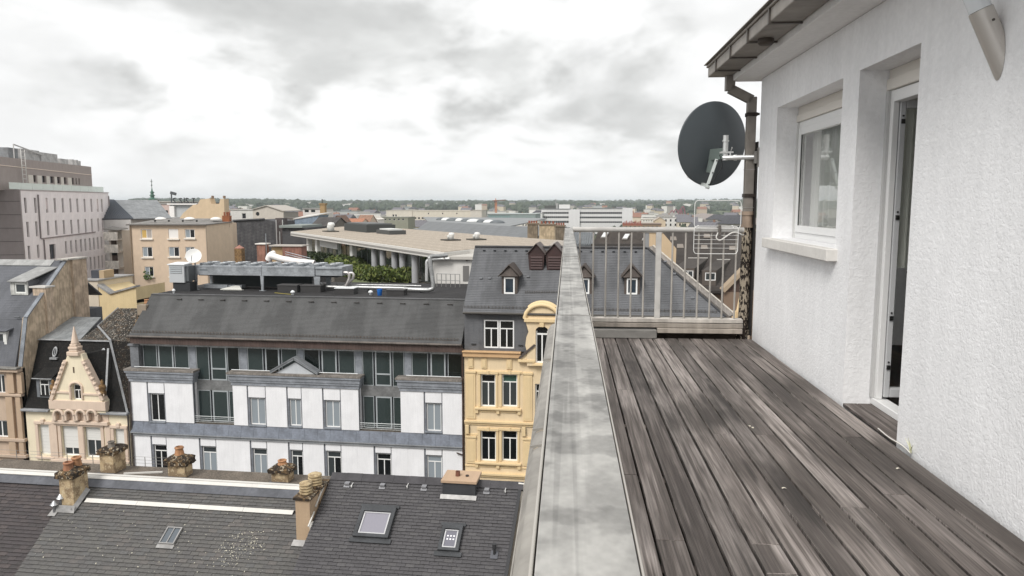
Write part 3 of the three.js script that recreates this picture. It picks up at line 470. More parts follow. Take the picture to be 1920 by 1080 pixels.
// ---- the long grey-brown roof and the darker one beside it
const SB = roofSpace(-7.34), SC = roofSpace(-6.82);
const cl0 = SC.at(622, 893), cl1 = SC.at(547, 1078), vergeC = d => cl0[0] + (cl1[0] - cl0[0]) * (d - cl0[1]) / (cl1[1] - cl0[1]);
const vb0 = SB.at(112, 948), vb1 = SB.at(28, 1078), vB = d => vb0[0] + (vb1[0] - vb0[0]) * (d - vb0[1]) / (vb1[1] - vb0[1]);     // verge between the two
const bandEnd = SB.at(330, 924)[1], strip0 = SB.at(330, 946)[1], strip1 = SB.at(330, 954)[1], RIGHT_B = -9.15, DEND = 4.0;
{
  const t = thing(C, 'terraced_house', 'house roof of worn grey-brown slates with a pale metal strip and mossy chimneys', 'house', [-14, GROUND, -17]);
  const roof = part(t, 'roof', slab([SB.pt(vB(0) + 0.02, 0), SB.pt(vB(8) + 0.02, 8), SB.pt(vergeC(8) + 0.3, 8), SB.pt(vergeC(0) + 0.3, 0)], 0.12), std('#3b3836', 0.95, { map: T.dirt }));
  slates(t, roof, SB, [[bandEnd - 0.03, strip0], [strip1 - 0.02, DEND]], d => vB(d), d => vergeC(d) + 0.25, 0.25, 0.127, ['#686664', '#6c6a67', '#646261', '#6f6b68', '#696867'], 0, 31);
  for (let k = 0; k < 9; k++) { const x0 = -17.15 + k * 0.9, x1 = Math.min(x0 + 0.896, RIGHT_B); part(t, 'lead_sheet', slab([SB.pt(x0, 0.09, 0.05), SB.pt(x0, bandEnd, 0.052), SB.pt(x1, bandEnd, 0.052), SB.pt(x1, 0.09, 0.05)], 0.01), lead, roof); }
  part(t, 'ridge_cap', [slab([SB.pt(-20.6, -0.02, 0.075), SB.pt(-20.6, 0.10, 0.068), SB.pt(RIGHT_B, 0.10, 0.068), SB.pt(RIGHT_B, -0.02, 0.075)], 0.03), B(-20.6, RIGHT_B, -7.33, -7.268, -20.66, -20.545)], stripM, roof);
  for (let k = 0; k < 4; k++) { const x0 = SB.at(163, 938)[0] + k * 1.72, x1 = Math.min(x0 + 1.71, RIGHT_B - 0.08); if (x1 > x0) part(t, 'metal_strip', slab([SB.pt(x0, strip0, 0.062), SB.pt(x0, strip1, 0.062), SB.pt(x1, strip1, 0.062), SB.pt(x1, strip0, 0.062)], 0.012), stripM, roof); }
  part(t, 'wall', [B(-17.4, RIGHT_B, GROUND, -7.5, -21.7, -20.75), B(-17.4, RIGHT_B, GROUND, -11.6, -20.75, -13.2)], std('#b7a68d', 0.9, { map: T.plaster }));
  part(t, 'gravel_roof', B(-20.6, RIGHT_B + 0.5, -7.5, -7.395, -21.75, -20.665), std('#8d8174', 0.95, { map: T.gravel, bump: T.gravel, bs: 0.012 }));
  part(t, 'gravel_edging', [beam(C.y(232, 888, -7.36), C.y(305, 885, -7.36), 0.05, 0.05)], stripM);
}
{
  const t = thing(C, 'dark_slate_house', 'house roof of dark reddish-brown slates beside the long grey roof', 'house', [-20, GROUND, -17]);
  const xl = -22.5, roof = part(t, 'roof', slab([SB.pt(xl, 0, -0.06), SB.pt(xl, 8, -0.06), SB.pt(-18.9, 8, -0.06), SB.pt(-17.62, 0, -0.06)], 0.12), std('#332d2b', 0.95, { map: T.dirt }));
  slates(t, roof, SB, [[bandEnd - 0.02, DEND]], () => -21.4, d => vB(d) - 0.02, 0.25, 0.125, ['#4f494a', '#534c4c', '#4b4646', '#58504f'], -0.05, 37);
  for (let k = 0; k < 5; k++) part(t, 'lead_sheet', slab([SB.pt(-21.6 + k * 0.9, 0.09, 0.03), SB.pt(-21.6 + k * 0.9, bandEnd, 0.03), SB.pt(-20.704 + k * 0.9, bandEnd, 0.03), SB.pt(-20.704 + k * 0.9, 0.09, 0.03)], 0.01), lead, roof);
  part(t, 'wall', [B(-22.3, -17.402, GROUND, -7.5, -21.7, -20.75), B(-22.3, -17.402, GROUND, -11.6, -20.75, -13.2)], std('#a89682', 0.9, { map: T.plaster }));
}
// ---- the neat dark roof with roof windows
{
  const l0 = SC.at(622, 893), l1 = SC.at(547, 1078), r0 = SC.at(974, 907), r1 = SC.at(946, 1078);
  const xl = d => l0[0] + (l1[0] - l0[0]) * (d - l0[1]) / (l1[1] - l0[1]), xr = d => r0[0] + (r1[0] - r0[0]) * (d - r0[1]) / (r1[1] - r0[1]);
  const t = thing(C, 'roof_window_house', 'house with a neat charcoal slate roof holding two grey-framed roof windows', 'house', [-5.5, GROUND, -17]);
  const roof = part(t, 'roof', slab([SC.pt(xl(0), 0), SC.pt(xl(8), 8), SC.pt(xr(8), 8), SC.pt(xr(0), 0)], 0.18), std('#2b2a2b', 0.95, { map: T.dirt }));
  slates(t, roof, SC, [[0.24, 3.9]], xl, xr, 0.25, 0.107, ['#5b595b', '#5e5c5e', '#585658', '#615f60'], 0, 41);
  for (let k = 0; k < 12; k++) part(t, 'ridge_slate', slab([SC.pt(xl(0) + k * 0.487, -0.03, 0.05 + (k % 2) * 0.006), SC.pt(xl(0) + k * 0.487, 0.25, 0.045 + (k % 2) * 0.006), SC.pt(xl(0) + k * 0.487 + 0.484, 0.25, 0.045 + (k % 2) * 0.006), SC.pt(xl(0) + k * 0.487 + 0.484, -0.03, 0.05 + (k % 2) * 0.006)], 0.012), std('#4b494c', 0.8, { map: T.slate }), roof);
  part(t, 'back_slope', slab([[xl(0), -6.80, -20.53], [xr(0), -6.80, -20.53], [xr(0), -7.6, -21.8], [xl(0), -7.6, -21.8]], 0.1), std('#434245', 0.85, { map: T.slate }), roof);
  part(t, 'verge_strip', [slab([SC.pt(xr(0) + 0.002, 0, 0.05), SC.pt(xr(6) + 0.002, 6, 0.05), SC.pt(xr(6) + 0.09, 6, 0.05), SC.pt(xr(0) + 0.09, 0, 0.05)], 0.05)], std('#2f2f31', 0.7), roof);
  part(t, 'corner_flashing', slab([SC.pt(xr(0) - 0.02, 0.02, 0.075), SC.pt(xr(0) - 0.02, 0.07, 0.075), SC.pt(xr(0) + 0.28, 0.09, 0.075), SC.pt(xr(0) + 0.28, 0.05, 0.075)], 0.01), stripM, roof);
  part(t, 'wall', [B(xl(0), xr(0), GROUND, -7.3, -21.7, -20.75), B(xl(0), xr(0), GROUND, -11.2, -20.75, -13.2)], std('#b9b0a2', 0.9, { map: T.plaster }));
  // roof windows
  const roofWin = (a, b, c, d, dark, fw) => {               // pixels: top-left, top-right, bottom-left
    const p = SC.at(...a), q = SC.at(...b), s = SC.at(...c), x0 = (p[0] + s[0]) / 2, x1 = x0 + (q[0] - p[0]), d0 = p[1], d1 = s[1];
    const f = 0.10 * fw, pl = (u0, u1, v0, v1, up, th, m, name, parent) => part(t, name, slab([SC.pt(u0, v0, up), SC.pt(u0, v1, up), SC.pt(u1, v1, up), SC.pt(u1, v0, up)], th), m, parent);
    const fr = std('#56585b', 0.45, { metal: 0.3, map: T.zinc });
    const w = part(t, 'roof_window', [[x0, x1, d0, d0 + f * 1.7], [x0, x1, d1 - f, d1], [x0, x0 + f, d0 + f * 1.7, d1 - f], [x1 - f, x1, d0 + f * 1.7, d1 - f]].map(([u0, u1, v0, v1]) => slab([SC.pt(u0, v0, 0.15), SC.pt(u0, v1, 0.15), SC.pt(u1, v1, 0.15), SC.pt(u1, v0, 0.15)], 0.14)), fr);
    const g = f + 0.02;
    part(t, 'inner_frame', [[x0 + g, x1 - g, d0 + f * 1.7 + 0.02, d0 + f * 1.7 + 0.045], [x0 + g, x1 - g, d1 - g - 0.03, d1 - g], [x0 + g, x0 + g + 0.035, d0 + f * 1.7 + 0.06, d1 - g - 0.03], [x1 - g - 0.035, x1 - g, d0 + f * 1.7 + 0.06, d1 - g - 0.03]].map(([u0, u1, v0, v1]) => slab([SC.pt(u0, v0, 0.125), SC.pt(u0, v1, 0.125), SC.pt(u1, v1, 0.125), SC.pt(u1, v0, 0.125)], 0.05)), std('#b7b7b8', 0.5), w);
    pl(x0 + f, x1 - f, d0 + f * 1.7, d1 - f, 0.10, 0.01, glass(dark, 0.12), 'pane', w);
    pl(x0 - 0.09, x1 + 0.09, d1 + 0.0, d1 + 0.14, 0.075, 0.012, fr, 'apron', w);
    pl(x0 - 0.06, x1 + 0.06, d0 - 0.10, d0 - 0.002, 0.082, 0.012, fr, 'head_flashing', w);
    return [x0, x1, d0, d1, w];
  };
  roofWin([680, 953], [744, 955], [664, 1010], 0, '#85838c', 1);
  const W2 = roofWin([831, 988], [869, 989], [822, 1036], 0, '#6d6c75', 0.8);
  for (let i = 0; i < 6; i++) { const x = W2[0] + 0.20 + (i % 3) * 0.085, d = W2[2] + 0.34 + Math.floor(i / 3) * 0.10; part(t, 'sticker', slab([SC.pt(x - 0.022, d - 0.022, 0.104), SC.pt(x - 0.022, d + 0.022, 0.104), SC.pt(x + 0.022, d + 0.022, 0.104), SC.pt(x + 0.022, d - 0.022, 0.104)], 0.002), std('#e6e6e8', 0.6), W2[4]); }
  // vent caps, hooks and pipe on the slates
  for (const q of [[652, 909], [718, 912], [796, 915], [913, 921]]) { const [x, d] = SC.at(...q); one(C, 'roof_vent_hood', 'small metal vent hood near the ridge of the charcoal slate roof', 'vent', [slab([SC.pt(x - 0.07, d - 0.08, 0.06), SC.pt(x - 0.07, d + 0.05, 0.12), SC.pt(x + 0.07, d + 0.05, 0.12), SC.pt(x + 0.07, d - 0.08, 0.06)], 0.05), slab([SC.pt(x - 0.09, d + 0.04, 0.05), SC.pt(x - 0.09, d + 0.13, 0.045), SC.pt(x + 0.09, d + 0.13, 0.045), SC.pt(x + 0.09, d + 0.04, 0.05)], 0.012)], std('#8d8d90', 0.45, { metal: 0.4 }), SC.pt(x, d), 'vent hoods on the charcoal slate roof'); }
  for (const q of [[661, 912], [765, 913], [948, 922]]) { const [x, d] = SC.at(...q); one(C, 'roof_hook', 'small pale ladder hook near the ridge of the charcoal slate roof', 'hook', tube([SC.pt(x, d - 0.1, 0.04), SC.pt(x - 0.01, d, 0.06), SC.pt(x + 0.01, d + 0.08, 0.05), SC.pt(x + 0.01, d + 0.1, 0.11), SC.pt(x, d + 0.05, 0.13)], 0.013, 20, 6), std('#d3d2cf', 0.4, { metal: 0.3 }), SC.pt(x, d), 'ladder hooks on the charcoal slate roof'); }
  const [vx, vd] = SC.at(927, 1042), vp = SC.pt(vx, vd, 0), v = thing(C, 'vent_pipe', 'short black vent pipe standing on the charcoal slate roof', 'vent pipe', vp);
  part(v, 'pipe', rod(vp, [vp[0], vp[1] + 0.26, vp[2]], 0.035, 14), std('#2a2a2c', 0.5)); part(v, 'cap', rod([vp[0], vp[1] + 0.2, vp[2]], [vp[0], vp[1] + 0.33, vp[2]], 0.058, 16), std('#2f2f31', 0.5));
  part(v, 'collar', slab([SC.pt(vx - 0.1, vd - 0.12, 0.05), SC.pt(vx - 0.1, vd + 0.12, 0.05), SC.pt(vx + 0.1, vd + 0.12, 0.05), SC.pt(vx + 0.1, vd - 0.12, 0.05)], 0.012), lead);
}
// small skylight of the long roof
{
  const p = SB.at(313, 990), q = SB.at(341, 991), s = SB.at(300, 1027), x0 = (p[0] * 0.5 + s[0] * 0.5), x1 = x0 + (q[0] - p[0]), d0 = p[1], d1 = s[1] - 0.09;
  const t = thing(C, 'skylight', 'small two-pane skylight with pale metal rim in the grey-brown roof', 'skylight', SB.pt((x0 + x1) / 2, (d0 + d1) / 2)), q4 = (u0, u1, v0, v1, up, th) => slab([SB.pt(u0, v0, up), SB.pt(u0, v1, up), SB.pt(u1, v1, up), SB.pt(u1, v0, up)], th);
  part(t, 'rim', [q4(x0, x1, d0, d0 + 0.04, 0.10, 0.07), q4(x0, x1, d1 - 0.03, d1, 0.10, 0.07), q4(x0, x0 + 0.035, d0 + 0.04, d1 - 0.03, 0.10, 0.07), q4(x1 - 0.035, x1, d0 + 0.04, d1 - 0.03, 0.10, 0.07), q4((x0 + x1) / 2 - 0.012, (x0 + x1) / 2 + 0.012, d0 + 0.04, d1 - 0.03, 0.098, 0.05)], flashing);
  for (const [a, b] of [[x0 + 0.035, (x0 + x1) / 2 - 0.012], [(x0 + x1) / 2 + 0.012, x1 - 0.035]]) part(t, 'pane', q4(a, b, d0 + 0.04, d1 - 0.03, 0.07, 0.008), glass('#5a6066', 0.1));
  part(t, 'apron', q4(x0 - 0.04, x1 + 0.02, d1, d1 + 0.13, 0.055, 0.012), flashing);
}
// ---- chimneys
function crown(t, x0, x1, y, z0, z1, h, over, rise, seed) {        // weathered, overgrown capping
  const g = new THREE.BoxGeometry(x1 - x0 + 2 * over, h, z1 - z0 + 2 * over, 10, 4, 12).translate((x0 + x1) / 2, y + h / 2, (z0 + z1) / 2), p = g.attributes.position;
  for (let i = 0; i < p.count; i++) { const k = (p.getY(i) - y) / h, ux = Math.abs(p.getX(i) - (x0 + x1) / 2) / ((x1 - x0) / 2 + over), uz = Math.abs(p.getZ(i) - (z0 + z1) / 2) / ((z1 - z0) / 2 + over); if (k > 0.6) p.setY(i, p.getY(i) + rise * (1 - Math.max(ux, uz) ** 1.5)); }
  return part(t, 'crown', dentGeo(g.toNonIndexed ? g : g, 0.05, 9, seed), crustM);
}
const pot = (x, y, z, r, h) => lathe([[r * 1.05, 0], [r, h * 0.1], [r * 0.8, h * 0.72], [r * 0.98, h * 0.78], [r * 0.98, h * 0.9], [r * 0.8, h], [r * 0.62, h], [r * 0.6, h * 0.5]], x, y, z, 18);
{ // tall stack by the verge, two clay pots
  const f = SB.at(125, 955), zf = SB.pt(0, f[1])[2], xa = C.z(112, 930, zf)[0], xb = C.z(138, 930, zf)[0], y1 = C.z(125, 896, zf)[1], z0 = zf - 0.66, yb = SB.pt(0, f[1])[1] - 0.1;
  const t = thing(C, 'chimney', 'tall tan chimney with two clay pots and mossy crown at the roof verge', 'chimney', [xa, yb, zf]);
  part(t, 'stack', RB(xa, xb, yb, y1, z0, zf, 0.02), chimneyM); crown(t, xa, xb, y1 - 0.01, z0, zf, 0.16, 0.07, 0.12, 3);
  part(t, 'pot', pot((xa + xb) / 2 - 0.02, y1 + 0.2, zf - 0.18, 0.15, 0.24), std('#a8775a', 0.9, { map: T.dirt }), t, 'darkened clay pot'); part(t, 'pot', pot((xa + xb) / 2 + 0.02, y1 + 0.22, zf - 0.48, 0.15, 0.28), clay);
  part(t, 'flashing', [slab([SB.pt(xb + 0.002, f[1] - 0.72, 0.16), SB.pt(xb + 0.002, f[1] + 0.10, 0.16), SB.pt(xb + 0.10, f[1] + 0.10, 0.06), SB.pt(xb + 0.10, f[1] - 0.72, 0.06)], 0.015), slab([SB.pt(xa - 0.05, f[1] + 0.0, 0.2), SB.pt(xa - 0.05, f[1] + 0.16, 0.055), SB.pt(xb + 0.1, f[1] + 0.16, 0.055), SB.pt(xb + 0.1, f[1] + 0.0, 0.2)], 0.015)], flashing);
  const c0 = SB.at(103, 962), P = SB.pt(c0[0], c0[1], 0), v = thing(C, 'vent_cowl', 'double galvanised vent cowl beside the tall tan chimney', 'vent', P);
  const cone = (x, y, z, r, h) => lathe([[r, 0], [r * 0.25, h], [0, h]], x, y, z, 16);
  part(v, 'pipe', rod(P, [P[0], P[1] + 0.3, P[2]], 0.05, 14), std('#7c7c7e', 0.4, { metal: 0.6 })); part(v, 'hood', cone(P[0], P[1] + 0.27, P[2], 0.12, 0.12), std('#a9aaac', 0.35, { metal: 0.6 }));
  part(v, 'pipe', rod([P[0] + 0.1, P[1], P[2] - 0.15], [P[0] + 0.1, P[1] + 0.46, P[2] - 0.15], 0.05, 14), std('#7c7c7e', 0.4, { metal: 0.6 })); part(v, 'hood', cone(P[0] + 0.1, P[1] + 0.42, P[2] - 0.15, 0.12, 0.13), std('#b9babb', 0.35, { metal: 0.6 }));
  part(v, 'base_plate', slab([SB.pt(c0[0] - 0.12, c0[1] - 0.1, 0.05), SB.pt(c0[0] - 0.14, c0[1] + 0.14, 0.05), SB.pt(c0[0] + 0.1, c0[1] + 0.14, 0.05), SB.pt(c0[0] + 0.1, c0[1] - 0.1, 0.05)], 0.015), flashing);
}
{ // squat stack behind the ridge
  const a = C.y(188, 888, -7.395), b = C.y(212, 889, -7.395), zf = a[2], xa = a[0], xb = C.z(212, 860, zf)[0], y1 = C.z(200, 853, zf)[1], z0 = zf - 0.62;
  const t = thing(C, 'chimney', 'squat tan chimney with a lichen-white top on the gravel strip', 'chimney', [xa, -7.395, zf]);
  part(t, 'stack', RB(xa, xb, -7.395, y1, z0, zf, 0.02), chimneyM); crown(t, xa, xb, y1 - 0.01, z0, zf, 0.14, 0.06, 0.13, 7);
  part(t, 'pot', pot((xa + xb) / 2 + 0.06, y1 + 0.2, zf - 0.2, 0.11, 0.2), std('#8b837a', 0.9, { map: T.dirt })); part(t, 'flashing', B(xa - 0.08, xb + 0.05, -7.393, -7.36, zf + 0.002, zf + 0.1), lead);
}
for (const [px0, px1, pt, pb, cap, pots, lab, s] of [[315, 347, 872, 895, 0.2, 1, 'tan chimney with shaggy brown crown and a bright orange clay pot', 11], [509, 540, 886, 905, 0.12, 0.4, 'tan chimney with a crumbling peaked crown before the white facade', 13]]) {
  const a = C.y(px0, pb, -7.395), zf = a[2], xa = a[0], xb = C.z(px1, pb, zf)[0], y1 = C.z(px0, pt, zf)[1], z0 = zf - 0.45;
  const t = thing(C, 'chimney', lab, 'chimney', [xa, -7.395, zf]);
  part(t, 'stack', RB(xa, xb, -7.395, y1, z0, zf, 0.02), chimneyM); crown(t, xa, xb, y1 - 0.02, z0, zf, cap, 0.07, 0.16, s);
  part(t, 'pot', pot((xa + xb) / 2, y1 + cap + 0.09, (z0 + zf) / 2, 0.145, pots > 0.5 ? 0.26 : 0.14), clay); part(t, 'flashing', B(xa - 0.06, xb + 0.05, -7.393, -7.36, zf + 0.002, zf + 0.1), lead);
}
{ // long stack on the boundary with ringed concrete cowls
  const f = SB.at(566, 1018), zf = SB.pt(0, f[1])[2], xa = C.z(554, 960, zf)[0], xb = C.z(581, 960, zf)[0], y1 = C.z(566, 938, zf)[1], z0 = zf - 1.35, yb = SB.pt(0, f[1])[1] - 0.15;
  const t = thing(C, 'chimney', 'long beige chimney with two ringed concrete cowls between the two roofs', 'chimney', [xa, yb, zf]);
  const zm = zf - 0.62, stackM = std('#b39b80', 0.92, { map: T.plaster, bump: T.grain, bs: 0.002 });
  part(t, 'stack', [RB(xa, xb, yb, y1, zm, zf, 0.015), RB(xa + 0.02, xb - 0.03, yb, y1 + 0.02, zm - 0.10, zm - 0.001, 0.01), RB(xa, xb + 0.01, yb, y1 + 0.03, z0, zm - 0.101, 0.015)], stackM);
  part(t, 'crown', [dentGeo(RB(xa - 0.05, xb + 0.05, y1, y1 + 0.09, zm, zf + 0.05, 0.02), 0.02, 11, 5), dentGeo(RB(xa - 0.05, xb + 0.05, y1 + 0.02, y1 + 0.10, z0 - 0.05, zm - 0.1, 0.02), 0.02, 11, 6)], crustM);
  for (const [z, r, y] of [[zf - 0.28, 0.185, y1 + 0.08], [zf - 0.92, 0.2, y1 + 0.09]]) {
    const prof = [[0, 0], [r * 0.8, 0]]; for (let i = 0; i < 4; i++) prof.push([r * 0.86, i * 0.085 + 0.015], [r, i * 0.085 + 0.03], [r, i * 0.085 + 0.07], [r * 0.84, i * 0.085 + 0.082]); prof.push([r * 0.55, 0.37], [0, 0.37]);
    part(t, 'cowl', dentGeo(lathe(prof, (xa + xb) / 2, y, z, 26), 0.012, 14, 8), std('#efe8d6', 0.95, { map: T.lichen, bump: T.grain, bs: 0.004 }));
  }
  const g = (d0, d1, up) => beam(SB.pt(xb + 0.03, d0, up), SB.pt(xb + 0.03, d1, up), 0.035, 0.035), dF = f[1];
  part(t, 'flashing', [g(dF - 0.62, dF - 0.12, 0.62), B(xb - 0.02, xb + 0.06, SB.pt(0, dF - 0.1)[1] + 0.38, SB.pt(0, dF - 0.1)[1] + 0.56, zf - 0.14, zf + 0.01)], stripM);
  part(t, 'flashing', [g(dF - 1.5, dF - 0.76, 0.66)], stripM);
  part(t, 'apron', slab([SB.pt(xa - 0.08, dF - 0.04, 0.08), SB.pt(xa - 0.1, dF + 0.15, 0.06), SB.pt(xb + 0.05, dF + 0.15, 0.06), SB.pt(xb + 0.05, dF - 0.04, 0.08)], 0.02), flashing);
}
{ // slate-clad box with a concrete lid
  const f = SC.at(860, 932), zf = SC.pt(0, f[1])[2], xa = C.z(830, 930, zf)[0], xb = C.z(891, 931, zf)[0], yb = SC.pt(0, f[1])[1], y1 = C.z(860, 906, zf)[1], z0 = zf - 0.75;
  const t = thing(C, 'chimney', 'low slate-clad chimney box with a flat concrete lid and one small pot', 'chimney', [xa, yb, zf]);
  part(t, 'stack', B(xa, xb, yb - 0.15, y1, z0, zf), std('#3f4043', 0.75, { map: T.slate })); part(t, 'lid', RB(xa - 0.04, xb + 0.05, y1 + 0.001, y1 + 0.085, z0 - 0.05, zf + 0.05, 0.012), std('#b89d83', 0.9, { map: T.plaster, bump: T.grain, bs: 0.003 }));
  part(t, 'pot', lathe([[0.07, 0], [0.065, 0.14], [0.045, 0.14], [0.045, 0.02]], (xa + xb) / 2 - 0.1, y1 + 0.085, zf - 0.35, 14), std('#6a4334', 0.8)); part(t, 'stub', rod([(xa + xb) / 2 + 0.18, y1 + 0.085, zf - 0.35], [(xa + xb) / 2 + 0.18, y1 + 0.12, zf - 0.35], 0.05, 12), std('#332a26', 0.8));
  part(t, 'flashing', slab([SC.pt(xa - 0.05, f[1] + 0.002, 0.10), SC.pt(xa - 0.05, f[1] + 0.13, 0.055), SC.pt(xb + 0.05, f[1] + 0.13, 0.055), SC.pt(xb + 0.05, f[1] + 0.002, 0.10)], 0.012), flashing);
}
// low wire fence along the street edge of the gravel strip
{
  const t = thing(C, 'wire_fence', 'low thin wire fence along the street edge of the gravel strip', 'fence', [-18, -7.39, -21.7]), m = std('#8f8c88', 0.5, { metal: 0.4 });
  for (let i = 0; i < 8; i++) part(t, 'post', rod([-21 + i * 0.95, -7.395, -21.7], [-21 + i * 0.95, -7.05, -21.7], 0.012, 6), m);
  for (const y of [-7.05, -7.16, -7.27]) part(t, 'wire', rod([-21, y, -21.7], [-14.3, y, -21.7], 0.005, 5), m);
}
// specks of lichen and droppings scattered on the slates
{
  const rnd = rng(55), g = [];
  for (let i = 0; i < 420; i++) { const cl = i < 240, x = cl ? -10.35 + (rnd() + rnd() - 1) * 0.8 : -17 + rnd() * 7.8, d = cl ? 2.2 + (rnd() + rnd() - 1) * 0.7 : 0.9 + rnd() * 2.2, r = 0.005 + rnd() * rnd() * 0.013; if (x > RIGHT_B - 0.1 || d < strip1 || x < vB(d)) continue; const c = SB.pt(x, d, 0.040 + rnd() * 0.004), q = new THREE.CircleGeometry(r, 5); q.scale(1 + rnd(), 1, 1); q.rotateZ(rnd() * 6); q.rotateX(-Math.PI / 2 + P30 + 0.02); g.push(q.translate(...c)); }
  one(C, 'lichen_specks', 'pale lichen specks scattered over the grey-brown slates', 'lichen', g, std('#b9b4a4', 0.95), [-12, -8, -18], undefined, 'stuff');
}

// ================================================================== houses across the street
const ZF = -45;
const pr = (px0, px1, py0, py1, z = ZF, F = C) => { const mx = (px0 + px1) / 2, my = (py0 + py1) / 2; return [F.z(px0, my, z)[0], F.z(px1, my, z)[0], F.z(mx, py1, z)[1], F.z(mx, py0, z)[1]]; };
const lerp3 = (a, b, k) => [a[0] + (b[0] - a[0]) * k, a[1] + (b[1] - a[1]) * k, a[2] + (b[2] - a[2]) * k];
// overlapping slate courses over a quadrilateral: bottom-left, bottom-right, top-right, top-left
function courses(t, parent, bl, br, tr, tl, n, m, name = 'slate_courses', lip = 0.016) {
  const N = new THREE.Vector3(...br).sub(new THREE.Vector3(...bl)).cross(new THREE.Vector3(...tl).sub(new THREE.Vector3(...bl))).normalize(), g = [], up = (p, h) => [p[0] + N.x * h, p[1] + N.y * h, p[2] + N.z * h];
  for (let k = 0; k < n; k++) { const a = k / n, b = Math.min(1, (k + 1.12) / n), j = (hash(k, n, 77) - 0.5) * 0.006; g.push(slab([up(lerp3(bl, tl, a), lip + 0.014 + j), up(lerp3(br, tr, a), lip + 0.014 - j), up(lerp3(br, tr, b), 0.012), up(lerp3(bl, tl, b), 0.012)], 0.012)); }
  const mesh = part(t, name, g, m, parent); mesh.userData.kind = 'stuff'; return mesh;
}
const slateGrey = std('#5a5a5a', 0.72, { map: T.slate, bump: T.grain, bs: 0.004 }), slateBlue = std('#67686b', 0.72, { map: T.slate, bump: T.grain, bs: 0.004 }), slateBrown = std('#413d3a', 0.9, { map: T.moss, bump: T.grain, bs: 0.01 });
const paneDark = glass('#15181a'), paneMid = glass('#3a3f41'), paneSheer = glass('#8d959b', 0.1), paneGreen = glass('#313b3b'), paneGreen2 = glass('#131a19'), shutter = std('#d7d6d2', 0.7);
const zincBlue = std('#8c93a0', 0.55, { metal: 0.1, map: T.zinc }), zincGrey = std('#9b9c9c', 0.5, { metal: 0.15, map: T.zinc });
function guard(t, parent, p, q, m) {            // snow guard: a rail on uprights, one segment
  const g = [beam([p[0], p[1] + 0.05, p[2]], [q[0], q[1] + 0.05, q[2]], 0.02), beam([p[0], p[1] + 0.16, p[2]], [q[0], q[1] + 0.16, q[2]], 0.02)], n = 7;
  for (let i = 0; i <= n; i++) { const a = lerp3(p, q, i / n); g.push(B(a[0] - 0.012, a[0] + 0.012, a[1] - 0.02, a[1] + 0.2, a[2] - 0.012, a[2] + 0.012)); }
  return part(t, 'snow_guard', g, m, parent);
}

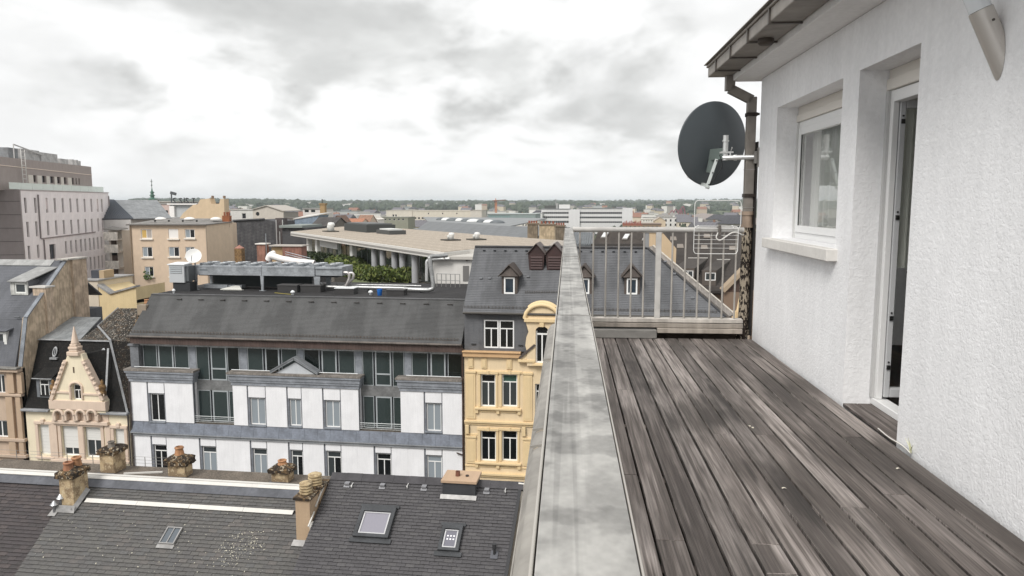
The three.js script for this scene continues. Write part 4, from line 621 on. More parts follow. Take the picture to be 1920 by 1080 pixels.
// ---- the white block with the glazed top floor
{
  const xL = -32.55, xR = -9.36, whiteP = std('#f0f0f2', 0.75, { map: T.plaster }), grey = std('#8f939b', 0.7, { map: T.zinc }), lightGrey = std('#a7adb5', 0.55, { map: T.zinc }), zg = ZF - 0.62;
  const t = thing(C, 'white_office_block', 'white panelled block with a long slate roof and green-glazed top storey', 'building', [-21, GROUND, -47]);
  const Y = (px, py, z = ZF) => C.z(px, py, z)[1];
  const bandB = (Y(247, 811) + Y(868, 834)) / 2, bandT = (Y(247, 794) + Y(868, 811)) / 2, strip = bandB - 0.24, bayT = (Y(300, 717) + Y(800, 734)) / 2, corT = (Y(300, 694) + Y(800, 707)) / 2, glazT = (Y(300, 646, zg) + Y(800, 657, zg)) / 2;
  // core
  part(t, 'core_wall', [B(xL + 0.03, xR - 0.01, GROUND, bandB - 0.05, -57, ZF - 0.3), B(xL + 0.25, xR - 0.01, bandB - 0.05, glazT + 0.28, -57, zg - 0.12)], grey);
  // lower storey: white panels with window slots between
  const slots = [[284, 314, 835, 884], [374.5, 407, 838, 888], [469.5, 502, 842, 892], [541, 569, 845, 895], [608, 641, 847, 897], [701, 734.7, 851, 900], [795.5, 830, 855, 903]].map(s => pr(...s));
  const panel = (x0, x1, y0, y1, zf = ZF) => { const n = Math.max(1, Math.round((x1 - x0) / 1.35)), w = (x1 - x0) / n; for (let i = 0; i < n; i++) part(t, 'panel', B(x0 + i * w + (i ? 0.006 : 0), x0 + (i + 1) * w, y0, y1, zf - 0.06, zf), whiteP); };
  let x = xL; const yb = GROUND + 0.05;
  const backing = (x0, x1, y0, y1, zf, holes) => part(t, 'backing_wall', PZ(rect(x0, x1, y0, y1), zf - 0.3, zf - 0.062, holes.map(h => hol(...h))), grey);
  const lowW = slots.map(s => [s[0] + 0.17, s[1] - 0.05, s[2] - 0.15, s[3]]);
  backing(xL + 0.01, xR - 0.012, yb, strip, ZF, lowW);
  slots.forEach((s, i) => {
    panel(x, s[0], yb, strip - 0.004); x = s[1];
    panel(s[0] + 0.12, s[1] - 0.06, s[3] + 0.06, strip - 0.004, ZF - 0.012);
    const q = lowW[i]; win(t, ...q, ZF - 0.06, { cols: 2, transom: 0.42, pane: i % 2 || i === 0 ? paneDark : paneSheer, panes: i === 3 || i === 4 ? [paneMid, paneDark, paneMid] : i === 1 || i === 2 ? [paneSheer, paneSheer, paneMid] : undefined, fw: 0.075, set: 0.1 });
  });
  panel(x, xR, yb, strip - 0.004);
  part(t, 'string_course', [B(xL - 0.06, xR - 0.02, strip, bandB - 0.06, ZF - 0.3, ZF + 0.10), B(xL - 0.1, xR - 0.02, bandB - 0.058, bandB, ZF - 0.3, ZF + 0.2)], std('#b9bcc0', 0.6, { map: T.zinc }));
  // zinc apron over it, in sheets
  for (let i = 0; i < 26; i++) { const w = (xR - xL) / 26, x0 = xL + i * w; part(t, 'zinc_sheet', slab([[x0 + 0.006, bandB + 0.002, ZF + 0.18], [x0 + w - 0.006, bandB + 0.002, ZF + 0.18], [x0 + w - 0.006, bandT, ZF - 0.04], [x0 + 0.006, bandT, ZF - 0.04]], 0.03), zincBlue); }
  part(t, 'balcony_floor', B(xL, xR - 0.02, bandT - 0.1, bandT + 0.004, zg - 0.1, ZF - 0.045), std('#6b6257', 0.95, { map: T.dirt }));
  // projecting bays
  const bays = [[246, 362, [[277, 310.5, 739, 790]]], [437, 672, [[464, 499.5, 747, 797], [538, 566.7, 749, 799], [605, 639.7, 752, 802]]], [751, 868, [[794.7, 829.8, 757, 809]]]];
  bays.forEach(([a, b, ws], bi) => {
    const x0 = Math.max(C.z(a, 750, ZF)[0], xL), x1 = Math.min(C.z(b, 750, ZF)[0], xR - 0.01), ss = ws.map(w => pr(...w)), hs = ss.map(s => [s[0] + 0.16, s[1] - 0.10, s[2], s[3]]);
    backing(x0 + 0.01, x1 - 0.01, bandT + 0.01, bayT, ZF, hs);
    for (const q of [x1 - 0.06, x0]) part(t, 'bay_side', B(q, q + 0.06, bandT + 0.01, bayT, zg - 0.1, ZF - 0.305), whiteP);
    let xx = x0;
    ss.forEach((s, i) => { panel(xx, s[0], bandT + 0.02, bayT - 0.004); xx = s[1]; panel(s[0] + 0.1, s[1] - 0.06, s[3] + 0.06, bayT - 0.004, ZF - 0.012); win(t, ...hs[i], ZF - 0.06, { cols: 2, pane: bi ? paneSheer : paneDark, fw: 0.07, set: 0.1 }); part(t, 'sill', B(s[0] + 0.05, s[1] - 0.05, s[2] - 0.09, s[2] - 0.004, ZF - 0.2, ZF + 0.05), lightGrey); });
    panel(xx, x1, bandT + 0.02, bayT - 0.004);
    const h = corT - bayT, c = part(t, 'bay_cornice', [[0.0, 0.25, 0.06], [0.25, 0.42, 0.12], [0.42, 0.72, 0.16], [0.72, 0.86, 0.24]].map(([k0, k1, o]) => B(x0 - o, Math.min(x1 + o, xR - 0.012), bayT + h * k0 + 0.002, bayT + h * k1, zg - 0.08, ZF + o)), std('#adb2ba', 0.6, { map: T.zinc }));
    part(t, 'cornice_top', B(x0 - 0.27, Math.min(x1 + 0.27, xR - 0.012), bayT + h * 0.86 + 0.002, corT, zg - 0.08, ZF + 0.27), std('#8f8881', 0.85, { map: T.dirt }), c);
    const rail = (p, q) => part(t, 'parapet_rail', rod([p, corT + 0.14, ZF + 0.02], [q, corT + 0.14, ZF + 0.02], 0.025, 8), std('#cfd2d4', 0.4, { metal: 0.3 }));
    if (bi === 1) { const m = C.z(552, 700, ZF)[0]; rail(x0, m - 1.5); rail(m + 1.5, x1); } else rail(x0 + 0.4, x1 - 0.1);
  });
  // pediment on the middle bay
  { const a = C.z(508, 707, ZF + 0.1), b = C.z(597, 708, ZF + 0.1), p = C.z(552, 672, ZF + 0.1), c = part(t, 'pediment', PZ([[a[0] + 0.3, corT + 0.003], [b[0] - 0.3, corT + 0.003], [p[0], p[1] - 0.28]], ZF - 0.2, ZF + 0.02), std('#c4c8cc', 0.6, { map: T.plaster }));
    for (const e of [a, b]) part(t, 'raking_cornice', [beam([e[0], corT + 0.09, ZF - 0.02], [p[0], p[1], ZF - 0.02], 0.5, 0.15), beam([e[0], corT + 0.18, ZF - 0.02], [p[0], p[1] + 0.1, ZF - 0.02], 0.6, 0.05)], std('#a5a9ad', 0.6, { map: T.zinc }), c); }
  // glazed storey
  const groups = [[[270, 295.5], [298, 326], [328.5, 355]], [[369, 392.5], [396, 425.5], [427, 449.5]], [[465, 494], [498, 524.5], [528.5, 558]], [[570.5, 599.5], [603.5, 631.5], [635.5, 665.5]], [[680, 700], [703.5, 733.5], [736.5, 758]], [[772.5, 802.5], [807.5, 835.5], [840, 867]]];
  const zt = zg + 0.06, spT = (Y(400, 713, zg) + Y(715, 722, zg)) / 2, spB = (Y(400, 733, zg) + Y(715, 741, zg)) / 2, frameM = std('#aab0b3', 0.45, { metal: 0.2 });
  groups.forEach((gs, gi) => gs.forEach(([a, b], k) => {
    const x0 = C.z(a, 680, zt)[0], x1 = Math.min(C.z(b, 680, zt)[0], xR - 0.02), tall = gi === 1 || gi === 4, lo = tall ? spT : corT - 0.35;
    win(t, x0, x1, lo, glazT - 0.06, zt + 0.14, { cols: 1, pane: (gi + k) % 4 === 3 ? paneGreen2 : paneGreen, fw: k === 1 ? 0.09 : 0.04, fm: frameM, transom: 0, set: 0.1 });
    if (tall) win(t, x0, x1, bandT + 0.05, spB, zt + 0.14, { cols: 1, pane: paneGreen, fw: k === 1 ? 0.09 : 0.04, fm: frameM, set: 0.1 });
    if (tall && k === 1) part(t, 'glazing_bar', B(x0, x1, spT + 0.75, spT + 0.85, zt + 0.04, zt + 0.06), frameM);
  }));
  for (const [a, b] of [[355, 369], [449.5, 465], [558, 570.5], [665.5, 680], [758, 772.5]]) part(t, 'pier', B(C.z(a, 680, zt)[0] + 0.03, C.z(b, 680, zt)[0] - 0.03, corT - 0.35, glazT - 0.02, zg - 0.1, zt + 0.05), lightGrey);
  for (const [a, b] of [[362, 450], [672, 762]]) {
    const x0 = C.z(a, 790, ZF - 0.1)[0] + 0.1, x1 = C.z(b - 12, 790, ZF - 0.1)[0];
    part(t, 'spandrel', B(x0, x1 + 0.4, spB + 0.01, spT - 0.01, zg - 0.05, zt + 0.03), zincGrey);
    for (let i = 0; i < 4; i++) part(t, 'balcony_rail', rod([x0, bandT + 0.12 + i * 0.13, ZF - 0.1], [x1 + 0.1, bandT + 0.12 + i * 0.13, ZF - 0.1], i === 3 ? 0.025 : 0.012, 8), std('#b9bdbd', 0.4, { metal: 0.4 }));
  }
  part(t, 'corner_pier', [B(xL + 0.06, C.z(267, 680, zt)[0], corT - 0.4, glazT - 0.1, zg - 0.4, ZF - 0.2), B(xL - 0.05, C.z(269, 680, zt)[0] + 0.04, glazT - 0.1, glazT + 0.02, zg - 0.5, ZF - 0.12)], std('#8b8e93', 0.7, { map: T.zinc }));
  part(t, 'head_beam', B(xL + 0.5, xR - 0.02, glazT - 0.055, glazT + 0.1, zg - 0.1, ZF - 0.22), std('#c3c6c6', 0.6, { map: T.dirt }));
  // eaves and roof
  const ez = ZF + 0.12, ey = (Y(300, 631, ez) + Y(800, 645, ez)) / 2, rz = -47.25, ry = (Y(300, 555, rz) + Y(860, 561, rz)) / 2;
  part(t, 'fascia', B(xL + 0.3, xR - 0.02, glazT + 0.102, ey - 0.06, ZF - 0.4, ez - 0.06), std('#5b4a44', 0.8, { map: T.dirt }));
  part(t, 'gutter', [rod([xL + 0.2, ey - 0.02, ez + 0.05], [xR - 0.02, ey - 0.02, ez + 0.05], 0.075, 10)], std('#6a625c', 0.55, { metal: 0.2, map: T.dirt }));
  const bl = [xL + 0.25, ey, ez], br = [xR - 0.02, ey, ez], tr = [xR - 0.02, ry, rz], tl = [C.z(284, 554, rz)[0], ry, rz];
  const roof = part(t, 'roof', slab([bl, br, tr, tl], 0.15), slateGrey); courses(t, roof, bl, br, tr, tl, 34, slateGrey);
  const bx = (xR - xL - 0.6) / 14; for (let i = 0; i < 14; i++) { const k = 0.07, p = [xL + 0.35 + i * bx, ey + (ry - ey) * k, ez + (rz - ez) * k], q = [p[0] + bx - 0.03, p[1], p[2]]; guard(t, roof, p, q, std('#5e564f', 0.6, { metal: 0.3 })); }
  for (let i = 0; i < 13; i++) { const k = 0.88, xx = xL + 2.6 + i * 1.6; part(t, 'roof_hook', [B(xx, xx + 0.34, ey + (ry - ey) * k + 0.04, ey + (ry - ey) * k + 0.08, ez + (rz - ez) * k, ez + (rz - ez) * k + 0.06), B(xx + 0.3, xx + 0.36, ey + (ry - ey) * k + 0.04, ey + (ry - ey) * k + 0.12, ez + (rz - ez) * k, ez + (rz - ez) * k + 0.1)], std('#4b4846', 0.5, { metal: 0.4 }), roof); }
  part(t, 'ridge_strip', B(tl[0], xR - 0.02, ry + 0.01, ry + 0.07, rz - 0.3, rz + 0.06), std('#6d6d6e', 0.5, { metal: 0.2, map: T.zinc }), roof);
  part(t, 'flat_roof', B(tl[0] - 0.2, xR - 0.02, ry - 0.3, ry - 0.02, -57.2, rz - 0.302), std('#2e2c2d', 0.9, { map: T.dirt, bump: T.grain, bs: 0.006 }));
  part(t, 'downpipe', [rod([xR + 0.03, GROUND + 3, ZF + 0.12], [xR + 0.03, ey - 0.2, ZF + 0.12], 0.05, 10), rod([xR - 0.4, bandB - 0.42, ZF + 0.1], [xR + 0.03, bandB - 0.55, ZF + 0.12], 0.045, 8)], std('#4d3a31', 0.6, { map: T.dirt }));
  part(t, 'downpipe', rod([xL + 0.05, GROUND + 3, ZF + 0.1], [xL + 0.05, bayT, ZF + 0.1], 0.05, 10), std('#4d4340', 0.6, { map: T.dirt }));
  globalThis.FLAT = ry - 0.02;
}
const FLATY = globalThis.FLAT;
// stepped brick stack on its left verge
{
  const q = C.z(262, 610, -46), t = thing(C, 'stepped_chimney', 'pale stepped brick stack with rusty pot at the left end of the slate roof', 'chimney', [q[0], q[1] - 1, -46.2]);
  const m = std('#b5a797', 0.95, { map: T.lichen });
  let n = 0; const x0 = C.z(252, 600, -46)[0], y0 = C.z(262, 612, -46)[1], y1 = C.z(262, 572, -46)[1];
  for (let k = 0; k < 10; k++) { const h = (y1 - y0) / 10; for (let j = 0; j < 2; j++) part(t, 'brick', RB(x0 - 0.02 + j * 0.36 + (k % 2) * 0.06 + k * 0.01, x0 + 0.33 + j * 0.36 + (k % 2) * 0.06 + k * 0.01, y0 + k * h, y0 + (k + 1) * h - 0.012, -46.5 - k * 0.12, -45.9 - k * 0.10, 0.01), m); n++; }
  part(t, 'mortar_core', B(x0 + 0.04, x0 + 0.7, y0 - 1.2, y1 - 0.05, -47.3, -46.3), std('#8d8070', 0.95)); part(t, 'pot', pot(x0 + 0.35, y1, -47, 0.2, 0.28), clay);
}

// ---- plant on the flat roof
{
  const fy = FLATY, at = (px, py) => C.y(px, py, fy);
  const galv = std('#c2c7cc', 0.42, { metal: 0.3, map: T.zinc }), whiteMetal = std('#d9dbdc', 0.5), dark = std('#2b2d2f', 0.8);
  { // long dry cooler
    const a = at(364, 544), zf = a[2] - 0.2, Yz = (px, py) => C.z(px, py, zf), x0 = Yz(358, 510)[0], x1 = Yz(641, 510)[0], y0 = Yz(480, 517)[1], y1 = Yz(480, 499)[1], zb = zf - 2.3;
    const t = thing(C, 'dry_cooler', 'long pale-grey rooftop cooling unit on tapered legs with a row of fans', 'cooling unit', [(x0 + x1) / 2, fy, zf - 1.1]);
    const seams = [x0, Yz(490, 510)[0], Yz(590, 510)[0], x1];
    for (let i = 0; i < 3; i++) part(t, 'casing', [RB(seams[i] + 0.01, seams[i + 1] - 0.01, y0 + (i === 2 ? 0.06 : 0), y1, zb, zf - (i === 2 ? 0.08 : 0), 0.02), B(seams[i] + 0.01, seams[i + 1] - 0.01, y1 - 0.14, y1 - 0.10, zf - (i === 2 ? 0.08 : 0), zf + 0.02)], galv);
    part(t, 'nameplate', B(x0 + 0.7, x0 + 1.3, y0 + 0.32, y0 + 0.44, zf + 0.001, zf + 0.006), std('#6b7176', 0.5));
    for (const px of [366, 491, 594]) { const xx = Yz(px, 525)[0], w = px === 594 ? 0.24 : 0.13; part(t, 'leg', PZ([[xx - w, y0], [xx + w, y0], [xx + w * 0.6, fy + 0.02], [xx - w * 0.6, fy + 0.02]], zf - 0.14, zf - 0.02), galv); part(t, 'leg', PZ([[xx - w, y0], [xx + w, y0], [xx + w * 0.6, fy + 0.02], [xx - w * 0.6, fy + 0.02]], zb + 0.02, zb + 0.14), galv); part(t, 'foot', RB(xx - 0.2, xx + 0.2, fy + 0.002, fy + 0.03, zf - 0.25, zf + 0.08, 0.01), galv); }
    for (let i = 0; i < 9; i++) for (let r = 0; r < 2; r++) { const xx = x0 + 0.9 + i * (x1 - x0 - 1.4) / 8.4, zz = zf - 0.6 - r * 1.1; const f = part(t, 'fan', lathe([[0.40, 0], [0.46, 0.0], [0.44, 0.10], [0.47, 0.16], [0.43, 0.16], [0.40, 0.04]], xx, y1 + 0.002, zz, 20), galv); part(t, 'fan_grille', rod([xx, y1 + 0.10, zz], [xx, y1 + 0.12, zz], 0.42, 20), std('#34393c', 0.6), f); part(t, 'fan_hub', rod([xx, y1 + 0.12, zz], [xx, y1 + 0.17, zz], 0.12, 12), whiteMetal, f); }
    part(t, 'coil', [B(x0 + 0.5, x1 - 0.4, y0 - 0.06, y0 - 0.002, zb + 0.2, zf - 0.2)], dark);
    part(t, 'lower_duct', [B(x0 + 0.6, x0 + 2.5, fy + 0.06, fy + 0.35, zf - 1.2, zf - 0.6), B(x0 + 2.52, x0 + 3.6, fy + 0.06, fy + 0.32, zf - 1.3, zf - 0.7)], galv);
    part(t, 'screen', B(x0 + 0.5, x1 - 3.2, fy + 0.05, y0 - 0.07, zb + 0.05, zb + 0.18), std('#33393a', 0.8));
    part(t, 'pipework', [tube([[x1, y0 + 0.3, zf - 0.3], [x1 + 0.35, y0 + 0.25, zf - 0.3], [x1 + 0.4, y0 - 0.1, zf - 0.35], [x1 + 0.1, fy + 0.3, zf - 0.4]], 0.10, 24, 10), tube([[x1, y0 + 0.15, zf - 0.8], [x1 + 0.5, y0 + 0.2, zf - 0.8], [x1 + 0.5, y0 - 0.2, zf - 0.8], [x1 - 0.2, fy + 0.3, zf - 0.8]], 0.10, 24, 10)], std('#c7c2bf', 0.35, { metal: 0.6 }));
  }
  { // ventilator box with louvres
    const zf = at(330, 547)[2] - 0.2, r = pr(317, 344, 497, 530, zf), t = thing(C, 'ventilator', 'grey boxed roof ventilator with louvred front on a dark plinth', 'ventilator', [r[0], fy, zf]);
    part(t, 'casing', RB(r[0], r[1] + 0.05, r[2], r[3], zf - 1.1, zf, 0.02), std('#b9bcbe', 0.5, { metal: 0.2 })); part(t, 'hood', slab([[r[0] - 0.08, r[3] + 0.06, zf + 0.08], [r[1] + 0.12, r[3] + 0.06, zf + 0.08], [r[1] + 0.12, r[3] + 0.14, zf - 1.2], [r[0] - 0.08, r[3] + 0.14, zf - 1.2]], 0.06), whiteMetal);
    for (let i = 0; i < 4; i++) part(t, 'louvre', slab([[r[0] + 0.08, r[3] - 0.18 - i * 0.13, zf + 0.05], [r[1] - 0.12, r[3] - 0.18 - i * 0.13, zf + 0.05], [r[1] - 0.12, r[3] - 0.10 - i * 0.13, zf + 0.004], [r[0] + 0.08, r[3] - 0.10 - i * 0.13, zf + 0.004]], 0.01), std('#7e8386', 0.5, { metal: 0.2 }));
    part(t, 'plinth', B(r[0] + 0.2, r[1] + 0.4, fy, r[2] - 0.004, zf - 1.0, zf - 0.1), dark);
    part(t, 'coil', B(r[1] + 0.06, r[1] + 0.3, r[2] + 0.1, r[3] - 0.1, zf - 1.0, zf - 0.15), std('#5d6163', 0.6, { metal: 0.4 }));
  }
  { // white dish
    const z = -50.5, c = C.z(362, 481, z), t = thing(C, 'white_dish', 'round white satellite dish above the roof ventilator', 'satellite dish', [c[0], fy, z]), n = new THREE.Vector3(0.35, 0.42, 0.84).normalize(), q = new THREE.Quaternion().setFromUnitVectors(new THREE.Vector3(0, 1, 0), n);
    const R0 = 0.56, prof = []; for (let i = 0; i <= 10; i++) prof.push([R0 * i / 10, 0.16 * (i / 10) ** 2]); for (let i = 10; i >= 0; i--) prof.push([R0 * i / 10, 0.16 * (i / 10) ** 2 - 0.02]);
    part(t, 'reflector', new THREE.LatheGeometry(prof.map(p => new THREE.Vector2(...p)), 36).applyQuaternion(q).translate(c[0], c[1], z - 0.1), std('#e4e3e0', 0.55));
    part(t, 'mast', rod([c[0], fy, z - 0.3], [c[0], c[1], z - 0.2], 0.05, 12), galv); part(t, 'feed_arm', beam([c[0] - 0.1, c[1] - 0.5, z + 0.1], [c[0] + 0.2, c[1] + 0.1, z + 0.5], 0.04), galv); part(t, 'feed_head', rod([c[0] + 0.2, c[1] + 0.1, z + 0.5], [c[0] + 0.16, c[1] + 0.08, z + 0.4], 0.05, 10), whiteMetal);
  }
  one(C, 'roof_hatch', 'tilted white hatch panel lying before the cooling unit', 'hatch', (() => { const a = at(413, 545), b = at(452, 546), c = at(471, 537); return [slab([[a[0], fy + 0.12, a[2]], [b[0], fy + 0.12, a[2]], [c[0], fy + 0.32, a[2] - 1.1], [a[0] + 0.75, fy + 0.32, a[2] - 1.1]], 0.06), B(a[0] + 0.15, b[0] - 0.1, fy, fy + 0.06, a[2] - 0.5, a[2] - 0.1)]; })(), std('#d7d6cf', 0.6), [at(440, 544)[0], fy, at(440, 544)[2]]);
  { const z = at(700, 549)[2] - 0.6, y = C.z(700, 539, z)[1], a = C.z(606, 538, z), b = C.z(812, 545, z), e = C.z(806, 482, z - 0.2), t = thing(C, 'duct_pipe', 'long silver insulated pipe running along the roof and rising at its end', 'pipe', [b[0], fy, z]), silver = std('#d2d3d2', 0.35, { metal: 0.5, map: T.zinc });
    part(t, 'run', [tube([[a[0] - 0.5, y + 0.1, z - 0.7], [a[0] - 0.1, y + 0.03, z - 0.2], [a[0] + 0.4, y, z], [(a[0] + b[0]) / 2, y - 0.02, z], [C.z(762, 540, z)[0], y - 0.03, z]], 0.13, 60, 14), tube([[a[0] + 0.8, y + 0.12, z - 0.5], [b[0] - 2, y + 0.12, z - 0.5], [b[0] - 1, y + 0.1, z - 0.5]], 0.06, 30, 10)], silver);
    part(t, 'elbow', tube([[C.z(758, 544, z)[0], y - 0.08, z + 0.05], [b[0] - 0.7, y - 0.1, z + 0.15], [b[0] - 0.15, y - 0.06, z + 0.1], [b[0] + 0.02, y + 0.25, z], [e[0] + 0.02, e[1] - 0.3, z - 0.1], [e[0] + 0.05, e[1], z - 0.2], [e[0] + 0.5, e[1] + 0.04, z - 0.6], [e[0] + 1.0, e[1] + 0.06, z - 1.2]], 0.16, 80, 14), silver);
    for (const px of [640, 690, 740, 790]) part(t, 'support', B(C.z(px, 545, z)[0] - 0.06, C.z(px, 545, z)[0] + 0.06, fy, y - 0.13, z - 0.15, z + 0.15), dark); }
  for (const [px0, px1, py, h, lab] of [[517, 556, 549, 0.5, 'low black curb box behind the small white vent'], [560, 600, 549, 0.48, 'low black curb box under the end of the cooling unit'], [625, 662, 553, 0.42, 'low black curb box with a white lid under the silver pipe'], [722, 756, 555, 0.36, 'low black curb box beside the blue bucket']]) { const a = at(px0, py), b = at(px1, py), t = thing(C, 'curb_box', lab, 'roof curb', [a[0], fy, a[2]]); part(t, 'box', B(a[0], b[0], fy, fy + h, a[2] - 1.2, a[2] - 0.3), std('#373636', 0.85)); part(t, 'rim', B(a[0] - 0.04, b[0] + 0.04, fy + h + 0.001, fy + h + 0.05, a[2] - 1.24, a[2] - 0.26), py === 553 ? whiteMetal : std('#4a4949', 0.7)); }
  { const p = at(712, 554), t = thing(C, 'blue_bucket', 'bright blue plastic tub on the black roof under the silver pipe', 'bucket', p); part(t, 'tub', lathe([[0, 0.01], [0.13, 0.01], [0.17, 0.46], [0.19, 0.46], [0.15, 0], [0, 0]], p[0], p[1], p[2], 18), std('#1763b5', 0.5)); }
  for (const [px, py, r, lab] of [[326, 550, 0.09, 'tiny white vent stub by the ventilator plinth'], [549, 553, 0.12, 'small white vent cap on the black roof before the curb box'], [695, 553, 0.13, 'small round metal vent beside the blue bucket']]) { const p = at(px, py); one(C, 'roof_vent', lab, 'vent', [lathe([[0, 0.34], [r * 0.8, 0.3], [r * 1.3, 0.22], [r * 1.3, 0.16], [r * 0.8, 0.16], [r * 0.8, 0], [0, 0]], ...p, 14)], whiteMetal, p); }
  one(C, 'yellow_strip', 'thin yellow strip lying on the black roof', 'strip', beam(at(515, 549), at(545, 552), 0.05, 0.03), std('#b8a83c', 0.7), at(530, 551));
  { // white ducting behind the unit
    const z = -53.6, t = thing(C, 'white_duct', 'fat white duct and ladder rail behind the fan row', 'duct', [C.z(530, 490, z)[0], fy, z]), q = (a, b, dz = 0) => C.z(a, b, z + dz);
    part(t, 'duct', [tube([q(503, 488), q(508, 480), q(530, 486), q(560, 491), q(590, 494)], 0.26, 40, 12), tube([q(503, 486), q(506, 478, -0.4), q(514, 474, -0.8)], 0.2, 20, 10)], std('#e2dedb', 0.5)); part(t, 'support', rod([q(520, 490)[0], fy, z], q(520, 490), 0.06, 8), galv);
    for (let k = 0; k < 3; k++) part(t, 'rail', rod(q(535, 472 + k * 4), q(582, 484 + k * 4), 0.03, 6), galv);
  }
  { const z = -55, a = C.z(530, 482, z), t = thing(C, 'lift_housing', 'low red-brick roof housing with tan end and clutter behind the duct', 'roof housing', [a[0], fy, z]); part(t, 'brick_wall', B(a[0], a[0] + 1.6, fy, C.z(530, 462, z)[1], z - 1, z), std('#93695b', 0.9, { map: T.dirt })); part(t, 'tan_wall', B(a[0] - 1.0, a[0] - 0.004, fy, C.z(530, 464, z)[1], z - 1.2, z - 0.2), std('#b59a74', 0.9, { map: T.plaster })); part(t, 'lid', B(a[0] - 1.1, a[0] + 1.7, C.z(530, 462, z)[1] + 0.002, C.z(530, 460, z)[1], z - 1.3, z + 0.1), std('#a9a29a', 0.8)); part(t, 'brick_stack', B(a[0] - 2.3, a[0] - 1.6, fy, C.z(520, 459, z)[1], z - 1, z - 0.3), std('#a37766', 0.9, { map: T.dirt })); part(t, 'stack_cap', B(a[0] - 2.4, a[0] - 1.5, C.z(520, 459, z)[1] + 0.002, C.z(520, 457, z)[1], z - 1.1, z - 0.2), std('#d8d3cc', 0.8)); part(t, 'pole', rod([a[0] - 1.35, fy, z], [a[0] - 1.35, C.z(525, 438, z)[1], z], 0.03, 6), galv); }
}

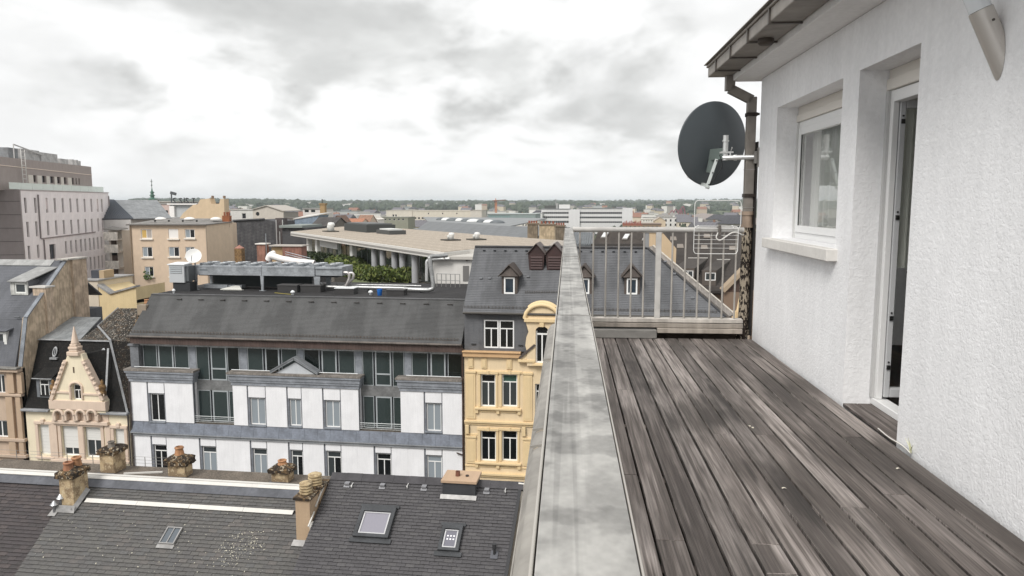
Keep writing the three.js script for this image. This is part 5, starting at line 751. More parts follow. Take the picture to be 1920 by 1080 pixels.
// ---- the ochre stone house with the slate attic
const stone = std('#e6d0ac', 0.85, { map: T.plaster, bump: T.grain, bs: 0.004 }), stoneTrim = std('#e4cb9f', 0.8, { map: T.plaster });
{
  const xL = -9.24, xR = 6.9, t = thing(C, 'ochre_house', 'ochre stone corner house with slate attic and curved gable dormer', 'house', [-2, GROUND, -48]);
  const Y = (px, py, z = ZF) => C.z(px, py, z)[1], cor0 = Y(920, 669), cor1 = Y(920, 658);
  const ws = [[901, 929, 702, 763], [941, 970, 702, 763], [1003, 1031, 720, 783], [901, 930, 808, 865], [941, 970, 808, 865]].map(r => pr(...r));
  for (let i = 0; i < 3; i++) { const s = 3.0 + i * 2.6; for (const r of [ws[0], ws[3]]) ws.push([r[0] + 6.3 + s - 2.0, r[1] + 6.3 + s - 2.0, r[2], r[3]]); }
  wallZ(t, rect(xL, xR, GROUND, cor0), ws.map(r => hol(...r)), ZF, 0.35, stone); part(t, 'core', [B(xL + 0.02, xR - 0.02, GROUND, cor1 - 0.1, -56, ZF - 0.352)], stone);
  ws.forEach((r, i) => win(t, ...r, ZF, { cols: 2, transom: 0.52, fw: 0.085, set: 0.18, panes: i === 1 ? [paneMid, paneMid, glass('#3d5a50', 0.2)] : i === 0 ? [paneMid, paneMid, paneDark] : [paneDark, paneDark, paneDark] }));
  // trim
  const band = (py0, py1, out, x0 = xL, x1 = xR, name = 'string_course') => part(t, name, RB(x0, x1, Y(920, py1), Y(920, py0), ZF - 0.1, ZF + out, 0.02), stoneTrim);
  part(t, 'cornice', [RB(xL - 0.05, C.z(977, 660, ZF)[0], cor0, cor1 - 0.08, ZF - 0.3, ZF + 0.22, 0.03), RB(xL - 0.08, C.z(977, 660, ZF)[0], cor1 - 0.078, cor1, ZF - 0.3, ZF + 0.32, 0.02)], std('#d0ab80', 0.8, { map: T.plaster }));
  band(789, 793, 0.16); band(794, 797, 0.08); band(814, 817, 0.03, xL, ws[3][0]); band(873, 876, 0.05, xL, xR); band(886, 890, 0.2); band(890, 894, 0.1);
  band(695, 699, 0.06, ws[0][0] - 0.3, ws[1][1] + 0.3, 'lintel_band');
  for (const [i, j] of [[0, 1], [3, 4]]) {
    const sx0 = ws[i][0] - 0.35, sx1 = ws[j][1] + 0.25, sy = ws[i][2]; const s = part(t, 'sill', RB(sx0, sx1, sy - 0.16, sy - 0.02, ZF - 0.05, ZF + 0.2, 0.03), stoneTrim);
    for (const k of [0.04, 0.5, 0.96]) part(t, 'bracket', [RB(sx0 + (sx1 - sx0) * k - 0.1, sx0 + (sx1 - sx0) * k + 0.1, sy - 0.42, sy - 0.162, ZF - 0.02, ZF + 0.14, 0.03)], stoneTrim, s);
    part(t, 'apron_panel', RB(sx0 + 0.3, sx1 - 0.3, sy - 0.34, sy - 0.2, ZF - 0.02, ZF + 0.05, 0.02), stoneTrim, s);
    for (const r of [ws[i], ws[j]]) part(t, 'window_surround', [RB(r[0] - 0.16, r[0] - 0.01, r[2], r[3] + 0.02, ZF - 0.05, ZF + 0.06, 0.015), RB(r[1] + 0.01, r[1] + 0.15, r[2], r[3] + 0.02, ZF - 0.05, ZF + 0.06, 0.015), RB(r[0] - 0.2, r[1] + 0.18, r[3] + 0.03, r[3] + 0.2, ZF - 0.05, ZF + 0.1, 0.015), RB((r[0] + r[1]) / 2 - 0.09, (r[0] + r[1]) / 2 + 0.09, r[3] + 0.02, r[3] + 0.26, ZF - 0.05, ZF + 0.14, 0.02)], stoneTrim);
  }
  for (const [a, b] of [[874, 892], [981, 998]]) { const x0 = C.z(a, 750, ZF)[0], x1 = C.z(b, 750, ZF)[0]; for (const [p0, p1] of [[700, 786], [822, 870]]) part(t, 'pilaster', [RB(x0, x1, Y(920, p1), Y(920, p0), ZF - 0.05, ZF + 0.07, 0.015), RB(x0 - 0.04, x1 + 0.04, Y(920, p0) + 0.001, Y(920, p0 - 4), ZF - 0.05, ZF + 0.12, 0.02), RB(x0 + 0.12, x1 - 0.12, Y(920, p1 - 4), Y(920, p0 + 4), ZF + 0.071, ZF + 0.09, 0.008)], stoneTrim); }
  for (const px of [882, 988]) for (const py of [798, 803]) part(t, 'console', [RB(C.z(px - 9, 800, ZF)[0], C.z(px - 2, 800, ZF)[0], Y(920, 814), Y(920, 797), ZF - 0.02, ZF + 0.15 + (py - 798) * 0.006, 0.03)], stoneTrim);
  for (const px of [883, 908, 955]) part(t, 'frieze_panel', [RB(C.z(px - 5, 680, ZF)[0], C.z(px + 5, 680, ZF)[0], Y(920, 691), Y(920, 672), ZF - 0.02, ZF + 0.08, 0.02), RB(C.z(px - 3, 680, ZF)[0], C.z(px + 3, 680, ZF)[0], Y(920, 688), Y(920, 675), ZF + 0.081, ZF + 0.11, 0.015)], stoneTrim);
  // slate attic storey with a four-light window
  const az = ZF - 0.08, ay0 = cor1 + 0.004, ay1 = Y(920, 590, az), aw = pr(907, 964, 600, 653, az);
  const attic = wallZ(t, rect(xL + 0.02, xR - 0.3, ay0, ay1), [hol(...aw)], az, 0.3, slateBlue, 'attic_wall');
  courses(t, attic, [xL + 0.02, ay0, az], [aw[0] - 0.06, ay0, az], [aw[0] - 0.06, ay1, az], [xL + 0.02, ay1, az], 20, slateBlue, 'slate_courses', 0.006);
  courses(t, attic, [aw[1] + 0.06, ay0, az], [C.z(988, 640, az)[0], ay0, az], [C.z(988, 640, az)[0], ay1, az], [aw[1] + 0.06, ay1, az], 20, slateBlue, 'slate_courses', 0.006);
  part(t, 'attic_core', B(xL + 0.05, xR - 0.35, ay0, ay1, -55, az - 0.301), slateBlue);
  { const m = (aw[0] + aw[1]) / 2; win(t, aw[0], m - 0.02, aw[2], aw[3], az + 0.05, { cols: 2, transom: 0.55, fw: 0.085, set: 0.1 }); win(t, m + 0.02, aw[1], aw[2], aw[3], az + 0.05, { cols: 2, transom: 0.55, fw: 0.085, set: 0.1 }); }
  for (const px of [884, 972]) part(t, 'wall_hook', B(C.z(px, 640, az)[0], C.z(px, 640, az)[0] + 0.3, Y(920, 647, az), Y(920, 645, az), az, az + 0.08), std('#3b3b3c', 0.5, { metal: 0.4 }), attic);
  // main roof
  const ez = ZF + 0.2, ey = Y(920, 586, ez), rz = -49, ry = Y(900, 463, rz), hipB = C.z(1360, 592, ez), hipT = C.z(1212, 463, rz);
  const bl = [xL - 0.02, ey, ez], br = [hipB[0], ey, ez], tr = [hipT[0], ry, rz], tl = [xL - 0.02, ry, rz], roof = part(t, 'roof', [slab([bl, br, tr, tl], 0.15), slab([[xL, ry - 0.02, rz], tr, [br[0], ey, -53.2], [xL, ey, -53.2]], 0.15), slab([br, [br[0], ey, -53.2], tr], 0.12)], slateBlue);
  courses(t, roof, bl, br, tr, tl, 40, slateBlue);
  const up = (k, xx, h = 0) => [xx, ey + (ry - ey) * k + h * 0.7, ez + (rz - ez) * k + h * 0.7], RN = [0, -(rz - ez), ry - ey], onRoof = (px, py) => C.pl(px, py, bl, RN);
  for (let i = 0; i < 10; i++) { const x0 = xL + 0.05 + i * 1.55, x1 = x0 + 1.52; if (x1 < br[0] - 0.2) guard(t, roof, up(0.05, x0), up(0.05, x1), std('#57534f', 0.6, { metal: 0.3 })); }
  for (let i = 0; i < 3; i++) { const a = onRoof(985 + i * 32, 551 - i * 0.4), b = onRoof(1015 + i * 32, 551 - i * 0.4); guard(t, roof, a, b, std('#57534f', 0.6, { metal: 0.3 })); }
  for (let i = 0; i < 16; i++) { const p = up(0.93, xL + 0.6 + i * 0.72); if (p[0] < tr[0] - 0.2) part(t, 'roof_hook', B(p[0], p[0] + 0.16, p[1] + 0.03, p[1] + 0.1, p[2], p[2] + 0.1), std('#33363a', 0.5, { metal: 0.4 }), roof); }
  for (const q of [[1247, 492], [1264, 515], [1285, 545], [1298, 560], [990, 520], [918, 523], [902, 523]]) { const p = onRoof(...q); part(t, 'roof_hook', B(p[0] - 0.08, p[0] + 0.1, p[1] + 0.03, p[1] + 0.12, p[2], p[2] + 0.12), std('#8a8c90', 0.5, { metal: 0.4 }), roof); }
  part(t, 'gutter', rod([xL, ey - 0.05, ez + 0.06], [br[0] + 0.1, ey - 0.05, ez + 0.06], 0.08, 10), std('#46433f', 0.6, { metal: 0.2 }));
  part(t, 'ridge_cap', RB(xL, tr[0], ry - 0.02, ry + 0.1, rz - 0.16, rz + 0.14, 0.03), std('#4e4d4f', 0.6, { map: T.zinc }), roof);
  { const d = [0.16, 0.12, 0.02], off = (p, k) => [p[0] + d[0] * k, p[1] + d[1] * k, p[2] + d[2] * k]; part(t, 'hip_cap', beam(off(tr, 0.2), off(br, 0.2), 0.12, 0.1), std('#4a4b4e', 0.6, { map: T.zinc }), roof); part(t, 'hip_coping', slab([off([br[0] + 0.15, br[1], br[2] - 0.02], 0.6), off([br[0] + 0.42, br[1] + 0.06, br[2] - 0.3], 0.8), off([tr[0] + 0.28, tr[1] + 0.06, tr[2] - 0.2], 0.8), off(tr, 0.8)], 0.12), std('#8d8781', 0.8, { map: T.dirt }), roof); part(t, 'hip_edge', beam(off([tr[0] + 0.28, tr[1] + 0.08, tr[2] - 0.2], 1), off([br[0] + 0.42, br[1] + 0.08, br[2] - 0.3], 1), 0.06, 0.06), std('#c2bdb4', 0.6), roof); }
  // gabled slate dormers
  const dz = std('#635851', 0.7, { map: T.zinc });
  for (const [cx, top, eav, wt, wb, hw, ww] of [[955, 497, 517, 520, 551, 20, 10], [1095, 498, 519, 522, 551, 20, 10], [1185, 498, 519, 522, 552, 20, 10]]) {
    const f = onRoof(cx, wb), zf = f[2] + 0.02, P = (px, py) => C.z(px, py, zf), L = P(cx - hw + 6, eav), Rr = P(cx + hw - 5, eav), e0 = P(cx - hw, eav), e1 = P(cx + hw, eav), ap = P(cx, top), w = pr(cx - ww, cx + ww, wt, wb, zf), dl = 3.0;
    const d = part(t, 'dormer', [PZ([[L[0], f[1] - 0.2], [Rr[0], f[1] - 0.2], [Rr[0], L[1]], [ap[0], ap[1] - 0.1], [L[0], L[1]]], zf - dl, zf, [hol(...w)])], dz);
    part(t, 'dormer_roof', slab([[e0[0], e0[1] - 0.05, zf + 0.2], [ap[0], ap[1], zf + 0.2], [ap[0], ap[1], zf - dl], [e0[0], e0[1] - 0.05, zf - dl]].reverse(), 0.05), dz, d); part(t, 'dormer_roof', slab([[ap[0], ap[1], zf + 0.2], [e1[0], e1[1] - 0.05, zf + 0.2], [e1[0], e1[1] - 0.05, zf - dl], [ap[0], ap[1], zf - dl]].reverse(), 0.05), dz, d);
    part(t, 'dormer_front', slab([[e0[0] + 0.1, e0[1] - 0.02, zf + 0.17], [e1[0] - 0.1, e1[1] - 0.02, zf + 0.17], [ap[0], ap[1] - 0.06, zf + 0.02]], 0.03), dz, d);
    const g = [B(w[0], w[1], w[2], w[2] + 0.1, zf - 0.1, zf + 0.02), B(w[0], w[1], w[3] - 0.09, w[3], zf - 0.1, zf + 0.02), B(w[0], w[0] + 0.09, w[2] + 0.1, w[3] - 0.09, zf - 0.1, zf + 0.02), B(w[1] - 0.09, w[1], w[2] + 0.1, w[3] - 0.09, zf - 0.1, zf + 0.02)];
    part(t, 'window_frame', g, std('#e6e6e4', 0.5), d); part(t, 'pane', B(w[0] + 0.09, w[1] - 0.09, w[2] + 0.1, w[3] - 0.09, zf - 0.06, zf - 0.03), glass('#2b3640'), d);
  }
  // twin louvred vents
  for (const [a, b] of [[990, 1021], [1023, 1056]]) {
    const f = onRoof((a + b) / 2, 507), zf = f[2] + 0.02, P = (px, py) => C.z(px, py, zf), l = P(a, 478), r = P(b, 478), ap = P((a + b) / 2, 459), m = std('#4c3532', 0.75, { map: T.zinc }), l2 = P(a + 5, 490)[0], r2 = P(b - 4, 490)[0];
    const d = part(t, 'louvred_vent', [PZ([[l[0] + 0.1, f[1] - 0.1], [r[0] - 0.1, f[1] - 0.1], [r[0], l[1] + 0.05], [ap[0], ap[1]], [l[0], l[1] + 0.05]], zf - 2.6, zf)], m);
    for (let i = 0; i < 5; i++) part(t, 'louvre', slab([[l2, f[1] + 0.12 + i * 0.17, zf + 0.07], [r2, f[1] + 0.12 + i * 0.17, zf + 0.07], [r2, f[1] + 0.24 + i * 0.17, zf + 0.005], [l2, f[1] + 0.24 + i * 0.17, zf + 0.005]], 0.015), std('#3e2b29', 0.7), d);
    part(t, 'vent_roof', [slab([[l[0] - 0.08, l[1] + 0.02, zf + 0.12], [ap[0], ap[1] + 0.06, zf + 0.12], [ap[0], ap[1] + 0.06, zf - 2.6], [l[0] - 0.08, l[1] + 0.02, zf - 2.6]].reverse(), 0.04), slab([[ap[0], ap[1] + 0.06, zf + 0.12], [r[0] + 0.08, l[1] + 0.02, zf + 0.12], [r[0] + 0.08, l[1] + 0.02, zf - 2.6], [ap[0], ap[1] + 0.06, zf - 2.6]].reverse(), 0.04)], std('#6d5f5a', 0.6, { map: T.zinc }), d);
  }
  // curved gable dormer
  const gz = ZF + 0.25, G = (px, py) => { const p = C.z(px, py, gz); return [p[0], p[1]]; }, w = pr(1004, 1028, 612, 681, gz), wm = (w[0] + w[1]) / 2, wr = (w[1] - w[0]) / 2, arch = [[w[0], w[2]], [w[1], w[2]]]; for (let i = 0; i <= 10; i++) { const a = Math.PI * i / 10; arch.push([wm + wr * Math.cos(a), w[3] - wr * 0.75 + wr * 0.75 * Math.sin(a)]); }
  const mir = px => 2 * 1016 - px, left = [[988, 686], [988, 660], [985, 648], [987, 632], [991, 622], [988, 612], [985, 602]], outline = [...left.map(([x, y]) => G(x, y)), ...left.slice().reverse().map(([x, y]) => G(mir(x), y))].reverse();
  const gd = part(t, 'gable_dormer', [PZ(outline, gz - 0.35, gz, [arch]), B(G(989, 640)[0], G(1043, 640)[0], G(1016, 686)[1], G(1016, 604)[1], gz - 2.4, gz - 0.36)], stone);
  part(t, 'gable_cornice', [RB(G(983, 600)[0], G(1049, 600)[0], G(1016, 604)[1], G(1016, 597)[1], gz - 1.2, gz + 0.16, 0.03)], stoneTrim, gd);
  { const c = G(1016, 600), a = G(984, 598), n = 14, hw = c[0] - a[0], h = G(1016, 571)[1] - a[1], inn = [], tubeP = []; for (let i = 0; i <= n; i++) { const th = Math.PI * i / n; inn.push([c[0] + hw * 0.93 * Math.cos(th), a[1] + h * 0.86 * Math.sin(th)]); tubeP.push([c[0] + hw * Math.cos(th), a[1] + 0.02 + h * 0.95 * Math.sin(th), gz + 0.02]); }
    part(t, 'arched_pediment', PZ(inn, gz - 1.0, gz - 0.02), stone, gd); part(t, 'arch_moulding', [tube(tubeP, 0.13, 30, 8), tube(tubeP.map(p => [p[0], p[1] + 0.06, p[2] - 0.5]), 0.16, 30, 8)], stoneTrim, gd);
    part(t, 'keystone', RB(c[0] - 0.14, c[0] + 0.14, G(1016, 613)[1], G(1016, 603)[1], gz - 0.1, gz + 0.14, 0.03), stoneTrim, gd); }
  { const fz = gz - 0.16, g = [B(w[0], w[0] + 0.09, w[2], w[3] - 0.3, fz - 0.06, fz), B(w[1] - 0.09, w[1], w[2], w[3] - 0.3, fz - 0.06, fz), B(w[0] + 0.09, w[1] - 0.09, w[2], w[2] + 0.09, fz - 0.06, fz), B(w[0] + 0.09, w[1] - 0.09, w[3] - 0.56, w[3] - 0.45, fz - 0.06, fz), B(wm - 0.04, wm + 0.04, w[2] + 0.09, w[3] - 0.56, fz - 0.06, fz)]; const f = part(t, 'arched_window', g, std('#e6e6e4', 0.5), gd); part(t, 'pane', B(w[0] + 0.02, w[1] - 0.02, w[2] + 0.02, w[3], fz - 0.05, fz - 0.03), paneDark, gd); }
  part(t, 'dormer_sill', RB(G(1000, 680)[0], G(1032, 680)[0], G(1016, 686)[1], G(1016, 682)[1], gz - 0.1, gz + 0.14, 0.03), stoneTrim, gd);
  { const s0 = G(974, 674), s1 = G(1003, 674), s2 = G(1003, 650); part(t, 'half_pediment', PZ([[s0[0], s0[1]], [s1[0], s1[1]], [s2[0], s2[1]]], gz - 0.5, gz - 0.04), stone); part(t, 'raking_moulding', beam([s0[0], s0[1] + 0.1, gz - 0.2], [s2[0], s2[1] + 0.12, gz - 0.2], 0.55, 0.14), std('#4c4440', 0.7)); part(t, 'half_pediment_base', RB(s0[0] - 0.1, s1[0], s0[1] - 0.18, s0[1] - 0.003, gz - 0.5, gz + 0.06, 0.03), stoneTrim); }
}

// ---- the cream gabled house with ornate stonework
{
  const xL = -40.6, xR = -32.72, cream = std('#ebdfc4', 0.85, { map: T.plaster }), trim = std('#dac5b2', 0.85, { map: T.plaster, bump: T.grain, bs: 0.004 });
  const t = thing(C, 'ornate_gable_house', 'cream house with pinkish carved stone gable, pinnacle and dark mossy mansard roof', 'house', [-37, GROUND, -48]);
  const P = (px, py, z = ZF) => { const p = C.z(px, py, z); return [p[0], p[1]]; }, eave = (P(70, 770)[1] + P(220, 776)[1]) / 2;
  const big = [[116.5, 148, 799, 855], [159.5, 190.5, 801, 858]].map(r => pr(...r)), small = [[74, 94, 796, 852], [215.6, 234.5, 804, 860]].map(r => pr(...r)), all = [...big, ...small];
  wallZ(t, rect(xL, xR, GROUND, eave), all.map(r => hol(...r)), ZF, 0.3, cream); part(t, 'core', B(xL + 0.02, xR - 0.02, GROUND, eave - 0.05, -54, ZF - 0.302), cream);
  big.forEach((r, i) => { const h = r[3] - r[2], k = i ? 0.45 : 0.75; win(t, r[0], r[1], r[2], r[3], ZF, { cols: 2, fw: 0.09, set: 0.2, pane: paneMid }); for (let j = 0; j < 6; j++) part(t, 'shutter_slat', B(r[0] + 0.02, r[1] - 0.02, r[3] - h * k * (j + 1) / 6 + 0.008, r[3] - h * k * j / 6, ZF - 0.19, ZF - 0.16), shutter); });
  small.forEach(r => { for (let j = 0; j < 10; j++) part(t, 'shutter_slat', B(r[0], r[1], r[3] - (r[3] - r[2]) * (j + 1) / 10 + 0.008, r[3] - (r[3] - r[2]) * j / 10, ZF - 0.19, ZF - 0.16), shutter); });
  all.forEach((r, i) => part(t, 'window_surround', [RB(r[0] - 0.24, r[0] - 0.01, r[2] - 0.12, r[3] + 0.02, ZF - 0.05, ZF + 0.07, 0.02), RB(r[1] + 0.01, r[1] + 0.24, r[2] - 0.12, r[3] + 0.02, ZF - 0.05, ZF + 0.07, 0.02), RB(r[0] - 0.28, r[1] + 0.28, r[3] + 0.03, r[3] + 0.24, ZF - 0.05, ZF + 0.11, 0.03), RB(r[0] - 0.3, r[1] + 0.3, r[2] - 0.3, r[2] - 0.13, ZF - 0.05, ZF + 0.14, 0.03), ...(i > 1 ? [RB((r[0] + r[1]) / 2 - 0.14, (r[0] + r[1]) / 2 + 0.14, r[3] + 0.1, r[3] + 0.42, ZF - 0.05, ZF + 0.16, 0.05)] : [])], trim));
  for (const px of [104, 153, 204]) { const x = P(px, 820)[0]; part(t, 'pilaster', RB(x - 0.2, x + 0.2, GROUND + 2, P(140, 792)[1], ZF - 0.05, ZF + 0.1, 0.03), trim); }
  part(t, 'plinth_band', RB(P(98, 866)[0], P(205, 866)[0], P(150, 874)[1], P(150, 862)[1], ZF - 0.05, ZF + 0.16, 0.03), trim);
  // gutters
  for (const [a, b] of [[44, 96], [192, 242]]) part(t, 'gutter', RB(P(a, 772)[0], P(b, 772)[0], eave - 0.02, eave + 0.16, ZF - 0.1, ZF + 0.3, 0.05), std('#b7b9bc', 0.5, { map: T.zinc }));
  part(t, 'downpipe', rod([xR + 0.06, GROUND + 3, ZF + 0.2], [xR + 0.06, eave, ZF + 0.2], 0.06, 10), std('#4a4240', 0.6, { map: T.dirt }));
  // mansard
  const mt = C.x(74, 637, xL), my = mt[1], mz = mt[2], hipTop = C.z(183, 613, mz - 1.6), e0 = eave + 0.05;
  const mans = [[xL, e0, ZF + 0.05], [C.z(243, 758, ZF - 0.2)[0], e0, ZF + 0.05], [C.z(208, 642, mz)[0], my, mz], [xL, my, mz]];
  const roof = part(t, 'mansard', slab(mans, 0.12), slateBrown); courses(t, roof, ...mans, 30, slateBrown);
  const upA = [[xL, my + 0.06, mz], [C.z(150, 641, mz)[0], my + 0.06, mz], [C.z(190, 601, mz - 3.4)[0], my + 1.15, mz - 3.4], [xL, my + 1.15, mz - 3.4]];
  for (let i = 0; i < 6; i++) { const a = i / 6, b = (i + 1) / 6 - 0.004; part(t, 'zinc_sheet', slab([lerp3(upA[0], upA[1], a), lerp3(upA[0], upA[1], b), lerp3(upA[3], upA[2], b), lerp3(upA[3], upA[2], a)], 0.08), std('#a9adaf', 0.5, { metal: 0.15, map: T.zinc }), roof); }
  const mo = [C.z(145, 641, mz), C.z(209, 643, mz), C.z(258, 640, mz - 1.0), C.z(262, 578, mz - 3.6), C.z(222, 578, mz - 3.6), C.z(183, 612, mz - 2.6)];
  part(t, 'mossy_roof', [slab([[mo[0][0], my + 0.07, mz], [mo[1][0], my + 0.07, mz], mo[5]], 0.1), slab([[mo[1][0], my + 0.07, mz], [xR + 0.2, my - 0.1, mz - 0.6], mo[3], mo[4], mo[5]], 0.1)], std('#ffffff', 0.95, { map: T.moss, bump: T.moss, bs: 0.02 }), roof);
  part(t, 'side_mansard', slab([mans[1], [xR + 0.01, e0, ZF - 0.4], [xR + 0.2, my - 0.1, mz - 0.6], mans[2]], 0.1), std('#8f8a84', 0.95, { map: T.moss, bump: T.moss, bs: 0.02 }), roof);
  const hipM = std('#c6c8ca', 0.5, { metal: 0.2, map: T.zinc });
  part(t, 'hip_flashing', beam([mans[1][0], e0 + 0.1, ZF + 0.08], [mans[2][0], my + 0.1, mz + 0.08], 0.13, 0.06), hipM, roof); part(t, 'hip_flashing', beam([mans[2][0], my + 0.12, mz + 0.05], [mo[5][0], mo[5][1] + 0.06, mo[5][2]], 0.13, 0.06), hipM, roof); part(t, 'ridge_flashing', beam([mo[5][0], mo[5][1] + 0.06, mo[5][2]], [mo[4][0], mo[4][1] + 0.06, mo[4][2]], 0.1, 0.06), hipM, roof);
  part(t, 'roof_edge', RB(xL, C.z(208, 642, mz)[0], my, my + 0.08, mz - 0.02, mz + 0.16, 0.02), hipM, roof);
  const core2 = B(xL + 0.1, xR - 0.1, eave, my - 0.1, -53, mz - 0.4); part(t, 'attic_core', core2, slateBrown, roof);
  // eyelet windows
  for (const [px, py] of [[103, 660], [193, 663]]) { const k = 0.82, z = mz + (ZF - mz) * (1 - k) + 0.12, c = C.z(px, py, z), r = 0.2, g = new THREE.TorusGeometry(r, 0.05, 8, 20).scale(0.75, 1.6, 1).rotateX(-0.35).translate(...c); const f = part(t, 'eyelet_window', [g, beam([c[0], c[1] - r * 1.5, c[2] + 0.1], [c[0], c[1] + r * 1.5, c[2] - 0.1], 0.04, 0.05), B(c[0] - 0.28, c[0] + 0.28, c[1] - 0.5, c[1] - 0.36, c[2] + 0.02, c[2] + 0.24)], hipM, roof); part(t, 'pane', new THREE.CylinderGeometry(0.2, 0.2, 0.03, 20).rotateX(Math.PI / 2).scale(0.75, 1.6, 1).rotateX(-0.35).translate(c[0], c[1], c[2] - 0.02), paneDark, f); }
  // side dormer
  { const z = ZF - 0.25, w = pr(74, 92, 711, 744, z), d = part(t, 'dormer', PZ([[w[0] - 0.22, w[2] - 0.15], [w[1] + 0.25, w[2] - 0.15], [w[1] + 0.25, w[3] + 0.08], [w[0] - 0.22, w[3] + 0.08]], z - 1.6, z, [hol(...w)]), std('#8f9499', 0.6, { map: T.zinc })); win(t, ...w, z, { cols: 2, transom: 0.4, fw: 0.08, set: 0.06 });
    part(t, 'dormer_roof', slab([[w[0] - 0.36, w[3] + 0.1, z + 0.18], [w[1] + 0.4, w[3] + 0.1, z + 0.18], [w[1] + 0.5, w[3] + 1.15, z - 1.5], [w[0] + 0.1, w[3] + 1.15, z - 1.5]], 0.08), slateBrown, d); part(t, 'dormer_edge', RB(w[0] - 0.4, w[1] + 0.42, w[3] + 0.04, w[3] + 0.1, z + 0.1, z + 0.24, 0.02), hipM, d); }
  // second dormer roof behind the gable
  part(t, 'gable_roof', [slab([[P(139, 680)[0], P(139, 668)[1], ZF], P(196, 748).concat(ZF - 0.1), [P(186, 660)[0], P(186, 662)[1], mz], [P(160, 660)[0], P(160, 663)[1], mz]], 0.08)], slateBrown, roof);
  part(t, 'gable_flashing', beam([P(180, 660)[0], P(182, 660)[1], mz + 0.5], [P(199, 740)[0], P(199, 742)[1], ZF + 0.05], 0.12, 0.06), hipM, roof);
  // stone gable
  const gz = ZF + 0.3, G = (px, py) => P(px, py, gz), w = pr(135, 152, 719, 750, gz), wm = (w[0] + w[1]) / 2, wr = (w[1] - w[0]) / 2, arch = [[w[0], w[2]], [w[1], w[2]]]; for (let i = 0; i <= 8; i++) arch.push([wm + wr * Math.cos(Math.PI * i / 8), w[3] - wr + wr * Math.sin(Math.PI * i / 8)]);
  const ol = [[94, 772], [198, 775], [197, 752], [190, 745], [159, 682], [153, 664], [127, 662], [122, 680], [101, 745], [95, 752]].map(q => G(...q));
  const gab = part(t, 'gable', PZ(ol, gz - 0.45, gz, [arch]), cream);
  const rake = (a, b) => part(t, 'raking_stone', [beam([...G(...a), gz - 0.1], [...G(...b), gz - 0.1], 0.5, 0.24)], trim, gab);
  rake([98, 748], [124, 676]); rake([194, 750], [157, 676]);
  for (let i = 0; i < 7; i++) for (const [a, b] of [[[100, 742], [123, 678]], [[192, 744], [158, 678]]]) { const k = (i + 0.5) / 7, p = G(a[0] + (b[0] - a[0]) * k, a[1] + (b[1] - a[1]) * k); part(t, 'crocket', new THREE.IcosahedronGeometry(0.13, 1).scale(1, 1.1, 1.2).translate(p[0], p[1] + 0.05, gz + 0.08), trim, gab); }
  part(t, 'gable_band', [RB(G(96, 738)[0], G(134, 738)[0], G(110, 737)[1], G(110, 733)[1], gz - 0.1, gz + 0.08, 0.02), RB(G(153, 738)[0], G(196, 738)[0], G(110, 739)[1], G(110, 735)[1], gz - 0.1, gz + 0.08, 0.02)], trim, gab);
  part(t, 'gable_base', RB(G(93, 760)[0], G(199, 760)[0], G(140, 768)[1], G(140, 751)[1], gz - 0.3, gz + 0.1, 0.03), trim, gab);
  part(t, 'window_arch', [tube(arch.slice(1).concat([arch[0]]).map(([x, y]) => [x + (x - wm) * 0.3, y + 0.08, gz + 0.02]), 0.09, 40, 8)], trim, gab);
  win(t, w[0], w[1], w[2], w[3] - 0.1, gz, { cols: 2, transom: 0.4, fw: 0.07, set: 0.2 });
  part(t, 'slit', B(G(138, 690)[0] - 0.05, G(138, 690)[0] + 0.05, G(138, 699)[1], G(138, 688)[1], gz + 0.001, gz + 0.02), std('#5b4a3c', 0.9), gab);
  for (const [px, py] of [[98, 728], [190, 728]]) { const p = G(px, py); part(t, 'urn', lathe([[0, 0.9], [0.06, 0.86], [0.12, 0.72], [0.07, 0.62], [0.2, 0.5], [0.24, 0.3], [0.14, 0.12], [0.24, 0.06], [0.24, -0.2], [0, -0.2]], p[0], p[1] - 0.3, gz - 0.1, 14), std('#b09878', 0.95, { map: T.lichen }), gab); }
  // pinnacle
  { const b = G(139, 664), tip = G(137, 613), H = tip[1] - b[1]; part(t, 'pinnacle', [lathe([[0, H], [0.03, H], [0.24, H * 0.42], [0.26, H * 0.38], [0.2, H * 0.36], [0, H * 0.36]], b[0], b[1], gz - 0.15, 8), RB(b[0] - 0.24, b[0] + 0.24, b[1] + H * 0.28, b[1] + H * 0.37, gz - 0.4, gz + 0.1, 0.04), RB(b[0] - 0.34, b[0] + 0.34, b[1] + H * 0.18, b[1] + H * 0.279, gz - 0.45, gz + 0.15, 0.05), RB(b[0] - 0.3, b[0] + 0.3, b[1] + H * 0.1, b[1] + H * 0.179, gz - 0.45, gz + 0.12, 0.04), RB(b[0] - 0.44, b[0] + 0.44, b[1] - 0.1, b[1] + H * 0.099, gz - 0.5, gz + 0.2, 0.05)], trim, gab); }
  // corbelled arches
  for (let i = 0; i < 4; i++) { const c = G(110.5 + i * 20.7, 776), r = 0.33, pts = []; for (let k = 0; k <= 10; k++) pts.push([c[0] + r * Math.cos(Math.PI * k / 10), c[1] - 0.05 + r * Math.sin(Math.PI * k / 10), gz + 0.03]); const a = part(t, 'corbel_arch', tube(pts, 0.11, 24, 8), trim, gab); part(t, 'corbel', [RB(c[0] - r - 0.16, c[0] - r + 0.1, c[1] - 0.5, c[1] - 0.04, gz - 0.25, gz + 0.08, 0.05), RB(c[0] + r - 0.1, c[0] + r + 0.16, c[1] - 0.5, c[1] - 0.04, gz - 0.25, gz + 0.08, 0.05)], trim, gab); }
  part(t, 'corbel_back', B(G(95, 780)[0], G(198, 780)[0], G(140, 796)[1], G(140, 768)[1], ZF + 0.002, gz - 0.26), trim, gab); part(t, 'corbel_shelf', RB(G(94, 780)[0], G(199, 780)[0], G(140, 797)[1], G(140, 790)[1], ZF + 0.002, gz - 0.06, 0.04), trim, gab);
}

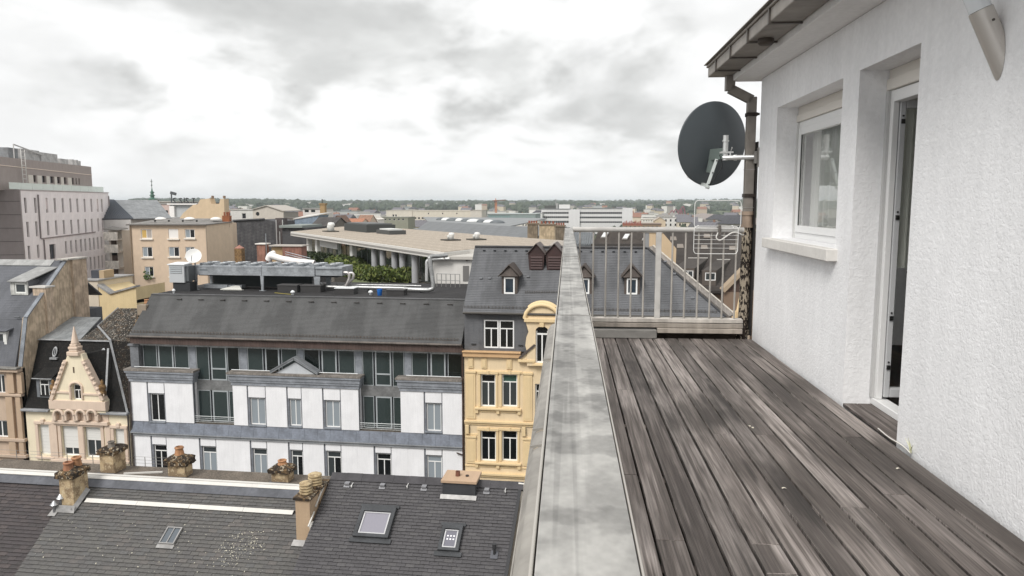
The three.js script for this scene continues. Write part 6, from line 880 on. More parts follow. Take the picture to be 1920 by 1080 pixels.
// ---- the tan bay-fronted house at the left and its slate roof
{
  const xP = -40.66, xL = -56, tan = std('#c0ab97', 0.88, { map: T.plaster }), tanWall = std('#d0bca3', 0.95, { map: T.dirt, bump: T.grain, bs: 0.006 }), slateL = std('#63656b', 0.7, { map: T.slate, bump: T.grain, bs: 0.004 });
  const t = thing(C, 'tan_bay_house', 'tan house with smooth blue-grey slate roof, small dormers and bare party wall', 'house', [-48, GROUND, -49]);
  const X = (px, py) => { const p = C.x(px, py, xP); return [p[2], p[1]]; }, e = X(42, 690), m = X(52, 600), r = X(128, 490);
  const rw = [[-8, 9, 702, 738], [-10, 14, 788, 820]].map(q => pr(...q)), eY = e[1];
  wallZ(t, rect(xL, xP, GROUND, eY), rw.map(q => hol(...q)), ZF, 0.3, tan); part(t, 'core', B(xL, xP - 0.32, GROUND, eY - 0.1, -58, ZF - 0.302), tan);
  rw.forEach(q => win(t, ...q, ZF, { cols: 2, fw: 0.1, set: 0.12, pane: paneMid }));
  for (const [a, b] of [[688, 696], [737, 742], [820, 826], [850, 856]]) part(t, 'moulding', RB(xL, xP + 0.02, C.z(20, b, ZF)[1], C.z(20, a, ZF)[1], ZF - 0.1, ZF + (a === 688 ? 0.4 : 0.25), 0.04), tan);
  for (const [a, b] of [[17, 30], [36, 45]]) part(t, 'pilaster', [RB(C.z(a, 720, ZF)[0], C.z(b, 720, ZF)[0], C.z(20, 736, ZF)[1], C.z(20, 697, ZF)[1], ZF - 0.05, ZF + 0.2, 0.03), RB(C.z(a, 790, ZF)[0], C.z(b, 790, ZF)[0], C.z(20, 850, ZF)[1], C.z(20, 743, ZF)[1], ZF - 0.05, ZF + 0.2, 0.03)], std('#bda58c', 0.88, { map: T.plaster }));
  // party wall with its two stacks
  const th = 0.4, s0 = X(132, 487), s1 = X(158, 487);
  part(t, 'party_wall', PX([[ZF, GROUND], [s1[0], GROUND], [s1[0], s1[1]], [r[0], r[1] + 0.12], [m[0], m[1] + 0.12], [e[0] - 0.02, e[1] + 0.05], [ZF, e[1]]].map(q => q), xP - th, xP), tanWall);
  part(t, 'chimney_stack', [B(xP - 0.55, xP + 0.16, GROUND + 6, s0[1], s1[0] - 0.01, s0[0])], std('#cfb9a2', 0.95, { map: T.dirt })); part(t, 'chimney_cap', [B(xP - 0.7, xP + 0.25, s0[1] + 0.002, s0[1] + 0.12, s1[0] - 0.1, s0[0] + 0.6)], std('#c9c4bb', 0.8, { map: T.dirt }));
  { const a = X(82, 540), b = X(97, 540), y0 = X(80, 640)[1]; part(t, 'chimney_stack', B(xP - 0.9, xP + 0.14, GROUND + 6, a[1], b[0], a[0]), std('#d2bda6', 0.95, { map: T.dirt })); part(t, 'chimney_cap', B(xP - 1.1, xP + 0.2, a[1] + 0.002, a[1] + 0.12, b[0] - 0.1, a[0] + 0.1), std('#c2bfba', 0.7)); }
  for (const [px0, px1, py0, py1, z] of [[103, 117, 489, 506, -50.3], [65, 82, 541, 566, -47.6]]) { const q = pr(px0, px1, py0, py1, z); part(t, 'slate_clad_stack', B(q[0], q[1], q[2] - 0.6, q[3], z - 0.8, z), std('#3d4250', 0.75, { map: T.slate })); part(t, 'stack_flashing', B(q[0] - 0.1, q[1] + 0.1, q[2] - 0.08, q[2] - 0.02, z + 0.001, z + 0.1), zincGrey); }
  part(t, 'verge_flashing', [beam([xP - 0.15, m[1] + 0.2, m[0]], [xP - 0.15, r[1] + 0.2, r[0]], 0.3, 0.07), beam([xP - 0.15, e[1] + 0.1, e[0]], [xP - 0.15, m[1] + 0.18, m[0]], 0.3, 0.07)], std('#9aa0a8', 0.55, { metal: 0.1, map: T.zinc }));
  // roof
  const lo = [[xL, eY + 0.05, ZF + 0.1], [xP - th, eY + 0.05, ZF + 0.1], [xP - th, m[1], m[0]], [xL, m[1], m[0]]], hi = [[xL, m[1], m[0]], [xP - th, m[1], m[0]], [xP - th, r[1], r[0]], [xL, r[1], r[0]]];
  const roof = part(t, 'roof', [slab(lo, 0.1), slab(hi, 0.1), slab([[xL, r[1], r[0]], [xP - th, r[1], r[0]], [xP - th, r[1] - 3, r[0] - 4], [xL, r[1] - 3, r[0] - 4]], 0.1)], slateL); courses(t, roof, ...hi, 36, slateL, 'slate_courses', 0.008); courses(t, roof, ...lo, 20, slateL, 'slate_courses', 0.008);
  part(t, 'attic_core', B(xL, xP - th, eY, m[1] - 0.2, -54, m[0] - 0.3), slateL, roof);
  part(t, 'ridge_sheet', slab([[xL, r[1] - 0.3, r[0] + 0.45], [C.z(102, 495, r[0])[0], r[1] - 0.3, r[0] + 0.45], [C.z(102, 490, r[0])[0], r[1] + 0.1, r[0] - 0.05], [xL, r[1] + 0.1, r[0] - 0.05]], 0.05), std('#bcbcba', 0.5, { map: T.zinc }), roof);
  // dormers
  { const N = [0, -(r[0] - m[0]), r[1] - m[1]], f = C.pl(38, 554, hi[0], N), z = f[2] + 0.05, w = pr(27, 48, 531, 550, z), d = part(t, 'dormer', PZ(rect(w[0] - 0.32, w[1] + 0.15, w[2] - 0.12, w[3] + 0.12), z - 2.2, z, [hol(...w)]), std('#c9c9c4', 0.7, { map: T.dirt })); win(t, ...w, z, { cols: 1, fw: 0.1, set: 0.05, fm: std('#dfe0dc', 0.5), pane: paneMid });
    part(t, 'dormer_roof', slab([[w[0] - 0.42, w[3] + 0.14, z + 0.2], [w[1] + 0.2, w[3] + 0.14, z + 0.2], [w[1] + 1.0, w[3] + 1.1, z - 2.4], [w[0] + 0.2, w[3] + 1.1, z - 2.4]], 0.06), std('#b4b4b2', 0.5, { map: T.zinc }), d); part(t, 'dormer_cheek', B(w[1] + 0.152, w[1] + 0.17, w[2] - 0.1, w[3] + 0.2, z - 2, z - 0.1), slateL, d); }
  { const z = ZF - 0.35, w = pr(-12, 8, 624, 662, z), d = part(t, 'dormer', PZ(rect(w[0] - 0.2, w[1] + 0.2, w[2] - 0.9, w[3] + 0.15), z - 1.8, z, [hol(...w)]), std('#d4d4d0', 0.7)); win(t, ...w, z, { cols: 1, fw: 0.1, set: 0.05, pane: paneMid }); part(t, 'dormer_roof', slab([[w[0] - 0.4, w[3] + 0.17, z + 0.2], [w[1] + 0.35, w[3] + 0.17, z + 0.2], [w[1] + 1.1, w[3] + 0.75, z - 1.8], [w[0] - 0.4, w[3] + 0.75, z - 1.8]], 0.08), slateL, d); }
  part(t, 'gutter', RB(xL, xP + 0.05, eY - 0.02, eY + 0.12, ZF + 0.05, ZF + 0.5, 0.05), std('#8c8983', 0.6, { map: T.dirt }));
  part(t, 'snow_bar', rod([C.z(30, 601, m[0])[0], m[1] + 0.2, m[0] + 0.1], [xP - 0.5, m[1] + 0.2, m[0] + 0.1], 0.05, 8), std('#55585c', 0.5), roof);
}

// generic blocks ---------------------------------------------------------------------------------------------------------
function block(F, name, label, cat, x0, x1, y0, y1, zf, depth, wall, wins = [], o = {}) {
  const t = thing(F, name, label, cat, [(x0 + x1) / 2, y0, zf - depth / 2], o.group);
  if (wins.length) { wallZ(t, rect(x0, x1, y0, y1), wins.map(w => hol(...w)), zf, 0.3, wall); part(t, 'core', B(x0 + 0.02, x1 - 0.02, y0, y1 - 0.02, zf - depth, zf - 0.302), wall); wins.forEach((w, i) => win(t, w[0], w[1], w[2], w[3], zf, { cols: 1, fw: 0.08, set: 0.12, ...(o.win ?? {}), ...(w[4] ?? {}) })); }
  else part(t, 'wall', B(x0, x1, y0, y1, zf - depth, zf), wall);
  if (o.roof === 'flat') part(t, 'roof', B(x0 - 0.15, x1 + 0.15, y1 + 0.003, y1 + 0.28, zf - depth - 0.15, zf + 0.2), o.rm);
  if (o.roof === 'gable') { const zr = zf - depth / 2, h = o.rise; part(t, 'roof', [slab([[x0 - 0.2, y1 - 0.1, zf + 0.35], [x1 + 0.2, y1 - 0.1, zf + 0.35], [x1 + 0.2, y1 + h, zr], [x0 - 0.2, y1 + h, zr]], 0.15), slab([[x1 + 0.2, y1 - 0.1, zf - depth - 0.35], [x0 - 0.2, y1 - 0.1, zf - depth - 0.35], [x0 - 0.2, y1 + h, zr], [x1 + 0.2, y1 + h, zr]], 0.15)], o.rm); part(t, 'gable_wall', [PX([[zf, y1 - 0.1], [zf - depth, y1 - 0.1], [zr, y1 + h - 0.2]], x0 + 0.02, x0 + 0.3), PX([[zf, y1 - 0.1], [zf - depth, y1 - 0.1], [zr, y1 + h - 0.2]], x1 - 0.3, x1 - 0.02)], wall); }
  if (o.roof === 'front') { const xm = (x0 + x1) / 2, h = o.rise; part(t, 'gable_wall', PZ([[x0, y1], [x1, y1], [xm, y1 + h - 0.15]], zf - depth, zf), wall); part(t, 'roof', [slab([[x0 - 0.3, y1 - 0.2, zf - depth - 0.2], [x0 - 0.3, y1 - 0.2, zf + 0.3], [xm, y1 + h, zf + 0.3], [xm, y1 + h, zf - depth - 0.2]], 0.15), slab([[xm, y1 + h, zf - depth - 0.2], [xm, y1 + h, zf + 0.3], [x1 + 0.3, y1 - 0.2, zf + 0.3], [x1 + 0.3, y1 - 0.2, zf - depth - 0.2]], 0.15)], o.rm); }
  if (o.roof === 'hip') { const zr = zf - depth / 2, h = o.rise, i = Math.min((x1 - x0) / 2 - 0.3, depth / 2), a = [x0 - 0.3, y1, zf + 0.3], b = [x1 + 0.3, y1, zf + 0.3], c = [x1 + 0.3, y1, zf - depth - 0.3], d = [x0 - 0.3, y1, zf - depth - 0.3], p = [x0 + i, y1 + h, zr], q = [x1 - i, y1 + h, zr]; part(t, 'roof', [slab([a, b, q, p], 0.12), slab([c, d, p, q], 0.12), slab([b, c, q], 0.12), slab([d, a, p], 0.12)], o.rm); }
  if (o.chim) for (const [cx, cw, ch] of o.chim) part(t, 'chimney', B(cx, cx + cw, y1 - 0.3, y1 + (o.rise ?? 0) + ch, zf - depth / 2 - 0.4, zf - depth / 2 + 0.4), o.cm ?? std('#a98a68', 0.9, { map: T.plaster }));
  return t;
}

// ---- pale walls behind the mossy roof
{
  const z = -62, a = pr(155, 186, 527, 620, z), b = pr(184, 256, 548, 600, z);
  const t = thing(C, 'cream_yard_building', 'low pale cream building with sloping white coping behind the mossy roof', 'building', [a[0], GROUND, z]);
  part(t, 'wall', B(a[0], a[1], GROUND, a[3], z - 5, z), std('#cfc4b2', 0.9, { map: T.plaster })); part(t, 'side_wall', PZ([[a[1] + 0.003, GROUND], [b[1], GROUND], [b[1], C.z(256, 539, z)[1]], [C.z(206, 551, z)[0], C.z(206, 551, z)[1]], [a[1] + 0.003, a[3] - 0.5]], z - 4.5, z - 0.05), std('#dcc79c', 0.9, { map: T.plaster }));
  part(t, 'coping', [RB(a[0] - 0.15, a[1] + 0.15, a[3] + 0.002, a[3] + 0.16, z - 5.1, z + 0.1, 0.03), beam([C.z(206, 551, z)[0], C.z(206, 550, z)[1], z - 0.3], [b[1], C.z(256, 537, z)[1], z - 0.3], 0.8, 0.16), beam([a[1], a[3] - 0.35, z - 0.3], [C.z(206, 551, z)[0], C.z(206, 550, z)[1], z - 0.3], 0.8, 0.16)], std('#b6b4b2', 0.7, { map: T.zinc }));
  const q = pr(171, 186, 507, 527, z - 1); part(t, 'dark_stack', B(q[0], q[1], q[2] - 1, q[3], z - 2.4, z - 1), std('#3f4148', 0.8)); part(t, 'stack_side', B(q[1] + 0.003, q[1] + 0.5, q[2] - 2, q[3], z - 2.4, z - 1), std('#b59f80', 0.9, { map: T.plaster }));
  part(t, 'flat_roof', B(a[1] + 0.3, b[1], C.z(220, 556, z)[1] - 0.6, C.z(220, 556, z)[1] - 0.3, z - 4.4, z - 0.1), std('#c6c2bd', 0.8));
}

// ---- the pink office block with the brown penthouse
{
  const A = C.z(38, 356, -87.2), Bq = C.z(203, 362.5, -114.6), F = frameAB(A, Bq), L = Math.hypot(Bq[0] - A[0], Bq[2] - A[2]), top = 2.95, pink = std('#f8f0ef', 0.8, { map: T.plaster }), brown = std('#968d8b', 0.8, { map: T.plaster });
  const t = thing(F, 'pink_office_block', 'pale pink office block with narrow windows, dark brown flank and brown penthouse', 'building', [L / 2, GROUND, -8]);
  const s = v => v / 3.177, Q = (zx, zy) => F.z(s(zx), 260 + s(zy), 0), ws = [];
  const row = (cs, tl, tr, bl, br, w = 0.62) => cs.forEach(c => { const k = (c - 150) / 460, p = Q(c, (tl + bl) / 2), y1 = Q(c, tl + (tr - tl) * k)[1], y0 = Q(c, bl + (br - bl) * k)[1]; ws.push([p[0] - w / 2, p[0] + w / 2, y0, y1]); });
  row([153, 212, 280, 328, 375, 421, 462, 505, 545, 582, 608], 351, 360, 444, 436); row([167, 220, 288, 337, 383, 428, 470, 512, 550, 588, 615], 496, 474, 588, 552); row([175, 230, 397, 428, 458, 487, 513, 540, 564, 588, 610, 632], 641, 583, 722, 655); row([493, 520, 546, 570, 594, 616, 638], 770, 695, 850, 772); row([622, 645], 870, 808, 950, 880);
  { const p = Q(315, 670); ws.push([p[0] - 0.9, p[0] + 0.9, Q(315, 718)[1], Q(315, 628)[1]]); }
  wallZ(t, rect(0, L, GROUND, top), ws.map(w => hol(...w)), 0, 0.35, pink); part(t, 'core', B(0.05, L - 0.05, GROUND, top - 0.1, -14, -0.352), pink);
  const dk = glass('#231f20'), fm = std('#8d8280', 0.6); ws.forEach((w, i) => { win(t, ...w, 0, { cols: i === ws.length - 1 ? 2 : 1, fw: 0.05, set: 0.2, pane: dk, fm }); if (i === 2 || i === 9) part(t, 'blind', B(w[0] + 0.02, w[1] - 0.02, w[2] + 0.5, w[3] - 0.05, -0.19, -0.15), std('#d8ccc9', 0.8)); });
  part(t, 'parapet', B(-0.05, L + 0.1, top + 0.002, top + 0.12, -0.5, 0.08), std('#a49a98', 0.6));
  part(t, 'downpipe', rod([Q(225, 400)[0], Q(232, 596)[1], 0.1], [Q(222, 330)[0], top - 0.5, 0.1], 0.1, 8), std('#7f7675', 0.5)); part(t, 'downpipe', rod([Q(262, 660)[0], GROUND, 0.1], [Q(262, 660)[0], Q(258, 600)[1], 0.1], 0.1, 8), std('#7f7675', 0.5)); part(t, 'downpipe', rod([L - 0.15, GROUND, 0.1], [L - 0.15, top - 0.5, 0.1], 0.09, 8), std('#8f8685', 0.5));
  part(t, 'ledge', beam([Q(245, 590)[0], Q(245, 596)[1], 0.06], [Q(565, 553)[0], Q(565, 556)[1], 0.06], 0.14, 0.14), std('#877c7b', 0.6));
  // penthouse, set back
  const pz = -1.6, PQ = (px, py) => F.z(px, py, pz), ptop = (PQ(60, 298)[1] + PQ(165, 314)[1]) / 2, xe = PQ(172, 330)[0], cuts = [[63, 68], [79, 86], [94, 101], [107, 113], [120, 125], [134.5, 138.5], [141.5, 144], [147, 149.5]], pw = cuts.map(([a, b]) => [PQ(a, 337)[0], PQ(b, 337)[0], (PQ(a, 341 + (a - 63) * 0.06)[1]), PQ(a, 328.5 + (a - 63) * 0.07)[1]]);
  const pent = part(t, 'penthouse', PZ(rect(-14, xe, top, ptop), pz - 0.3, pz, pw.map(w => hol(...w))), std('#a59a95', 0.75, { map: T.plaster })); part(t, 'penthouse_core', B(-14, xe - 0.02, top, ptop - 0.1, -12, pz - 0.302), std('#a59a95', 0.75, { map: T.plaster }), pent);
  pw.forEach(w => part(t, 'penthouse_pane', B(w[0], w[1], w[2], w[3], pz - 0.25, pz - 0.2), dk, pent));
  for (const [a, b] of [[53, 62], [70, 78], [87, 93], [102, 106.5], [114, 119], [127, 134]]) part(t, 'white_panel', B(PQ(a, 338)[0], PQ(b, 338)[0], top + 0.3, PQ(a, 328.5 + (a - 63) * 0.07)[1], pz + 0.002, pz + 0.05), std('#cfc9c0', 0.8), pent);
  part(t, 'pale_band', beam([-14, PQ(20, 314)[1] + 0.3, pz + 0.04], [xe, PQ(170, 328)[1], pz + 0.04], 0.06, 0.09), std('#e2d2c4', 0.7), pent);
  for (let i = 0; i < 10; i++) part(t, 'glass_balustrade', B(-2 + i * (L + 1) / 10, -2.05 + (i + 1) * (L + 1) / 10, top + 0.14, top + 1.0, -0.35, -0.32), new THREE.MeshPhysicalMaterial({ color: 0xe8efe9, roughness: 0.12, transmission: 0.4, thickness: 0 }));
  for (const [a, b, h] of [[3.5, 6, 1.5], [7, 12, 1.6], [12.2, 17.5, 1.45], [18.5, 21, 0.9], [22.5, 23.2, 1.0], [24, 24.6, 1.0], [25, 25.5, 0.9]]) part(t, 'roof_plant', RB(a, Math.min(b, xe - 0.3), ptop, ptop + h, -4.5, pz - 1.2, 0.05), std(a > 6 ? '#d9d8d6' : '#9a9da0', 0.6, { map: T.zinc }), pent);
  { const lx = PQ(37, 330)[0]; for (const dx of [-0.5, 0.5]) part(t, 'ladder_rail', beam([lx + dx, top, pz + 0.6], [lx + dx, ptop + 1.2, pz + 0.6], 0.08), std('#cfcdc9', 0.5, { metal: 0.3 }), pent); for (let i = 0; i < 9; i++) part(t, 'rung', beam([lx - 0.5, top + 0.4 + i * 0.6, pz + 0.6], [lx + 0.5, top + 0.4 + i * 0.6, pz + 0.6], 0.06), std('#cfcdc9', 0.5, { metal: 0.3 }), pent); part(t, 'gantry', [beam([lx, ptop + 1.9, pz - 0.5], [lx + 9, ptop + 1.0, pz - 1], 0.14), beam([lx, ptop, pz - 0.5], [lx, ptop + 1.9, pz - 0.5], 0.1)], std('#b9b8b6', 0.5, { metal: 0.3 }), pent); }
  // dark flank, facing the street
  part(t, 'brown_flank', B(-0.3, -0.004, GROUND, top + 0.1, -26, 0.004), brown);
  for (let i = 0; i < 5; i++) part(t, 'flank_joint', B(-0.33, -0.302, top - 1.45 - i * 1.75, top - 1.39 - i * 1.75, -26, 0), std('#575050', 0.8));
}

// ---- white wall and rear balconies beside the tan apartment block
{
  const z = -112, w = pr(200, 246, 411, 560, z), t = thing(C, 'white_rear_wall', 'plain white rear wall with a steep ribbed grey roof', 'building', [w[0], GROUND, z]);
  part(t, 'wall', B(w[0] - 6, C.z(246, 430, z)[0], GROUND, C.z(230, 410, z)[1], z - 14, z), std('#d6d4d1', 0.85, { map: T.plaster }));
  const a = C.z(190, 411, z + 0.1), b = C.z(250, 410, z + 0.1), c = C.z(214, 375, z - 4), d = C.z(190, 374, z - 4), n = 16;
  const poly = part(t, 'roof', slab([a, b, c, d], 0.2), std('#6e747d', 0.55, { metal: 0.15, map: T.zinc })); for (let i = 0; i <= n; i++) { const k = i / n, p = lerp3(a, b, k), q = lerp3(d, c, k); part(t, 'standing_seam', beam([p[0], p[1] + 0.06, p[2] + 0.06], [q[0], q[1] + 0.06, q[2] + 0.06], 0.08, 0.1), std('#5d636b', 0.55, { metal: 0.15 }), poly); }
  part(t, 'side_roof', slab([b, [b[0] + 3, b[1], b[2] - 6], [c[0] + 4, c[1], c[2] - 6], c], 0.2), std('#a3a6a8', 0.5, { map: T.zinc }), poly);
  const zb = -104, q = pr(206, 231, 432, 530, zb), u = thing(C, 'rear_balconies', 'stack of small white balconies and dark doors between pink and white walls', 'balconies', [q[0], GROUND, zb]);
  part(u, 'wall', B(q[0], q[1], GROUND, q[3], zb - 3, zb), std('#c9c2b8', 0.85, { map: T.plaster })); for (const py of [447, 470, 500]) { const y = C.z(218, py, zb)[1]; const bl = part(u, 'balcony', [B(q[0], q[1] + 0.1, y - 0.25, y, zb, zb + 1.2), B(q[0], q[1] + 0.1, y, y + 1.0, zb + 1.1, zb + 1.2)], std('#d3cdc4', 0.8, { map: T.dirt })); part(u, 'door', B(q[0] + 0.4, q[0] + 1.3, y - 2.6, y - 0.3, zb + 0.002, zb + 0.06), std('#4a3a32', 0.7), bl); }
  part(u, 'canopy', slab([[q[0], q[3] + 0.3, zb + 1.3], [q[1] + 0.4, q[3] + 0.1, zb + 1.3], [q[1] + 0.4, q[3] + 0.3, zb - 1], [q[0], q[3] + 0.6, zb - 1]], 0.1), std('#5b5752', 0.6)); part(u, 'brick_base', B(q[0], q[1] + 0.3, GROUND, C.z(218, 520, zb)[1], zb + 0.1, zb + 1.0), std('#8a5a45', 0.9, { map: T.dirt }));
}

// ---- tan apartment block
{
  const A = C.z(243, 421, -100), Bq = C.z(385, 421, -101.4), F = frameAB(A, Bq), s = v => v / 3.177, R4 = (a, b, c, d) => pr(s(a), s(b), 260 + s(c), 260 + s(d), 0, F), tan = std('#d8c2aa', 0.9, { map: T.plaster }), L = Math.hypot(Bq[0] - A[0], Bq[2] - A[2]), y1 = A[1];
  const t = thing(F, 'tan_apartment_block', 'plain tan apartment block with white two-light windows and flat grey roof', 'building', [L / 2, GROUND, -6]);
  const ws = [[840, 905, 540, 595], [1003, 1062, 538, 595], [1102, 1160, 540, 592], [848, 908, 645, 705], [1005, 1068, 645, 703], [1105, 1160, 645, 703], [862, 915, 762, 820], [862, 915, 878, 935], [1010, 1068, 762, 820], [1108, 1165, 762, 820]].map(r => R4(...r));
  wallZ(t, rect(0, L, GROUND, y1), ws.map(w => hol(...w)), 0, 0.3, tan); part(t, 'core', B(0.02, L - 0.02, GROUND, y1 - 0.05, -12, -0.302), tan);
  ws.forEach((w, i) => { if (i === 1) part(t, 'roller_shutter', B(w[0], w[1], w[2], w[3], -0.15, -0.08), std('#e6e3df', 0.7)); else win(t, ...w, 0, { cols: 2, fw: 0.1, set: 0.1, panes: i === 0 ? [glass('#c5a45e', 0.3), glass('#a9a19a', 0.2)] : [paneSheer, paneDark] }); part(t, 'sill', RB(w[0] - 0.15, w[1] + 0.15, w[2] - 0.22, w[2] - 0.02, -0.1, 0.2, 0.03), std('#d8d1c6', 0.8)); });
  { const w = ws[6], g = []; const rnd = rng(91); for (let i = 0; i < 60; i++) g.push(new THREE.IcosahedronGeometry(0.08 + rnd() * 0.08, 0).translate(w[0] + rnd() * (w[1] - w[0]) * (i % 2 ? 1 : 0.3), w[2] - 0.4 + rnd() * 0.6 + (i % 5 === 0 ? rnd() : 0), 0.15 + rnd() * 0.3)); one(F, 'window_box_plants', 'green plants trailing over a window sill of the tan apartment block', 'plants', g, std('#55653a', 0.9), [w[0], w[2], 0.2]); }
  // right flank
  const B2 = F.local(new THREE.Vector3(...C.z(436, 411, -108.5)));
  part(t, 'flank', slab([[L + 0.004, GROUND, -0.02], [B2.x, GROUND, B2.z], [B2.x, y1 + 0.25, B2.z], [L + 0.004, y1, -0.02]], 0.3), std('#dcc7ae', 0.9, { map: T.plaster }));
  part(t, 'roof', [slab([[-0.3, y1 + 0.05, 0.35], [L + 0.2, y1 + 0.05, 0.35], [B2.x + 0.2, y1 + 0.3, B2.z], [L - 2, y1 + 0.75, -7], [1.6, y1 + 0.75, -7]], 0.12)], std('#9b9792', 0.7, { map: T.zinc })); part(t, 'gutter', B(-0.35, L + 0.25, y1 - 0.12, y1 + 0.03, 0.2, 0.42), std('#5e5852', 0.6));
  for (let i = 0; i < 4; i++) part(t, 'roof_vent', lathe([[0, 0.3], [0.16, 0.25], [0.12, 0], [0, 0]], 2.8 + i * 2.1, y1 + 0.35, -2, 10), std('#2f2d2c', 0.7));
  for (const x of [2.0, 6.5, 10.6]) part(t, 'roof_dome', new THREE.SphereGeometry(0.7, 14, 8, 0, 6.3, 0, 1.57).scale(1.2, 0.55, 1).translate(x, y1 + 0.62, -5.4), std('#dcd9d4', 0.5));
  part(t, 'downpipe', rod([L + 0.1, GROUND, 0.1], [L + 0.1, y1, 0.1], 0.08, 8), std('#a59684', 0.6)); part(t, 'downpipe', rod([0.1, GROUND, 0.1], [0.1, y1, 0.1], 0.1, 8), std('#8d7c68', 0.6));
  const ch = F.local(new THREE.Vector3(...C.z(426, 408, -108))); part(t, 'brick_chimney', [B(ch.x - 0.6, ch.x + 0.5, y1 - 0.6, y1 + 1.2, ch.z - 0.5, ch.z + 0.5)], std('#a0623f', 0.9, { map: T.dirt })); for (const dx of [-0.4, 0, 0.3]) part(t, 'pot', rod([ch.x + dx, y1 + 1.2, ch.z], [ch.x + dx, y1 + 1.75, ch.z], 0.14, 8), std('#8a5138', 0.9));
}

